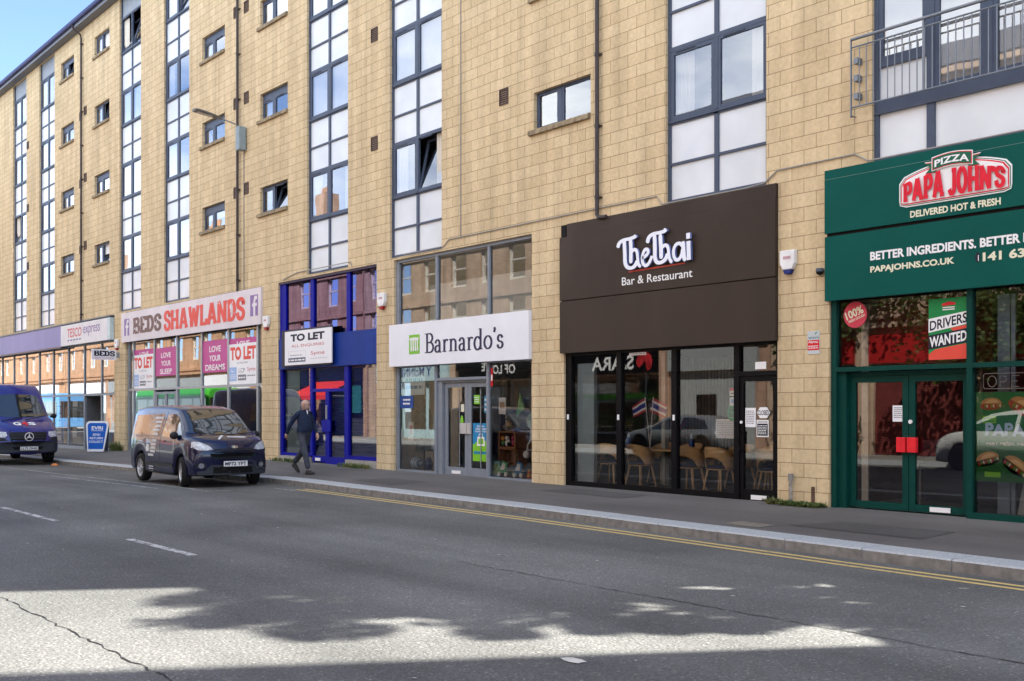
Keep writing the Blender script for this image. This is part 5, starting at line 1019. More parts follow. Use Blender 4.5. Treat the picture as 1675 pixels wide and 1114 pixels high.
box('board', -9.42, XR + .02, -.10, -.002, 4.195, 5.165, GRN, S); box('lower_board', -9.42, XR + .02, -.095, -.002, 3.16, 4.145, GRN, S); f = MB(); f.box(-9.4, XR, -.06, -.002, 4.146, 4.194); f.build('joint_trim', BLACK, S); f = MB(); f.box(-9.42, XR + .02, -.103, -.101, 5.02, 5.026); f.build('seam', pm('pale_seam', (.12, .22, .2), .5), S)
def badge(cx_, z0, wd, hs, hc, gr=0., n=22):
    x0, x1 = cx_ - wd / 2, cx_ + wd / 2; r = .07; P = [(x0 - gr, z0 + r), (x0 - gr * .6, z0 + .02 - gr * .7), (x0 + r, z0 - gr), (x1 - r, z0 - gr), (x1 + gr * .6, z0 + .02 - gr * .7), (x1 + gr, z0 + r)]
    for i in range(n + 1):
        t = i / n; x = x1 + gr - (wd + 2 * gr) * t; e = 2 * t - 1; sh = min(1, (1 - abs(e)) / .05); P.append((x, z0 + hs - .06 * (1 - sh) + (hc - hs) * (1 - e * e) + gr))
    return P
l = MB(); y = -.112
for k, (g, mi) in enumerate(((.035, 0), (.018, 1), (.008, 0), (-.0, 2), (-.016, 0))): l.prism([(a, b) for a, b in badge(-7.35, 4.44, 1.56, .34, .50, g)], y - .004 * k, -.101 if k == 0 else y - .004 * k + .003, mi)
slab_text(l, "PAPA JOHN'S", 0, 1, 0, 1, -.150, .30, 2, .16, .03, warp=lambda a, t: (-8.08 + a * 1.46, 4.475 + t * (.235 + .135 * math.sin(math.pi * (.06 + .88 * a)))), dy=-.0006)
arcp = lambda a, t: (-7.60 + .5 * a, 4.895 + .035 * math.sin(math.pi * a) + t * .095)
for g, mi, yy in ((.028, 0, -.152), (.016, 2, -.156), (.006, 1, -.160)):
    top = [(-7.62 - g + (.54 + 2 * g) * i / 10, 5.015 + g + .035 * math.sin(math.pi * i / 10)) for i in range(11)]; bot = [(-7.62 - g + (.54 + 2 * g) * i / 10, 4.875 - g + .035 * math.sin(math.pi * i / 10)) for i in range(10, -1, -1)]
    l.prism(top + bot, yy, yy + .003, mi)
    for sx, xx in ((-1, -7.60), (1, -7.10)): l.prism([(xx - sx * .02, 4.83 - g), (xx + sx * (.13 + g), 4.84 - g), (xx + sx * .07, 4.90), (xx + sx * (.13 + g), 4.965 + g), (xx - sx * .02, 4.955 + g)], yy + .009, yy + .011, mi)
add_text(l, 'PIZZA', 0, 1, 0, 1, -.163, 0, .03, warp=arcp)
l.build('badge', [WHITE2, C('badge_green', (.01, .11, .06)), pm('badge_red', (.66, .012, .035), .35)], S, fix=False)
l = MB(); add_text(l, 'DELIVERED HOT & FRESH', -8.0, -6.69, 4.245, 4.345, -.104, 1, .036); add_text(l, 'BETTER INGREDIENTS. BETTER PIZZA.', -8.64, -5.93, 3.70, 3.83, -.099, 0, .038); add_text(l, 'PAPAJOHNS.CO.UK', -8.64, -7.34, 3.495, 3.615, -.099, 1, .038); add_text(l, '141 632', -6.94, -6.25, 3.505, 3.63, -.099, 1, .038)
l.poly([(-7.01 + .035 * math.cos(k * .4), -.099, 3.57 + .07 * math.sin(k * .4)) for k in range(16)], 2); l.quad((-7.005, -.1, 3.52), (-6.995, -.1, 3.52), (-6.995, -.1, 3.6), (-7.005, -.1, 3.6), 0)
l.build('lettering', [WHITE2, CREAMP, INK], S, fix=False)
c = MB(); c.poly([(-9.01 + .2 * math.cos(k * .2), .093, 2.935 + .2 * math.sin(k * .2)) for k in range(32)]); o = tag(c.build('window_sticker', C('sticker_red', (.55, .05, .08)), fix=False), 'round red dough sticker in the corner of the upper pizza shop pane', 'sticker')
l = MB(); n0 = 0; add_text(l, '100%', -.16, .15, -.03, .10, 0, 0, .03); add_text(l, 'FRESH DOUGH', -.14, .15, -.085, -.045, 0, 0, .02); l.xf(Matrix.Translation((-9.01, .0915, 2.935)) @ Matrix.Rotation(R(-20), 4, 'Y')); l.build('print', CREAMP, o, fix=False)
sk = .13
poster('window_poster', 'drivers wanted poster in green, white and red in the upper pizza shop pane', 'poster', -7.82, -7.24, 2.2, 3.07, .085, C('poster_green', (.01, .22, .06)), [('p', WHITE2, [(-7.82, 2.59), (-7.24, 2.69), (-7.24, 2.87), (-7.82, 2.79)], 1), ('p', INK, [(-7.82, 2.35), (-7.24, 2.43), (-7.24, 2.63), (-7.82, 2.55)], 1), ('p', ORANGERED, [(-7.82, 2.2), (-7.24, 2.2), (-7.24, 2.42), (-7.72, 2.35), (-7.82, 2.28)], 1), ('p', ORANGERED, [(-7.45, 2.60), (-7.24, 2.635), (-7.24, 2.68), (-7.5, 2.64)], 1), ('p', RED, [(-7.62, 2.96), (-7.42, 2.97), (-7.42, 3.0), (-7.52, 3.02), (-7.62, 2.99)], 1), ('r', WHITE2, -7.61, -7.43, 2.93, 2.945, 1), ('r', WHITE2, -7.61, -7.43, 2.90, 2.915, 1)])
l = MB(); add_text(l, 'DRIVERS', 0, 1, 0, 1, .081, 0, .02, warp=lambda a, t: (-7.80 + .55 * a, 2.615 + .095 * a + .14 * t)); add_text(l, 'WANTED', 0, 1, 0, 1, .081, 1, .03, warp=lambda a, t: (-7.805 + .55 * a, 2.375 + .08 * a + .15 * t)); l.build('print', [INK, WHITE2], bpy.data.objects['window_poster.008'] if False else [o for o in bpy.data.objects if o.get('label', '').startswith('drivers wanted')][0], fix=False)
NEON = pm('unlit_neon_tube', (.55, .56, .58), .3)
t = wthing('open_sign', (-6.7, .14, 1.87), 'unlit outline lettered open sign in the pizza shop side window', 'sign'); c = MB(); z0, z1 = 1.775, 1.965
c.tube([(-7.03, .15, z0), (-6.28, .15, z0), (-6.26, .15, z0 + .02), (-6.26, .15, z1), (-6.28, .15, z1 + .02), (-7.03, .15, z1 + .02), (-7.05, .15, z1), (-7.05, .15, z0 + .02), (-7.03, .15, z0)], .006, 6)
for P in ([(-6.93 + .06 * math.cos(k * .42), 1.875 + .075 * math.sin(k * .42)) for k in range(16)], [(-6.82, 1.8), (-6.82, 1.95), (-6.74, 1.94), (-6.73, 1.9), (-6.75, 1.87), (-6.82, 1.865)], [(-6.56, 1.8), (-6.66, 1.8), (-6.66, 1.95), (-6.56, 1.95)], [(-6.66, 1.875), (-6.58, 1.875)], [(-6.48, 1.8), (-6.48, 1.95), (-6.36, 1.8), (-6.36, 1.95)]):
    c.tube([(a, .15, b) for a, b in P], .006, 6)
c.build('neon_tube', NEON, t)
FOOD1, FOOD2, FOOD3, FOOD4 = C('crust_tan', (.48, .28, .11)), C('filling_brown', (.28, .09, .04)), C('sauce_red', (.5, .05, .04)), C('lettuce', (.16, .34, .05))
def food(cx_, cz_, s_, a):
    out = []; rot = lambda x, z: (cx_ + s_ * (x * math.cos(a) - z * math.sin(a)), cz_ + s_ * (x * math.sin(a) + z * math.cos(a)))
    rr = random.Random(int(cx_ * 1000))
    out.append(('p', FOOD2, [rot(math.cos(k * .35) * (1 + .08 * rr.random()), -.12 + .42 * math.sin(k * .35)) for k in range(18)], 1))
    out.append(('p', FOOD1, [rot(math.cos(k * .2) * .98, .62 * math.sin(k * .2)) for k in range(16)], 2))
    out.append(('p', C('crust_light', (.66, .47, .24)), [rot(.1 + math.cos(k * .24) * .6, .12 + .34 * math.sin(k * .24)) for k in range(14)], 3))
    for k in range(9): x = -.85 + .2 * k; out.append(('p', (FOOD3, FOOD4, CREAMP)[k % 3], [rot(x, -.05), (rot(x + .15, -.02)), rot(x + .13, -.28 - .1 * rr.random()), rot(x + .02, -.25)], 4))
    return out
lay = [('p', C('poster_dark_green', (.01, .12, .03)), [(-7.15, .5), (-5.9, .5), (-5.9, 1.0), (-6.4, .9), (-7.15, 1.0)], 1)] + food(-6.93, 1.56, .15, .05) + food(-6.50, 1.52, .20, -.5) + food(-6.98, .8, .17, .3) + food(-6.6, .72, .19, -.6) + food(-6.22, .78, .2, -.3) + food(-6.1, 1.5, .16, .2)
lay += [('r', LIME, -7.05, -6.86, 1.30, 1.40, 1), ('r', LIME, -7.02, -6.8, .56, .63, 2), ('r', LIME, -6.4, -6.15, .98, 1.06, 1)] + scribble(-7.03, -6.88, 1.31, 1.39, 2, GREENP, 2) + [('t', WHITE2, 'PART PIZZA. PART SANDWICH.', -7.0, -5.98, 1.0, 1.04, .02)] + [('p', WHITE2, [(-6.7 + .05 * math.cos(a), .93 + .06 * math.sin(a)), (-6.7 + .1 * math.cos(a), .93 + .12 * math.sin(a)), (-6.69 + .1 * math.cos(a), .93 + .12 * math.sin(a) + .01)], 5) for a in (.7, 1.2, 1.7, 2.2)]
P_ = poster('window_poster', 'green food poster lettered in pale blue capitals in the pizza shop side window', 'poster', -7.15, -5.9, .5, 1.73, .125, C('poster_green2', (.015, .19, .06)), lay)
l = MB(); add_text(l, 'PAPADIAS', 0, 1, 0, 1, .1175, 0, .045, warp=lambda a, t: (-7.01 + 1.02 * a, 1.12 + .18 * t + .012 * math.sin(a * 25))); l.build('lettering', LBLUE, P_, fix=False)
poster('window_notice', 'white printed notice taped to the left pizza shop door', 'notice', -8.46, -8.29, 1.31, 1.55, .215, WHITE, scribble(-8.44, -8.31, 1.36, 1.53, 6, GREYPRINT))

# ---------------------------------------------------------------- things on the pillars
def bellbox(x, z, w_, h_, low, label):
    t = wthing('alarm_box', (x, -.04, z), label, 'alarm box', 'alarm boxes on the pillars')
    P = [(x - w_, z + h_), (x + w_, z + h_), (x + w_ * .98, z - h_ * .1), (x + w_ * .6, z - h_ * .62), (x - w_ * .6, z - h_ * .62), (x - w_ * .98, z - h_ * .1)]
    MB().prism(P, -.09, -.002).build('cover', pm('alarm_white', (.75, .75, .74), .4), t, bevel=.012)
    MB().prism([(x - w_ * .6, z - h_ * .63), (x + w_ * .6, z - h_ * .63), (x + w_ * .35, z - h_), (x - w_ * .35, z - h_)], -.085, -.002).build('strobe', low, t, bevel=.008)
    MB().quad((x - w_ * .5, -.0925, z + h_ * .25), (x + w_ * .5, -.0925, z + h_ * .25), (x + w_ * .5, -.0925, z + h_ * .5), (x - w_ * .5, -.0925, z + h_ * .5)).build('print', pm('alarm_print', (.5, .3, .32), .5), t, fix=False)
SR = C('strobe_red', (.35, .02, .02)); bellbox(-10.12, 3.84, .14, .19, C('strobe_blue', (.02, .03, .16)), 'white alarm box with a dark blue base on the pillar beside the green sign')
bellbox(-21.9, 4.15, .16, .2, SR, 'white alarm box with a red base on the pillar right of the blue shop'); bellbox(-27.95, 4.0, .16, .2, SR, 'white alarm box with a red base on the pillar left of the blue shop'); bellbox(-39.95, 3.95, .15, .2, SR, 'small white alarm box on the pillar above the projecting beds sign')
t = wthing('dome_camera', (-9.52, -.03, 3.62), 'small black dome camera on the pillar edge by the green sign', 'security camera'); MB().lathe([(.06, 0), (.055, -.03), (.0, -.065)], (-9.53, -.06, 3.63), 14).build('dome', pm('dome_black', (.01, .01, .012), .1), t, smooth=True); MB().lathe([(0, .05), (.06, .05), (.065, .0)], (-9.53, -.06, 3.63), 14).build('housing', DARKGREY, t)
p_ = poster('alarm_sign', 'small white and red alarm company plate on the pillar left of the pizza shop', 'sign', -9.79, -9.57, 2.36, 2.72, -.008, C('plate_grey', (.50, .54, .55)), [('r', RED, -9.785, -9.575, 2.42, 2.58, 1), ('t', WHITE2, 'Alarms', -9.77, -9.6, 2.53, 2.575, .01, 2), ('t', C('plate_teal', (.02, .16, .2)), 'verisure', -9.775, -9.585, 2.60, 2.64, .01), ('p', GREENP, [(-9.66, 2.66), (-9.6, 2.7), (-9.64, 2.7)], 1)] + scribble(-9.77, -9.59, 2.44, 2.5, 2, WHITE2, 2), None, .006)
t = wthing('waste_pipe', (-10.0, -.05, 0), 'short dirty white standpipe rising at the foot of the pillar beside the pizza shop', 'pipe'); MB().tube([(-10.06, -.07, -.1), (-10.06, -.07, .40)], .032, 10).build('pipe_body', pm('dirty_white_pipe', (.30, .27, .23), .6, var=.5, scale=14), t); MB().tube([(-10.06, -.07, .36), (-10.06, -.07, .47)], .045, 10).build('cap', pm('pipe_cap', (.25, .24, .22), .6, var=.3), t)
tag(MB().box(-9.72, -9.66, -.012, -.001, .0, .28).build('rust_stain_plate', pm('brown_plate', (.10, .06, .045), .8, var=.3)), 'narrow brown strip low on the pillar beside the pizza shop doors', 'strip')
# A-board
t = wthing('a_board', (-39.2, -.9, pz(-39)), 'blue pavement board with rounded white edge lettered in white outside the grocery shop', 'pavement sign'); zb = pz(-39.2) - .01
def rrect(x0, x1, z0, z1, r): return [(x, z) for cx_, cz_, a0 in ((x1 - r, z1 - r, 0), (x0 + r, z1 - r, 90), (x0 + r, z0 + .02, 180), (x1 - r, z0 + .02, 270)) for x, z in [(cx_ + (r if cz_ > z0 + .1 else .02) * math.cos(R(a0 + 22.5 * k)), cz_ + (r if cz_ > z0 + .1 else .02) * math.sin(R(a0 + 22.5 * k))) for k in range(5)]]
c = MB().prism(rrect(-.42, .42, 0, 1.12, .14), 0, .04, 0); c2 = MB().prism(rrect(-.35, .35, .09, 1.05, .10), -.004, .0, 0); l = MB()
add_text(l, 'EVRi', -.2, .22, .80, .93, -.007, 0, .03); l.quad((-.2, -.007, .755), (.24, -.007, .755), (.24, -.007, .77), (-.2, -.007, .77)); add_text(l, 'SEND', -.14, .14, .58, .66, -.007, 0, .02); add_text(l, 'RETURN', -.24, .24, .45, .53, -.007, 0, .02); add_text(l, 'COLLECT', -.26, .26, .32, .40, -.007, 0, .02)
Mx = Matrix.Translation((-39.15, -1.1, zb)) @ Matrix.Rotation(R(48), 4, 'Z') @ Matrix.Rotation(R(-10), 4, 'X')
for m_, nm, mt in ((c, 'rim', WHITE2), (c2, 'panel', C('evri_blue', (.01, .11, .48))), (l, 'lettering', WHITE2)): m_.xf(Mx); m_.build(nm, mt, t, fix=(nm != 'lettering'))
c = MB().prism(rrect(-.40, .40, 0, 1.1, .14), 0, .03, 0); c.xf(Matrix.Translation((-39.15, -1.1, zb)) @ Matrix.Rotation(R(48), 4, 'Z') @ Matrix.Translation((0, .42, 0)) @ Matrix.Rotation(R(10), 4, 'X')); c.build('rear_panel', DARKGREY, t)
# weeds
GRASS = leafmat('weed_leaf', (.07, .13, .03), (.20, .20, .07))
def weeds(name, label, x0, x1, n, h, broad=0, y0=-.05, y1=-.30, zf=None):
    c = MB(); rr = random.Random(int(x0 * 77))
    for i in range(n):
        x, y = rr.uniform(x0, x1), rr.uniform(y1, y0); z = pz(x) - .01; hh = h * rr.uniform(.35, 1); a = rr.uniform(0, 6.28); lean = rr.uniform(.1, .7) * hh; wd = rr.uniform(.006, .014)
        dx, dy = math.cos(a), math.sin(a); m = (x + dx * lean * .35, y + dy * lean * .35, z + hh * .6); tp = (x + dx * lean, y + dy * lean, z + hh)
        if broad and rr.random() < broad:
            wd = rr.uniform(.02, .045); hh *= .5; L_ = rr.uniform(.05, .12)
            c.quad((x, y, z + hh), (x + dx * L_ / 2 - dy * wd, y + dy * L_ / 2 + dx * wd, z + hh + .03), (x + dx * L_, y + dy * L_, z + hh), (x + dx * L_ / 2 + dy * wd, y + dy * L_ / 2 - dx * wd, z + hh + .02))
        else:
            c.quad((x - dy * wd, y + dx * wd, z), (x + dy * wd, y - dx * wd, z), (m[0] + dy * wd * .7, m[1] - dx * wd * .7, m[2]), (m[0] - dy * wd * .7, m[1] + dx * wd * .7, m[2])); c.poly([(m[0] - dy * wd * .7, m[1] + dx * wd * .7, m[2]), (m[0] + dy * wd * .7, m[1] - dx * wd * .7, m[2]), tp])
    tag(c.build(name, GRASS, fix=False), label, 'weeds')
weeds('weed_clump', 'green grass and broad leaved weeds at the foot of the pillar by the pizza shop', -10.15, -9.42, 620, .11, .3); weeds('weed_clump', 'tuft of weeds at the left corner of the pillar by the restaurant door', -10.42, -10.22, 110, .15, .5)
weeds('weed_clump', 'dry yellow green weeds under the right shutter of the blue shop', -23.6, -22.3, 300, .14, .1); weeds('weed_clump', 'thin weeds along the plinth left of the blue shop door', -27.3, -25.9, 160, .14, .2); weeds('weed_clump', 'tall weeds at the foot of the pillar left of the bed shop', -40.2, -39.3, 260, .42, .2)

# ================================================================== VEHICLES
def spl(tab, x):
    """smooth (monotone-ish) interpolation of a table"""
    if x <= tab[0][0]: return tab[0][1]
    if x >= tab[-1][0]: return tab[-1][1]
    for i in range(len(tab) - 1):
        if tab[i][0] <= x <= tab[i + 1][0]: break
    x0, y0 = tab[i]; x1, y1 = tab[i + 1]; h = x1 - x0; t = (x - x0) / h
    def sl(j):
        if j == 0: return (tab[1][1] - tab[0][1]) / (tab[1][0] - tab[0][0])
        if j == len(tab) - 1: return (tab[-1][1] - tab[-2][1]) / (tab[-1][0] - tab[-2][0])
        a = (tab[j][1] - tab[j - 1][1]) / (tab[j][0] - tab[j - 1][0]); b = (tab[j + 1][1] - tab[j][1]) / (tab[j + 1][0] - tab[j][0])
        return 0 if a * b <= 0 else 2 * a * b / (a + b)
    m0, m1 = sl(i) * h, sl(i + 1) * h
    return (2 * t ** 3 - 3 * t ** 2 + 1) * y0 + (t ** 3 - 2 * t ** 2 + t) * m0 + (-2 * t ** 3 + 3 * t ** 2) * y1 + (t ** 3 - t ** 2) * m1
class Car:
    def __init__(s, top, half, belt, roofy, bot, wr, xr, xf, arch, nose): s.top, s.half, s.belt, s.roofy, s.bot, s.wr, s.xr, s.xf, s.arch, s.nose = top, half, belt, roofy, bot, wr, xr, xf, arch, nose
    def section(s, x):
        zt = spl(s.top, x); w_ = spl(s.half, x); zb = spl(s.belt, x); yr = spl(s.roofy, x); b = spl(s.bot, x)
        for xw in (s.xr, s.xf):
            d = abs(x - xw)
            if d < s.arch: b = max(b, s.wr + math.sqrt(s.arch ** 2 - d ** 2) * 1.0)
        zb = min(zb, zt - .07); zb = max(zb, b + .12); mid = b + (zb - b) * .5
        gh = zt - zb
        P = [(0, min(b, .3)), (w_ * .80, b - .005), (w_ * .955, b), (w_ * .985, b + .05), (w_, mid), (w_ * .992, b + (zb - b) * .8), (w_ * .975, zb)]
        if gh > .2: P += [(w_ * .95 + (yr - w_ * .95) * .5, zb + gh * .48), (yr, zt - .10), (yr - .045, zt - .04), (yr - .14, zt - .012), (yr * .5, zt), (0, zt + .012)]
        else: P += [(w_ * .965, zb + gh * .4), (w_ * .93, zb + gh * .7), (w_ * .87, zt - .012), (w_ * .76, zt), (w_ * .4, zt + .012), (0, zt + .016)]
        return P
    def mesh(s, n=90):
        x0, x1 = s.top[0][0], s.top[-1][0]; xs = []
        for i in range(n + 1): xs.append(x0 + (x1 - x0) * i / n)
        for xw in (s.xr, s.xf): xs += [xw - s.arch + .001, xw + s.arch - .001, xw - s.arch - .012, xw + s.arch + .012]
        xs = sorted(xs); secs = [s.section(x) for x in xs]; k = len(secs[0]); v = []; f = []; mi = []
        for x, P in zip(xs, secs):
            v += [(x, -p[0], p[1]) for p in P] + [(x, p[0], p[1]) for p in reversed(P[1:-1])]
        m = 2 * k - 2
        for i in range(len(xs) - 1):
            for j in range(m):
                f.append((i * m + j, i * m + (j + 1) % m, (i + 1) * m + (j + 1) % m, (i + 1) * m + j)); mi.append(1 if j in (0, 1, m - 1, m - 2) else 0)
        f.append(tuple(range(m))); mi.append(0); f.append(tuple((len(xs) - 1) * m + j for j in reversed(range(m)))); mi.append(0)
        # bend the nose and tail ends round in plan
        out = []
        for (x, y, z) in v:
            d = x - (x1 - s.nose[0])
            if d > 0: x -= d * 0 + s.nose[1] * (d / s.nose[0]) * (abs(y) / max(h for _, h in s.half)) ** 2.2
            d = (x0 + .25) - x
            if d > 0: x += .10 * (d / .25) * (abs(y) / max(h for _, h in s.half)) ** 3
            out.append((x, y, z))
        return out, f, mi
def decal(poly, axis, bvh, off, step=.06, origin=None, far=6., sgn=1):
    """project a flat outline onto a bodywork surface; axis 'x' = seen from the front (y,z), 'y-'/'y+' = side (x,z), 'z' = from above (x,y), 'xb' = from behind"""
    bm = bmesh.new(); vs = [bm.verts.new((p[0], p[1], 0)) for p in poly]; bm.faces.new(vs)
    lo = [min(p[i] for p in poly) for i in (0, 1)]; hi = [max(p[i] for p in poly) for i in (0, 1)]
    for i in (0, 1):
        c = lo[i] + step
        while c < hi[i]:
            pl = [0, 0, 0]; pl[i] = c; no = [0, 0, 0]; no[i] = 1
            bmesh.ops.bisect_plane(bm, geom=bm.verts[:] + bm.edges[:] + bm.faces[:], plane_co=pl, plane_no=no); c += step
    V = []; ok = []
    for v in bm.verts:
        v.index = len(V); a, b = v.co.x, v.co.y
        o, d = {'x': (Vector((far, a, b)), Vector((-1, 0, 0))), 'xb': (Vector((-far - 4, a, b)), Vector((1, 0, 0))), 'y-': (Vector((a, -far, b)), Vector((0, 1, 0))), 'y+': (Vector((a, far, b)), Vector((0, -1, 0))), 'z': (Vector((a, b, far)), Vector((0, 0, -1)))}[axis]
        h, nrm, idx, _ = bvh.ray_cast(o, d)
        if h is None: h = o + d * far; ok.append(False); V.append(tuple(h))
        else:
            if nrm.dot(d) > 0: nrm = -nrm
            ok.append(True); V.append(tuple(h + nrm * off))
    bm.verts.index_update(); F = [tuple(v.index for v in f.verts) for f in bm.faces if all(ok[v.index] for v in f.verts)]; bm.free()
    return V, F
def put(mb, VF, m=0):
    b = len(mb.v); mb.v += VF[0]; mb.f += [tuple(b + i for i in f) for f in VF[1]]; mb.m += [m] * len(VF[1])
def ring_poly(cx_, cz_, r, n=24, rx=1.): return [(cx_ + r * rx * math.cos(2 * math.pi * i / n), cz_ + r * math.sin(2 * math.pi * i / n)) for i in range(n)]
TYRE = pm('tyre_rubber', (.012, .012, .012), .85, var=.3, scale=20); ALLOY = pm('silver_wheel', (.55, .56, .58), .35, metal=.7, var=.1); DARKALLOY = pm('dark_wheel', (.04, .04, .045), .4, metal=.4); UNDER = pm('underbody_black', (.006, .006, .006), .9)
CARGLASS = pm('car_window_glass', (.010, .013, .014), .04, spec=.9, coat=1.0); LAMPG = pm('headlamp_lens', (.50, .53, .57), .12, coat=1., var=.5, scale=16); BPLAST = pm('black_plastic', (.014, .015, .017), .5, var=.15); GPLAST = pm('dark_grey_plastic', (.030, .035, .042), .55, var=.15); CHROME = pm('chrome', (.7, .7, .72), .12, metal=1., var=.05)
PLATEW = pm('number_plate_white', (.78, .78, .76), .4, var=.03)
def wheel(parent, x, y, r, wd, spokes, rimm, steer=0., side=-1):
    """tyre mesh with the rim as its child; side = which way the rim faces"""
    t = MB(); prof = [(r * .66, wd * .5), (r * .80, wd * .53), (r * .93, wd * .5), (r, wd * .36), (r, -wd * .36), (r * .93, -wd * .5), (r * .66, -wd * .5)]
    t.lathe(prof, (0, 0, 0), 36); rr = MB(); z = wd * .44
    rr.lathe([(r * .67, z + .004), (r * .63, z), (r * .60, z - .03), (r * .58, -wd * .4)], (0, 0, 0), 36); rr.lathe([(0, z - .002), (r * .12, z - .004), (r * .15, z - .02)], (0, 0, 0), 20)
    for i in range(spokes):
        a = 2 * math.pi * i / spokes
        for s_ in ((-.16, .16),) if spokes < 8 else ((-.09, .09),):
            P = [(r * .12 * math.cos(a + s_[0] * 2.2), r * .12 * math.sin(a + s_[0] * 2.2), z - .008), (r * .62 * math.cos(a + s_[0]), r * .62 * math.sin(a + s_[0]), z - .012), (r * .62 * math.cos(a + s_[1]), r * .62 * math.sin(a + s_[1]), z - .012), (r * .12 * math.cos(a + s_[1] * 2.2), r * .12 * math.sin(a + s_[1] * 2.2), z - .008)]
            rr.quad(*P); rr.quad(*[(p[0], p[1], p[2] - .03) for p in P])
    bk = MB().lathe([(0, z - .06), (r * .6, z - .06)], (0, 0, 0), 30)
    M = Matrix.Translation((x, y, r)) @ Matrix.Rotation(R(steer), 4, 'Z') @ Matrix.Rotation(R(90) if side < 0 else R(-90), 4, 'X')
    for q in (t, rr, bk): q.xf(M)
    o = t.build('wheel', TYRE, parent, smooth=True); rr.build('rim', rimm, o, fix=False); bk.build('brake_disc', pm('brake_dark', (.02, .02, .02), .6), o, fix=False)
def vehicle(name, label, cat, loc, rz_, car, paint, glassside=None, screen=None, rim=ALLOY, spokes=7, tw=.19, steer=0., track=.75):
    t = empty(name, loc, label, cat, None, rz_); V, F, MI = car.mesh(); b = MB(); b.v, b.f, b.m = V, F, MI
    o = b.build('body', [paint, UNDER], t, smooth=True)
    bvh = BVHTree.FromPolygons([Vector(v) for v in V], F)
    def part(nm, polys, axis, mat, off=.006, step=.06, par=t):
        q = MB(); [put(q, decal(p, ax or axis, bvh, off, step)) for p, ax in [(p if isinstance(p, tuple) and isinstance(p[1], str) else (p, None)) for p in polys]]
        return q.build(nm, mat, par, smooth=True, fix=False)
    if screen: part('windscreen', [screen], 'x', CARGLASS)
    for s in ('y-', 'y+'):
        for p in glassside or []: part('side_window', [p], s, CARGLASS)
    for x in (car.xr, car.xf):
        for sd, s in ((-1, -1), (1, 1)): wheel(t, x, s * (track), car.wr, tw, spokes, rim, steer if x == car.xf else 0, sd)
    return t, bvh, part
def mirror_part(t, pts, m, nm='door_mirror'):
    for s in (-1, 1):
        c = MB(); x, y, z = pts
        prof = [(-.06, .5), (-.04, .9), (.02, 1.), (.07, .85), (.10, .4)]
        for dx, k in prof: c.v += [(x + dx, s * (y + .09 * k * math.cos(a) + .06), z + .085 * k * math.sin(a)) for a in [i * math.pi / 5 for i in range(10)]]
        for i in range(4):
            for j in range(10): c.f.append((10 * i + j, 10 * i + (j + 1) % 10, 10 * i + 10 + (j + 1) % 10, 10 * i + 10 + j)); c.m.append(0)
        c.f += [tuple(range(10)), tuple(range(49, 39, -1))]; c.m += [0, 0]; c.tube([(x + .02, s * (y - .06), z - .03), (x + .02, s * (y + .02), z - .02)], .03, 6)
        c.build(nm, m, t)
def plate(t, x, z, txt, wd=.52, ht=.111):
    p = MB().box(x, x + .012, -wd / 2, wd / 2, z - ht / 2, z + ht / 2).build('number_plate', PLATEW, t); l = MB(); add_text(l, txt, -wd * .45, wd * .45, -ht * .34, ht * .34, 0, 0, .03)
    l.xf(Matrix(((0, -1, 0, x + .0135), (1, 0, 0, 0), (0, 0, 1, z), (0, 0, 0, 1)))); l.build('lettering', INK, p, fix=False)

NAVY = pm('navy_paint', (.004, .006, .040), .25, coat=.65, var=.05, scale=2, spec=.35)
c1 = Car(top=[(-3.33, 1.40), (-3.27, 1.60), (-3.05, 1.68), (-2.2, 1.725), (-1.2, 1.71), (-.72, 1.655), (-.35, 1.46), (.02, 1.18), (.16, 1.085), (.4, 1.06), (.62, 1.00), (.76, .92), (.83, .72)],
         half=[(-3.33, .80), (-3.2, .85), (-2.5, .875), (-.4, .88), (.3, .87), (.6, .845), (.83, .80)], belt=[(-3.33, .98), (-1.2, 1.02), (-.2, 1.0), (.3, .95), (.6, .86), (.83, .6)], roofy=[(-3.33, .70), (-2.5, .72), (-.8, .66), (-.3, .70), (.1, .76), (.5, .8)],
         bot=[(-3.33, .42), (-3.1, .27), (-.5, .22), (.5, .24), (.83, .27)], wr=.315, xr=-2.49, xf=0., arch=.375, nose=(.9, .30))
v1, bvh, part = vehicle('small_van', 'dark navy small delivery van parked at the kerb with white lettering on its side', 'van', (-21.55, -4.42, rz(-21.5, -5) + .005), R(-2), c1, NAVY,
    glassside=[[(-1.12, 1.05), (-1.12, 1.52), (-.72, 1.53), (-.52, 1.46), (-.08, 1.10), (-.1, 1.03), (-.6, 1.02)]], screen=[(-.70, 1.13), (-.66, 1.24), (-.58, 1.56), (-.45, 1.60), (0, 1.625), (.45, 1.60), (.58, 1.56), (.66, 1.24), (.70, 1.13), (.35, 1.105), (0, 1.10), (-.35, 1.105)], steer=-12, track=.765)
part('headlight', [[(-.81, .84), (-.79, .955), (-.68, .95), (-.50, .865), (-.45, .80), (-.58, .775), (-.72, .785)]], 'x', LAMPG, .008, .04); part('headlight', [[(.81, .84), (.72, .785), (.58, .775), (.45, .80), (.50, .865), (.68, .95), (.79, .955)]], 'x', LAMPG, .008, .04)
part('grille', [[(-.50, .74), (-.44, .62), (-.36, .585), (.36, .585), (.44, .62), (.50, .74), (.40, .81), (-.40, .81)]], 'x', BPLAST, .008)
part('grille_bar', [[(-.42, z), (.42, z), (.42, z + .014), (-.42, z + .014)] for z in (.625, .675, .725, .77)], 'x', GPLAST, .018)
part('lower_bumper', [[(-.80, .27), (.80, .27), (.80, .34), (.58, .36), (.48, .48), (-.48, .48), (-.58, .36), (-.80, .34)]], 'x', GPLAST, .007); part('air_intake', [[(-.44, .30), (.44, .30), (.42, .43), (-.42, .43)]], 'x', UNDER, .012)
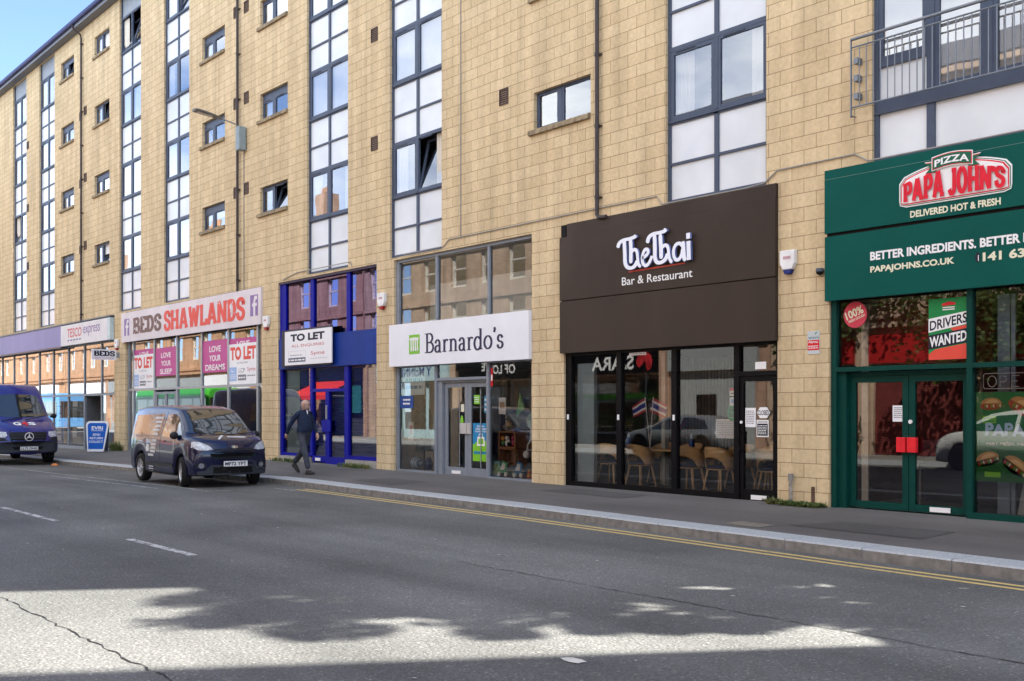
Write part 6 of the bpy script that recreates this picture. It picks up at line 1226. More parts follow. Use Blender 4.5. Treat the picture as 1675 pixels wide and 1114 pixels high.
for s in (-1, 1): part('fog_light', [ring_poly(s * .66, .46, .055, 16)], 'x', pm('fog_lens', (.22, .23, .25), .15, coat=1.), .011, .03); part('fog_surround', [[(s * .77, .41), (s * .77, .52), (s * .58, .53), (s * .56, .42)] if s < 0 else [(.56, .42), (.58, .53), (.77, .52), (.77, .41)]], 'x', BPLAST, .007)
plate(v1, .84, .50, 'MF72 YPT'); mirror_part(v1, (-.22, .86, 1.08), BPLAST)
SEAMD = pm('panel_gap', (.002, .002, .004), .8)
for s in ('y-', 'y+'):
    part('panel_seam', [[(-1.18, .26), (-1.17, .26), (-1.17, 1.6), (-1.18, 1.6)], [(-.36, .66), (-.35, .66), (-.30, 1.0), (-.31, 1.0)], [(-1.95, 1.0), (-1.94, .9), (-1.94, 1.55), (-1.95, 1.55)], [(-2.9, 1.02), (-1.2, 1.05), (-1.2, 1.055), (-2.9, 1.025)]], s, SEAMD, .003)
    part('side_moulding', [[(-2.08, .40), (-.40, .40), (-.42, .47), (-2.06, .47)]], s, BPLAST, .012); part('door_handle', [[(-1.08, .93), (-.88, .94), (-.88, .965), (-1.08, .955)]], s, NAVY, .022); part('sill_trim', [[(-2.08, .245), (-.40, .235), (-.40, .265), (-2.08, .275)]], s, GPLAST, .008)
part('rear_side_glazing', [[(-3.02, 1.08), (-3.0, 1.5), (-1.3, 1.54), (-1.3, 1.06)]], 'y-', pm('navy_gloss_film', (.012, .016, .04), .08, coat=1.), .003)
LW = pm('white_vinyl', (.66, .67, .70), .5, var=.05); rr = random.Random(4); q = MB()
for i, z in enumerate((1.42, 1.33, 1.24, 1.15, 1.06, .92, .84, .76, .68, .60, .36, .31, .26)):
    x1 = -1.32 - .03 * i * .5 - (.1 if i > 8 else 0); wd = (.45, .35, .30, .38, .28, .30, .33, .30, .33, .34, .3, .3, .3)[i]; hh = .05 if i < 10 else .02; x = x1 - wd
    while x < x1 - .01: L_ = min(rr.uniform(.03, .07), x1 - x); put(q, decal([(x, z), (x + L_ * .8, z), (x + L_ * .8, z + hh), (x, z + hh)], 'y-', bvh, .007, .2)); x += L_
put(q, decal([(-2.05, .70), (-1.85, .70), (-1.87, .86), (-2.0, .86)], 'y-', bvh, .007)); q.build('side_lettering', LW, v1, fix=False)
q = MB()
for P in ([(.40, -.30), (.44, -.26), (.62, -.10), (.58, -.14)], [(.62, -.30), (.64, -.26), (.40, -.08), (.38, -.13)]): put(q, decal(P, 'z', bvh, .006))
for i in range(9): y = -.04 + .045 * i; put(q, decal([(.47, y), (.56, y), (.56, y + .034), (.47, y + .034)], 'z', bvh, .006))
q.build('bonnet_lettering', LW, v1, fix=False); part('badge', [[(.045 * 1.6 * math.cos(a), .845 + .03 * math.sin(a)) for a in [k * .4 for k in range(16)]]], 'x', CHROME, .008, .03)
c = MB(); c.tube([(.12, -.5, 1.10), (.05, .0, 1.13), (-.02, .30, 1.19)], .012, 6); c.tube([(.10, .05, 1.12), (.04, .45, 1.15), (-.05, .62, 1.22)], .012, 6); c.build('wiper', BPLAST, v1); c = MB(); c.tube([(-1.0, 0, 1.71), (-1.15, 0, 1.98)], .006, 6); c.build('aerial', BPLAST, v1)
c = MB(); c.box(.0, .35, .2, .42, 1.0, 1.0); 

SECB = pm('security_blue', (.016, .016, .17), .3, coat=1., var=.06, scale=2)
c2 = Car(top=[(-4.95, 2.1), (-4.85, 2.42), (-4.5, 2.5), (-2.0, 2.54), (-1.0, 2.50), (-.72, 2.36), (-.45, 2.05), (.05, 1.47), (.2, 1.36), (.5, 1.24), (.78, 1.12), (.93, .96), (1.0, .72)],
         half=[(-4.95, .95), (-4.6, .99), (-.2, 1.0), (.4, .98), (.75, .955), (1.0, .90)], belt=[(-4.95, 1.2), (-.5, 1.25), (.1, 1.25), (.5, 1.08), (1.0, .66)], roofy=[(-4.95, .80), (-1.0, .80), (-.4, .84), (.1, .89), (.6, .9)],
         bot=[(-4.95, .45), (-4.6, .34), (-.6, .32), (.7, .34), (1.0, .38)], wr=.345, xr=-3.66, xf=0., arch=.43, nose=(.8, .22))
v2, bvh, part = vehicle('security_van', 'tall deep blue high roof security van with dark grey bumper at the far left kerb', 'van', (-35.75, -4.6, rz(-35.7, -5) + .02), R(0), c2, SECB,
    glassside=[[(-1.2, 1.30), (-1.2, 1.95), (-.62, 1.95), (-.1, 1.36), (-.3, 1.27)]], screen=[(-.80, 1.52), (-.76, 1.70), (-.66, 2.12), (-.5, 2.17), (0, 2.19), (.5, 2.17), (.66, 2.12), (.76, 1.70), (.80, 1.52), (.4, 1.46), (0, 1.45), (-.4, 1.46)], tw=.22, track=.85)
part('bumper', [[(-.93, .38), (.93, .38), (.93, .80), (.72, .86), (.56, .70), (-.56, .70), (-.72, .86), (-.93, .80)]], 'x', GPLAST, .008); part('grille', [[(-.56, .95), (-.50, .72), (-.36, .58), (.36, .58), (.50, .72), (.56, .95), (.5, 1.0), (-.5, 1.0)]], 'x', BPLAST, .012)
part('grille_bar', [[(-.5, z), (.5, z), (.5, z + .02), (-.5, z + .02)] for z in (.70, .80, .90)], 'x', GPLAST, .025); part('air_intake', [[(-.40, .46), (.40, .46), (.46, .55), (-.46, .55)]], 'x', UNDER, .014)
part('headlight', [[(-.92, .86), (-.90, 1.03), (-.62, 1.0), (-.60, .90), (-.66, .84)]], 'x', LAMPG, .012, .05); part('headlight', [[(.92, .86), (.66, .84), (.60, .90), (.62, 1.0), (.90, 1.03)]], 'x', LAMPG, .012, .05)
plate(v2, 1.015, .50, 'LL72 DHG'); mirror_part(v2, (-.2, 1.03, 1.5), BPLAST)
q = MB(); q.lathe([(.115, 0), (.135, .012), (.115, .02)], (0, 0, 0), 28)
for i in range(3): a = R(90 + 120 * i); q.poly([(.12 * math.cos(a), .12 * math.sin(a), .016), (.03 * math.cos(a + R(60)), .03 * math.sin(a + R(60)), .018), (0, 0, .03), (.03 * math.cos(a - R(60)), .03 * math.sin(a - R(60)), .018)])
q.xf(Matrix(((0, 0, 1, 1.005), (1, 0, 0, 0), (0, 1, 0, .86), (0, 0, 0, 1)))); q.build('star_badge', pm('badge_silver', (.72, .73, .75), .4, var=.03), v2, fix=False)
def front_text(t, txt, y0, y1, x, z0, z1, lean, mat):
    l = MB(); add_text(l, txt, y0, y1, 0, 1, 0, 0, .04); dz = z1 - z0
    l.v = [(x - p[2] * lean, p[0], z0 + p[2] * dz) for p in l.v]; l.build('bonnet_lettering', mat, t, fix=False)
def hood_text(t, bvh, txt, y0, y1, x0, x1, mat):
    l = MB(); add_text(l, txt, y0, y1, 0, 1, 0, 0, .04); out = []
    for p in l.v:
        h, nrm, _, _ = bvh.ray_cast(Vector((x1 + (x0 - x1) * p[2], p[0], 6)), Vector((0, 0, -1))); out.append(tuple(h + Vector((0, 0, .012))) if h else (x0, p[0], 1.3))
    l.v = out; l.build('bonnet_lettering', mat, t, fix=False)
hood_text(v2, bvh, 'G', -.33, -.11, .38, .62, WHITE2); hood_text(v2, bvh, '4', -.10, .10, .36, .64, RED); hood_text(v2, bvh, 'S', .11, .33, .38, .62, WHITE2)
part('panel_seam', [[(-.62, .95), (-.6, .95), (-.45, 1.08), (-.47, 1.08)], [(.6, .95), (.62, .95), (.47, 1.08), (.45, 1.08)]], 'x', SEAMD, .004)
c = MB(); c.tube([(.26, -.6, 1.36), (.12, .05, 1.47)], .014, 6); c.tube([(.26, .1, 1.37), (.12, .7, 1.5)], .014, 6); c.build('wiper', BPLAST, v2)
# vehicles across the road, seen only as reflections in the shop windows
def hatch(name, label, loc, rz_, paint, h=1.47, L=4.45, rim=DARKALLOY):
    k = h / 1.47
    c = Car(top=[(-3.5, .82 * k), (-3.42, 1.0 * k), (-3.1, 1.30 * k), (-2.6, 1.43 * k), (-1.7, h), (-1.0, 1.40 * k), (-.5, 1.17 * k), (-.1, .98 * k), (.3, .93 * k), (.7, .83 * k), (.88, .70 * k), (.95, .55)],
            half=[(-3.5, .80), (-3.1, .88), (-1, .91), (.3, .90), (.7, .86), (.95, .78)], belt=[(-3.5, .8 * k), (-1, .93 * k), (.2, .86 * k), (.95, .5)], roofy=[(-3.5, .6), (-2, .62), (-1, .60), (-.4, .68), (.2, .8)], bot=[(-3.5, .4), (-3.2, .25), (.5, .22), (.95, .26)], wr=.34, xr=-2.75, xf=0, arch=.41, nose=(.9, .28))
    t, bv, pt = vehicle(name, label, 'car', loc, rz_, c, paint, [[(-1.7, .97 * k), (-1.7, 1.36 * k), (-1.2, 1.33 * k), (-.55, 1.08 * k), (-.45, .96 * k)], [(-3.0, 1.0 * k), (-2.75, 1.28 * k), (-2.3, 1.36 * k), (-1.8, 1.37 * k), (-1.8, .97 * k)]], [(-.62, 1.0 * k), (-.5, 1.34 * k), (.5, 1.34 * k), (.62, 1.0 * k), (0, .97 * k)], rim, 5, .22, 0, .80)
    for s in (-1, 1): pt('headlight', [[(s * .80, .66 * k), (s * .52, .64 * k), (s * .55, .70 * k), (s * .78, .76 * k)] if s > 0 else [(-.80, .66 * k), (-.78, .76 * k), (-.55, .70 * k), (-.52, .64 * k)]], 'x', LAMPG, .01, .05)
    pt('grille', [[(-.45, .36), (.45, .36), (.5, .52), (-.5, .52)]], 'x', BPLAST, .008); plate(t, .96, .46, 'SJ19 KHO') if False else None; mirror_part(t, (-.55, .90, .98 * k), paint)
hatch('parked_car', 'silver grey hatchback parked on the far side of the road facing left', (-25.9, -14.0, -.15), R(180), pm('grey_paint', (.16, .18, .20), .3, coat=1., metal=.3, var=.04))
hatch('parked_car', 'white tall hatchback parked on the far side of the road facing left', (-14.4, -14.0, -.15), R(180), pm('white_paint_car', (.62, .62, .60), .3, coat=1., var=.03), 1.66)
def bus(name, label, loc, rz_, col, L=11.5):
    t = empty(name, loc, label, 'bus', 'buses across the road', rz_); c = MB(); P = [(-1.25, .35), (1.25, .35), (1.25, 2.55), (1.15, 2.9), (.9, 3.02), (-.9, 3.02), (-1.15, 2.9), (-1.25, 2.55)]
    n = len(P); c.v = [(x, p[0] * k, p[1] if p[1] < 2 else 2 + (p[1] - 2) * k2) for x, k, k2 in ((0, .93, .9), (.25, 1, 1), (L - .3, 1, 1), (L, .92, .9)) for p in P]
    for i in range(3):
        for j in range(n): c.f.append((n * i + j, n * i + (j + 1) % n, n * i + n + (j + 1) % n, n * i + n + j)); c.m.append(0)
    c.f += [tuple(range(n)), tuple(3 * n + j for j in reversed(range(n)))]; c.m += [0, 0]; c.build('body', col, t, bevel=.04)
    for s in (-1, 1):
        for i in range(6): x = .6 + i * 1.8; MB().box(x, x + 1.7, s * 1.255 - .004, s * 1.255 + .004, 1.25, 2.35).build('side_window', CARGLASS, t)
        for x in (2.4, L - 2.6): wheel(t, x, s * 1.12, .48, .28, 8, ALLOY, 0, s)
    MB().box(L - .02, L + .01, -1.05, 1.05, 1.1, 2.4).build('windscreen', CARGLASS, t)
bus('bus', 'bright green single deck bus across the road, reflected in the bed shop', (-70.5, -12.9, -.15), 0, pm('bus_green', (.05, .36, .03), .35, coat=.6))
bus('bus', 'pale blue single deck bus across the road, reflected in the grocery shop', (-98, -12.9, -.15), 0, pm('bus_blue', (.10, .30, .60), .35, coat=.6)); 

# ================================================================== PERSON
def person():
    J = {'pel': (0, 0, .93, .165, .145), 'bel': (.05, 0, 1.04, .185, .185), 'che': (.0, 0, 1.24, .185, .16), 'nk0': (-.015, 0, 1.385, .085, .075), 'nk1': (.005, 0, 1.45, .056, .056),
         'rs': (-.03, -.18, 1.345, .062, .068), 're': (-.20, -.255, 1.09, .052, .052), 'rw': (-.34, -.235, .885, .038, .036), 'ls': (-.01, .18, 1.345, .062, .068), 'le': (.02, .255, 1.085, .052, .052), 'lw': (.16, .235, .89, .038, .036),
         'rh': (.01, -.095, .88, .10, .095), 'rk': (.16, -.105, .49, .078, .072), 'ra': (.28, -.105, .115, .064, .056), 'lh': (-.01, .095, .88, .10, .095), 'lk': (-.17, .09, .51, .078, .072), 'la': (-.50, .085, .23, .064, .056)}
    E_ = [('pel', 'bel'), ('bel', 'che'), ('che', 'nk0'), ('nk0', 'nk1'), ('nk0', 'rs'), ('rs', 're'), ('re', 'rw'), ('nk0', 'ls'), ('ls', 'le'), ('le', 'lw'), ('pel', 'rh'), ('rh', 'rk'), ('rk', 'ra'), ('pel', 'lh'), ('lh', 'lk'), ('lk', 'la')]
    k = list(J); me = bpy.data.meshes.new('person_skeleton'); me.from_pydata([J[a][:3] for a in k], [(k.index(a), k.index(b)) for a, b in E_], [])
    o = bpy.data.objects.new('person_skeleton', me); COL.objects.link(o); sk_ = o.modifiers.new('skin', 'SKIN'); sk_.use_smooth_shade = True
    for i, a in enumerate(k): me.skin_vertices[0].data[i].radius = J[a][3:5]
    me.skin_vertices[0].data[0].use_root = True
    ss = o.modifiers.new('sub', 'SUBSURF'); ss.levels = 2; ss.render_levels = 2
    dg = bpy.context.evaluated_depsgraph_get(); m2 = bpy.data.meshes.new_from_object(o.evaluated_get(dg)); V = [tuple(v.co) for v in m2.vertices]; F = [tuple(p.vertices) for p in m2.polygons]
    bpy.data.objects.remove(o)
    b = MB(); b.v, b.f = V, F
    def cen(f): return sum((Vector(V[i]) for i in f), Vector()) / len(f)
    for f in F:
        c = cen(f); arm = abs(c.y) > .19 and c.z < 1.3
        b.m.append(2 if c.z > 1.43 and abs(c.y) < .07 else (1 if (c.z < .93 and not arm) else 0))
    # hands: palm and five curled fingers
    for s, wx, dr in ((-1, Vector((-.34, -.235, .885)), Vector((-.10, .05, -.16))), (1, Vector((.16, .235, .89)), Vector((.09, -.03, -.16)))):
        d = dr.normalized(); sd = Vector((d.z, 0, -d.x)).normalized(); q = MB(); p0 = wx; p1 = wx + d * .045; p2 = wx + d * .095
        q.tube([p0 - d * .03, p0, p1, p2], [.028, .032, .040, .030], 10, 2)
        for i, (o_, L_) in enumerate(((-.027, .058), (-.009, .066), (.009, .062), (.027, .05))):
            st = p2 - d * .012 + sd * o_; cu = Vector((0, -s, 0)) * .014; q.tube([st, st + d * L_ * .45 + cu * .4, st + d * L_ * .8 + cu * 1.4, st + d * L_ * .95 + cu * 2.4], [.0095, .009, .008, .006], 6, 2)
        st = p0 + d * .02 + sd * .03; q.tube([st, st + sd * .028 + d * .02, st + sd * .034 + d * .05], [.012, .010, .007], 6, 2)
        n = len(b.v); b.v += q.v; b.f += [tuple(n + i for i in f) for f in q.f]; b.m += q.m
    # head turned towards the shops' right, with nose, ears, brow and jaw
    h = MB(); N, K = 28, 20
    for i in range(K + 1):
        ph = math.pi * i / K
        for j in range(N):
            th = 2 * math.pi * j / N; x, y, z = .096 * math.sin(ph) * math.cos(th), .076 * math.sin(ph) * math.sin(th), .118 * math.cos(ph)
            if z < 0: sq = 1 + z * 1.6; y *= sq; x = x * (1 + z * .9) + (.012 if x > 0 else -.0)
            if x < 0 and z > -.02: x *= 1.08
            if x > .05:
                if abs(y) < .022 and -.035 < z < .012: x += .022 * (1 - abs(y) / .022) * (1 - (z + .035) / .06 if z > -.03 else .6)
                if .005 < z < .03 and .015 < abs(y) < .045: x -= .008
                if .03 < z < .042: x += .004
                if -.065 < z < -.05 and abs(y) < .025: x += .005
            h.v.append((x, y, z))
    for i in range(K):
        for j in range(N): h.f.append((i * N + j, i * N + (j + 1) % N, (i + 1) * N + (j + 1) % N, (i + 1) * N + j)); h.m.append(2)
    for s in (-1, 1):
        n = len(h.v); e = MB().lathe([(0, -.012), (.022, -.008), (.028, .0), (.018, .006), (0, .004)], (0, 0, 0), 12, 2); e.xf(Matrix.Translation((-.008, s * .080, -.005)) @ Matrix.Rotation(R(-s * 75), 4, 'X') @ Matrix.Diagonal((.75, 1.2, 1, 1))); h.v += e.v; h.f += [tuple(n + i for i in f) for f in e.f]; h.m += e.m
    M = Matrix.Translation((.035, 0, 1.555)) @ Matrix.Rotation(R(30), 4, 'Z') @ Matrix.Rotation(R(6), 4, 'Y'); h.xf(M)
    n = len(b.v); b.v += h.v; b.f += [tuple(n + i for i in f) for f in h.f]; b.m += h.m
    JMP = pm('navy_jumper', (.017, .027, .058), .95, var=.3, scale=30, bump=.3, bscale=160); JEAN = pm('charcoal_jeans', (.056, .062, .08), .9, var=.35, scale=9); SKIN = pm('skin', (.50, .32, .245), .5, var=.08, scale=30)
    me = b.build('person', [JMP, JEAN, SKIN], None, smooth=True)
    tag(me, 'bald man in glasses, navy jumper and dark trousers walking along the pavement', 'person')
    P_ = me
    sh = MB()
    for (ax, toe, tilt, yy, zz) in (((.28), .20, -6, -.105, .0), ((-.50), .20, 34, .085, .10)):
        q = MB(); prof = [(-.085, .035, .05), (-.07, .042, .095), (-.02, .043, .105), (.05, .043, .085), (.11, .048, .06), (.165, .045, .045), (.20, .02, .03)]
        for x, hw, ht in prof: q.v += [(x, -hw, 0), (x, -hw, ht * .5), (x, -hw * .6, ht), (x, hw * .6, ht), (x, hw, ht * .5), (x, hw, 0)]
        for i in range(6):
            for j in range(6): q.f.append((6 * i + j, 6 * i + (j + 1) % 6, 6 * i + 6 + (j + 1) % 6, 6 * i + 6 + j)); q.m.append(0)
        q.f += [tuple(range(6)), tuple(range(41, 35, -1))]; q.m += [0, 0]
        q.xf(Matrix.Translation((ax + .02, yy, zz + (.0 if tilt < 0 else .02))) @ Matrix.Rotation(R(tilt), 4, 'Y') @ Matrix.Translation((0, 0, 0))); n = len(sh.v); sh.v += q.v; sh.f += [tuple(n + i for i in f) for f in q.f]; sh.m += q.m
    sh.build('shoe', pm('dark_trainers', (.035, .03, .028), .7), P_, smooth=False, bevel=.008)
    c = MB(); c.poly([(.078, -.012, 1.44), (.096, -.018, 1.385), (.104, 0, 1.335), (.096, .018, 1.385), (.078, .012, 1.44)]); c.v = [(p[0] + .015, p[1], p[2]) for p in c.v]; c.build('shirt_collar', WHITE2, P_, fix=False)
    c = MB(); c.lathe([(.070, 0), (.078, .025), (.066, .045)], (-.005, 0, 1.40), 16); c.build('jumper_collar', JMP, P_)
    g = MB()
    for s in (-1, 1): g.tube([Vector((.0955 + .012, s * .033 + .026 * math.cos(a), .015 + .019 * math.sin(a))) for a in [i * math.pi / 6 for i in range(13)]], .003, 5); g.tube([(.10, s * .058, .02), (-.005, s * .082, .015)], .003, 5)
    g.tube([(.113, -.008, .018), (.113, .008, .018)], .003, 5); g.xf(M); g.build('glasses', INK, P_)
    hr = MB(); n = 14
    for i in range(n + 1):
        a = R(75 + 210 * i / n)
        for z, rr_ in ((-.035, .99), (.0, 1.06), (.03, 1.05)): k_ = math.sqrt(max(0, 1 - (z / .118) ** 2)); hr.v.append((.1045 * rr_ * k_ * math.cos(a), .0775 * rr_ * k_ * math.sin(a), z))
    for i in range(n):
        for j in range(2): hr.f.append((3 * i + j, 3 * i + j + 1, 3 * i + 4 + j, 3 * i + 3 + j)); hr.m.append(0)
    hr.xf(M); hr.build('cropped_hair', pm('grey_stubble', (.36, .24, .19), .9, var=.2, scale=60), P_, smooth=True, fix=False)
    return P_
P_ = person(); P_.location = (-22.0, -2.12, (pz(-22) + kz(-22)) / 2 - .01); P_.scale = (1.03, 1.03, 1.03); P_.rotation_euler = (0, 0, R(8))

# ================================================================== ACROSS THE ROAD (lights the scene and shows in the glass)
def facing(m):   # geometry written as a front facing -Y is turned to face the street from the far side
    return m
SASH = pm('cream_sash', (.62, .60, .54), .5); TGLASS = glass('tenement_glass', (.35, .38, .38), 1.5, 1.6, .05, .5)
def tenement(x0, x1, H, wallm, label, shops, yf=-18.5, floors=3, bay=True, nwin=5):
    t = wthing('tenement_building', ((x0 + x1) / 2, yf, 0), label, 'tenement', 'tenements across the road'); W_ = x1 - x0; ops = []; z0 = 4.6; fh = (H - z0 - .6) / floors; ww = 1.25
    cols = [x0 + W_ * (i + .5) / nwin for i in range(nwin)]
    for k in range(floors):
        for c in cols: ops.append((c - ww / 2, c + ww / 2, z0 + fh * k + .75, z0 + fh * k + .75 + 1.9, -.22))
    for (a, b, *_r) in shops: ops.append((a, b, -.1, 3.0, -.25))
    m = MB(); wall_mesh(m, x0, x1, -.3, H, ops, yf, 0, 1)
    m.quad((x0, yf, -.3), (x0, yf - 11, -.3), (x0, yf - 11, H), (x0, yf, H)); m.quad((x1, yf, -.3), (x1, yf, H), (x1, yf - 11, H), (x1, yf - 11, -.3)); m.quad((x0, yf - 11, -.3), (x0, yf - 11, H), (x1, yf - 11, H), (x1, yf - 11, -.3)); m.build('wall', wallm, t, fix=False)
    m = MB()
    for z, d in ((4.25, .22), (4.55, .12), (z0 + fh, .1), (z0 + 2 * fh, .1), (H - .25, .3), (H - .5, .15)): m.box(x0 + .01, x1 - .01, yf + .002, yf + d, z, z + .18)
    for (a, b, *_r) in shops: m.box(a - .45, a - .12, yf + .003, yf + .14, -.1, 4.24)
    m.build('string_course', wallm, t)
    m = MB(); m.quad((x0 - .1, yf + .3, H), (x1 + .1, yf + .3, H), (x1 + .1, yf - 5, H + 2.6), (x0 - .1, yf - 5, H + 2.6)); m.quad((x0 - .1, yf - 5, H + 2.6), (x1 + .1, yf - 5, H + 2.6), (x1 + .1, yf - 11, H), (x0 - .1, yf - 11, H)); r = m.build('roof', MATS['slate_roof'], t, fix=False)
    m = MB(); xc = x0 + .6
    m.box(xc - .5, xc + .9, yf - 5.4, yf - 4.4, H + 1.5, H + 4.0)
    for i in range(4): m.lathe([(.13, 0), (.11, .5)], (xc - .3 + .33 * i, yf - 4.9, H + 4.0), 8)
    m.build('chimney', wallm, r)
    for k in range(floors):
        for c in cols:
            a, b, e, d = c - ww / 2, c + ww / 2, z0 + fh * k + .75, z0 + fh * k + 2.65; y = yf - .17
            f = MB(); bars(f, [(a, a + .1, e, d), (b - .1, b, e, d), (a + .1, b - .1, e, e + .12), (a + .1, b - .1, d - .1, d), (a + .1, b - .1, (e + d) / 2 - .04, (e + d) / 2 + .04)], y - .05, y + .05); f = f.build('window', SASH, t)
            g = MB(); g.quad((a + .1, y, e + .12), (b - .1, y, e + .12), (b - .1, y, d - .1), (a + .1, y, d - .1)); g.quad((a, y - .3, e), (a, y - .3, d), (b, y - .3, d), (b, y - .3, e), 1); g.build('pane', [TGLASS, CREAM if (k + int(c)) % 3 else DARKIN], f, fix=False)
    for (a, b, fm, gm, txt, tm, txs) in shops:
        box('fascia', a, b, yf + .005, yf + .16, 3.05, 4.0, fm, t) if fm else None
        if gm == 'shutter':
            s_ = MB(); z = 0.
            while z < 2.95: s_.quad((a, yf - .1, z), (b, yf - .1, z), (b, yf - .13, z + .08), (a, yf - .13, z + .08)); z += .08
            s_.build('roller_shutter', txs, t, fix=False)
        elif gm == 'wall': box('infill_wall', a, b, yf - .2, yf - .1, -.1, 3.0, fm, t); box('door', a + (b - a) * .3, a + (b - a) * .3 + 1, yf - .1, yf - .06, 0, 2.1, BLACK, t)
        else:
            s_ = MB(); xs = [a + (b - a) * i / 3 for i in range(4)]; bars(s_, [(x - .05, x + .05, -.1, 3.0) for x in xs] + [(a, b, -.1, .45)], yf - .2, yf - .1); s_.build('shop_frame', fm or BLACK, t)
            g = MB(); g.quad((a, yf - .16, .45), (b, yf - .16, .45), (b, yf - .16, 3.0), (a, yf - .16, 3.0)); g.quad((a, yf - 1.5, 0), (b, yf - 1.5, 0), (b, yf - 1.5, 3.0), (a, yf - 1.5, 3.0), 1); g.build('shop_window', [TGLASS, MIDIN], t, fix=False)
        if txt:
            l = MB(); add_text(l, txt, -.5, .5, 0, 1, 0, 0, .02); cx_, wd, z_, hh = txs if isinstance(txs, tuple) else ((a + b) / 2, (b - a) * .6, 3.3, .45)
            l.v = [(cx_ - p[0] * wd, yf + .165, z_ + p[2] * hh) for p in l.v]; l.build('fascia_lettering', tm, t, fix=False)
    return t
FB, FW, FRED, FTEAL, FGREY, FCY = BLACK, WHITE, pm('fascia_red', (.45, .02, .02), .5), pm('fascia_teal', (.02, .14, .17), .5), pm('fascia_grey', (.32, .34, .34), .6), pm('fascia_cyan', (.45, .62, .66), .5)
MAROON = pm('maroon_shutter', (.20, .045, .04), .5, var=.2)
tenement(-12.5, 12, 13.2, SAND_R, 'red sandstone tenement across the road behind the photographer', [(-9, -4, FGREY, 'glass', '', None, None), (2, 8, FTEAL, 'glass', '', None, None)])
tenement(-24.2, -12.7, 12.6, SAND_B, 'buff tenement across the road above maroon shuttered shops', [(-16.2, -13.2, FRED, 'shutter', '', None, MAROON), (-20.0, -16.8, FRED, 'shutter', '', None, MAROON), (-23.8, -20.6, FRED, 'shutter', '', None, MAROON)], nwin=4)
tenement(-37.2, -24.4, 12.8, SAND_R, 'red sandstone tenement across the road above the black hairdresser fascia', [(-29.2, -24.9, FGREY, 'wall', '', None, None), (-36.6, -29.8, FB, 'glass', 'SARA', WHITE2, (-32.2, 2.3, 3.2, .6))], nwin=5)
tenement(-52.0, -37.4, 12.6, SAND_B, 'buff tenement across the road above the toy shop fascia', [(-43.5, -38.0, FB, 'glass', 'OF LOVE', WHITE2, (-40.2, 2.4, 3.3, .45)), (-51.0, -44.2, FCY, 'glass', 'Y McINNES', pm('toy_navy', (.03, .06, .2), .5), (-47.3, 3.2, 3.3, .5))], nwin=6)
SHUTD = pm('dark_steel_shutter', (.045, .05, .07), .5, var=.2)
tr_ = tenement(-66, -52.2, 12.6, SAND_R, 'red sandstone tenement across the road above the red awning', [(-58.5, -52.6, FB, 'shutter', '', None, SHUTD), (-65.5, -59.2, FB, 'shutter', '', None, SHUTD)], nwin=5)
box('shop_panel', -55.2, -52.7, -18.45, -18.36, 1.35, 2.95, FTEAL, tr_)
tenement(-84, -66.2, 12.8, SAND_O, 'orange sandstone tenement across the road opposite the grocery shop', [(-74, -67, FW, 'glass', '', None, None), (-83, -75, FGREY, 'glass', '', None, None)], nwin=6)
tenement(-106, -84.2, 12.8, SAND_O, 'orange sandstone tenement far along the opposite side of the road', [(-94, -85, FGREY, 'glass', '', None, None), (-105, -95, FW, 'glass', '', None, None)], nwin=7)
tenement(-135, -106.2, 12.8, SAND_O, 'farthest orange sandstone tenement across the road', [(-120, -108, FW, 'glass', '', None, None), (-134, -122, FGREY, 'glass', '', None, None)], nwin=9)
t = wthing('shop_awning', (-57, -18, 2.3), 'red shop awning over the far pavement', 'awning'); m = MB(); m.quad((-58, -18.3, 3.2), (-53.6, -18.3, 3.2), (-53.6, -16.4, 2.35), (-58, -16.4, 2.35)); m.quad((-58, -16.4, 2.35), (-53.6, -16.4, 2.35), (-53.6, -16.38, 2.1), (-58, -16.38, 2.1)); m.build('awning_cloth', pm('awning_red', (.60, .03, .02), .7), t, fix=False); m = MB(); m.tube([(-58, -16.4, 2.35), (-58, -18.4, 2.35)], .03, 6); m.tube([(-53.6, -16.4, 2.35), (-53.6, -18.4, 2.35)], .03, 6); m.build('awning_arm', STEEL, t)
# hairdresser emblem on the far fascia
t0 = [o for o in bpy.data.objects if o.get('label', '').startswith('red sandstone tenement across the road above the black')][0]; l = MB()
for cx_, w_ in ((-30.45, .42), (-35.4, .62)):
    for k in range(6): ribbon(l, [(cx_ + w_ * (math.cos(a) * (1 - .13 * k)), 3.5 + .42 * (1 - .13 * k) * math.sin(a + .25 * k) + .03 * math.sin(4 * a)) for a in [R(-70 + 25 * i) for i in range(12)]], .055, .055, 0 - .002 * k)
n0 = len(l.v); l.v = [(p[0], -18.33 + p[1] * -1, p[2]) for p in l.v]; l.build('fascia_emblem', pm('emblem_red', (.55, .03, .04), .5), t0, fix=False)
l = MB(); add_text(l, 'HAIR & BEAUTY', -.5, .5, 0, 1, 0, 0, .02); l.v = [(-35.2 - p[0] * 1.4, -18.325, 3.12 + p[2] * .16) for p in l.v]; l.build('fascia_lettering', WHITE2, t0, fix=False)
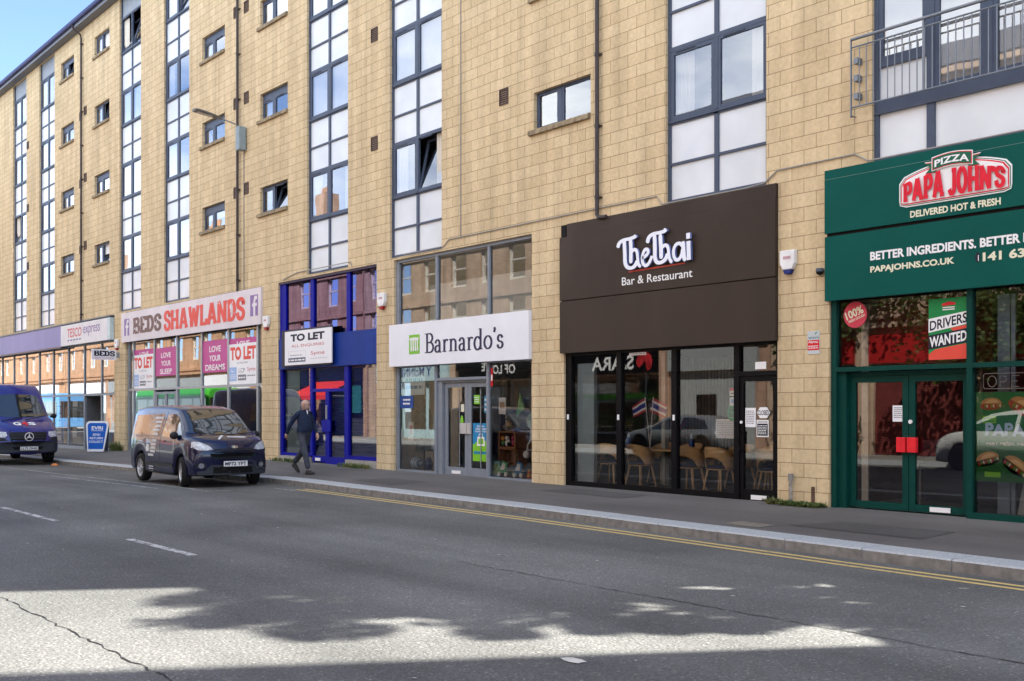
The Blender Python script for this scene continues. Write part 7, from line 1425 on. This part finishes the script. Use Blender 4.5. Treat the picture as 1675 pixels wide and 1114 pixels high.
# unseen corner block, its side splayed to let a sun strip onto the road
CB = wthing('unseen_corner_building', (9, 6, 0), 'unseen plain stone corner block splayed to let sun onto the road', 'building')
m = MB(); P = [(1.4, 1), (16, 1), (16, 12), (8.3, 12)]; H = 19.5
for i in range(4):
    a, b = P[i], P[(i + 1) % 4]; m.quad((a[0], a[1], -.3), (b[0], b[1], -.3), (b[0], b[1], H), (a[0], a[1], H))
m.poly([(p[0], p[1], H) for p in P]); m.build('wall', STONE, CB, fix=True)
for k in range(5):
    for x in (4, 7.5, 11): f = box('window', x, x + 1.4, .93, .985, 2.2 + 3.2 * k, 3.9 + 3.2 * k, FRAME, CB); g = MB(); g.quad((x + .1, .925, 2.3 + 3.2 * k), (x + 1.3, .925, 2.3 + 3.2 * k), (x + 1.3, .925, 3.8 + 3.2 * k), (x + .1, .925, 3.8 + 3.2 * k)); g.build('pane', CARGLASS, f, fix=False)
box('shade_block', -2.88, -2.2, .02, 6.5, -.3, 13.4, STONE, AB)  # unseen block added to shade the road past the end wall
# street trees
LEAF = leafmat('tree_leaf', (.045, .095, .02), (.10, .15, .03)); BARK = pm('tree_bark', (.09, .07, .05), .9, var=.3, scale=14, bump=.5)
def tree(loc, label, seed, ht=7., cr=2.2, n=5200, base=2.4, group=None, full=.1):
    rr = random.Random(seed); t = empty('street_tree', loc, label, 'tree', group); tr = MB(); cl = []
    tr.tube([(0, 0, -.1), (.03, .02, ht * .25), (-.04, .05, ht * .5), (.02, 0, ht * .8)], [.16, .13, .09, .03], 9)
    for i in range(9):
        a, z = rr.uniform(0, 6.28), ht * rr.uniform(.3, .7); L_ = cr * rr.uniform(.5, .95); e = (L_ * math.cos(a), L_ * math.sin(a), z + ht * rr.uniform(.08, .25)); tr.tube([(0, 0, z), (e[0] * .5, e[1] * .5, z + (e[2] - z) * .65), e], [.06, .04, .015], 6); cl.append((e, cr * rr.uniform(.28, .5)))
    for i in range(12 if full < .5 else 34):
        a, z = rr.uniform(0, 6.28), rr.uniform(base, ht); k = math.sin(math.pi * min(1, max(.1, (z - base + .6) / (ht - base + .9)))); k = max(k, full); r = cr * k * rr.uniform(.2, .9); cl.append(((r * math.cos(a), r * math.sin(a), z), cr * rr.uniform(.22, .42) * (1 if full < .5 else 1.5)))
    tr.build('trunk', BARK, t, smooth=True); c = MB()
    for i in range(n):
        (cx_, cy_, cz_), r = rr.choice(cl); d = Vector((rr.gauss(0, 1), rr.gauss(0, 1), rr.gauss(0, .8))).normalized() * r * rr.random() ** .4; p = Vector((cx_, cy_, cz_)) + d; s_ = rr.uniform(.06, .13); u = Vector((rr.gauss(0, 1), rr.gauss(0, 1), rr.gauss(0, .5))).normalized(); v = u.cross(Vector((rr.gauss(0, 1), rr.gauss(0, 1), rr.gauss(0, 1)))).normalized()
        c.quad(p - u * s_, p - v * s_ * .55, p + u * s_, p + v * s_ * .55)
    c.build('crown', LEAF, t, fix=False); return t
tree((-2.14, -.48, -.04), 'tall narrow street tree close to the end of the apartment block', 3, 13.6, .85, 10000, 2.4, full=.75)
tree((-1.46, -.95, -.04), 'tall narrow street tree in the middle of the side street mouth', 12, 12.6, .78, 9000, 2.2, full=.75)
tree((-1.03, -1.2, -.04), 'shorter narrow street tree beside the corner block', 9, 10.6, .5, 6500, 2., full=.75)
tree((-.40, -1.65, -.04), 'low narrow street tree nearest the corner block', 21, 7.4, .55, 6000, 1.6, full=.8)
tree((-15.6, -16.2, -.02), 'leafy tree on the far pavement before the maroon shutters', 5, 8, 2.6, 5200, 3.0); tree((-20.4, -16.4, -.02), 'second leafy tree on the far pavement before the maroon shutters', 6, 8.5, 2.6, 5200, 3.2)
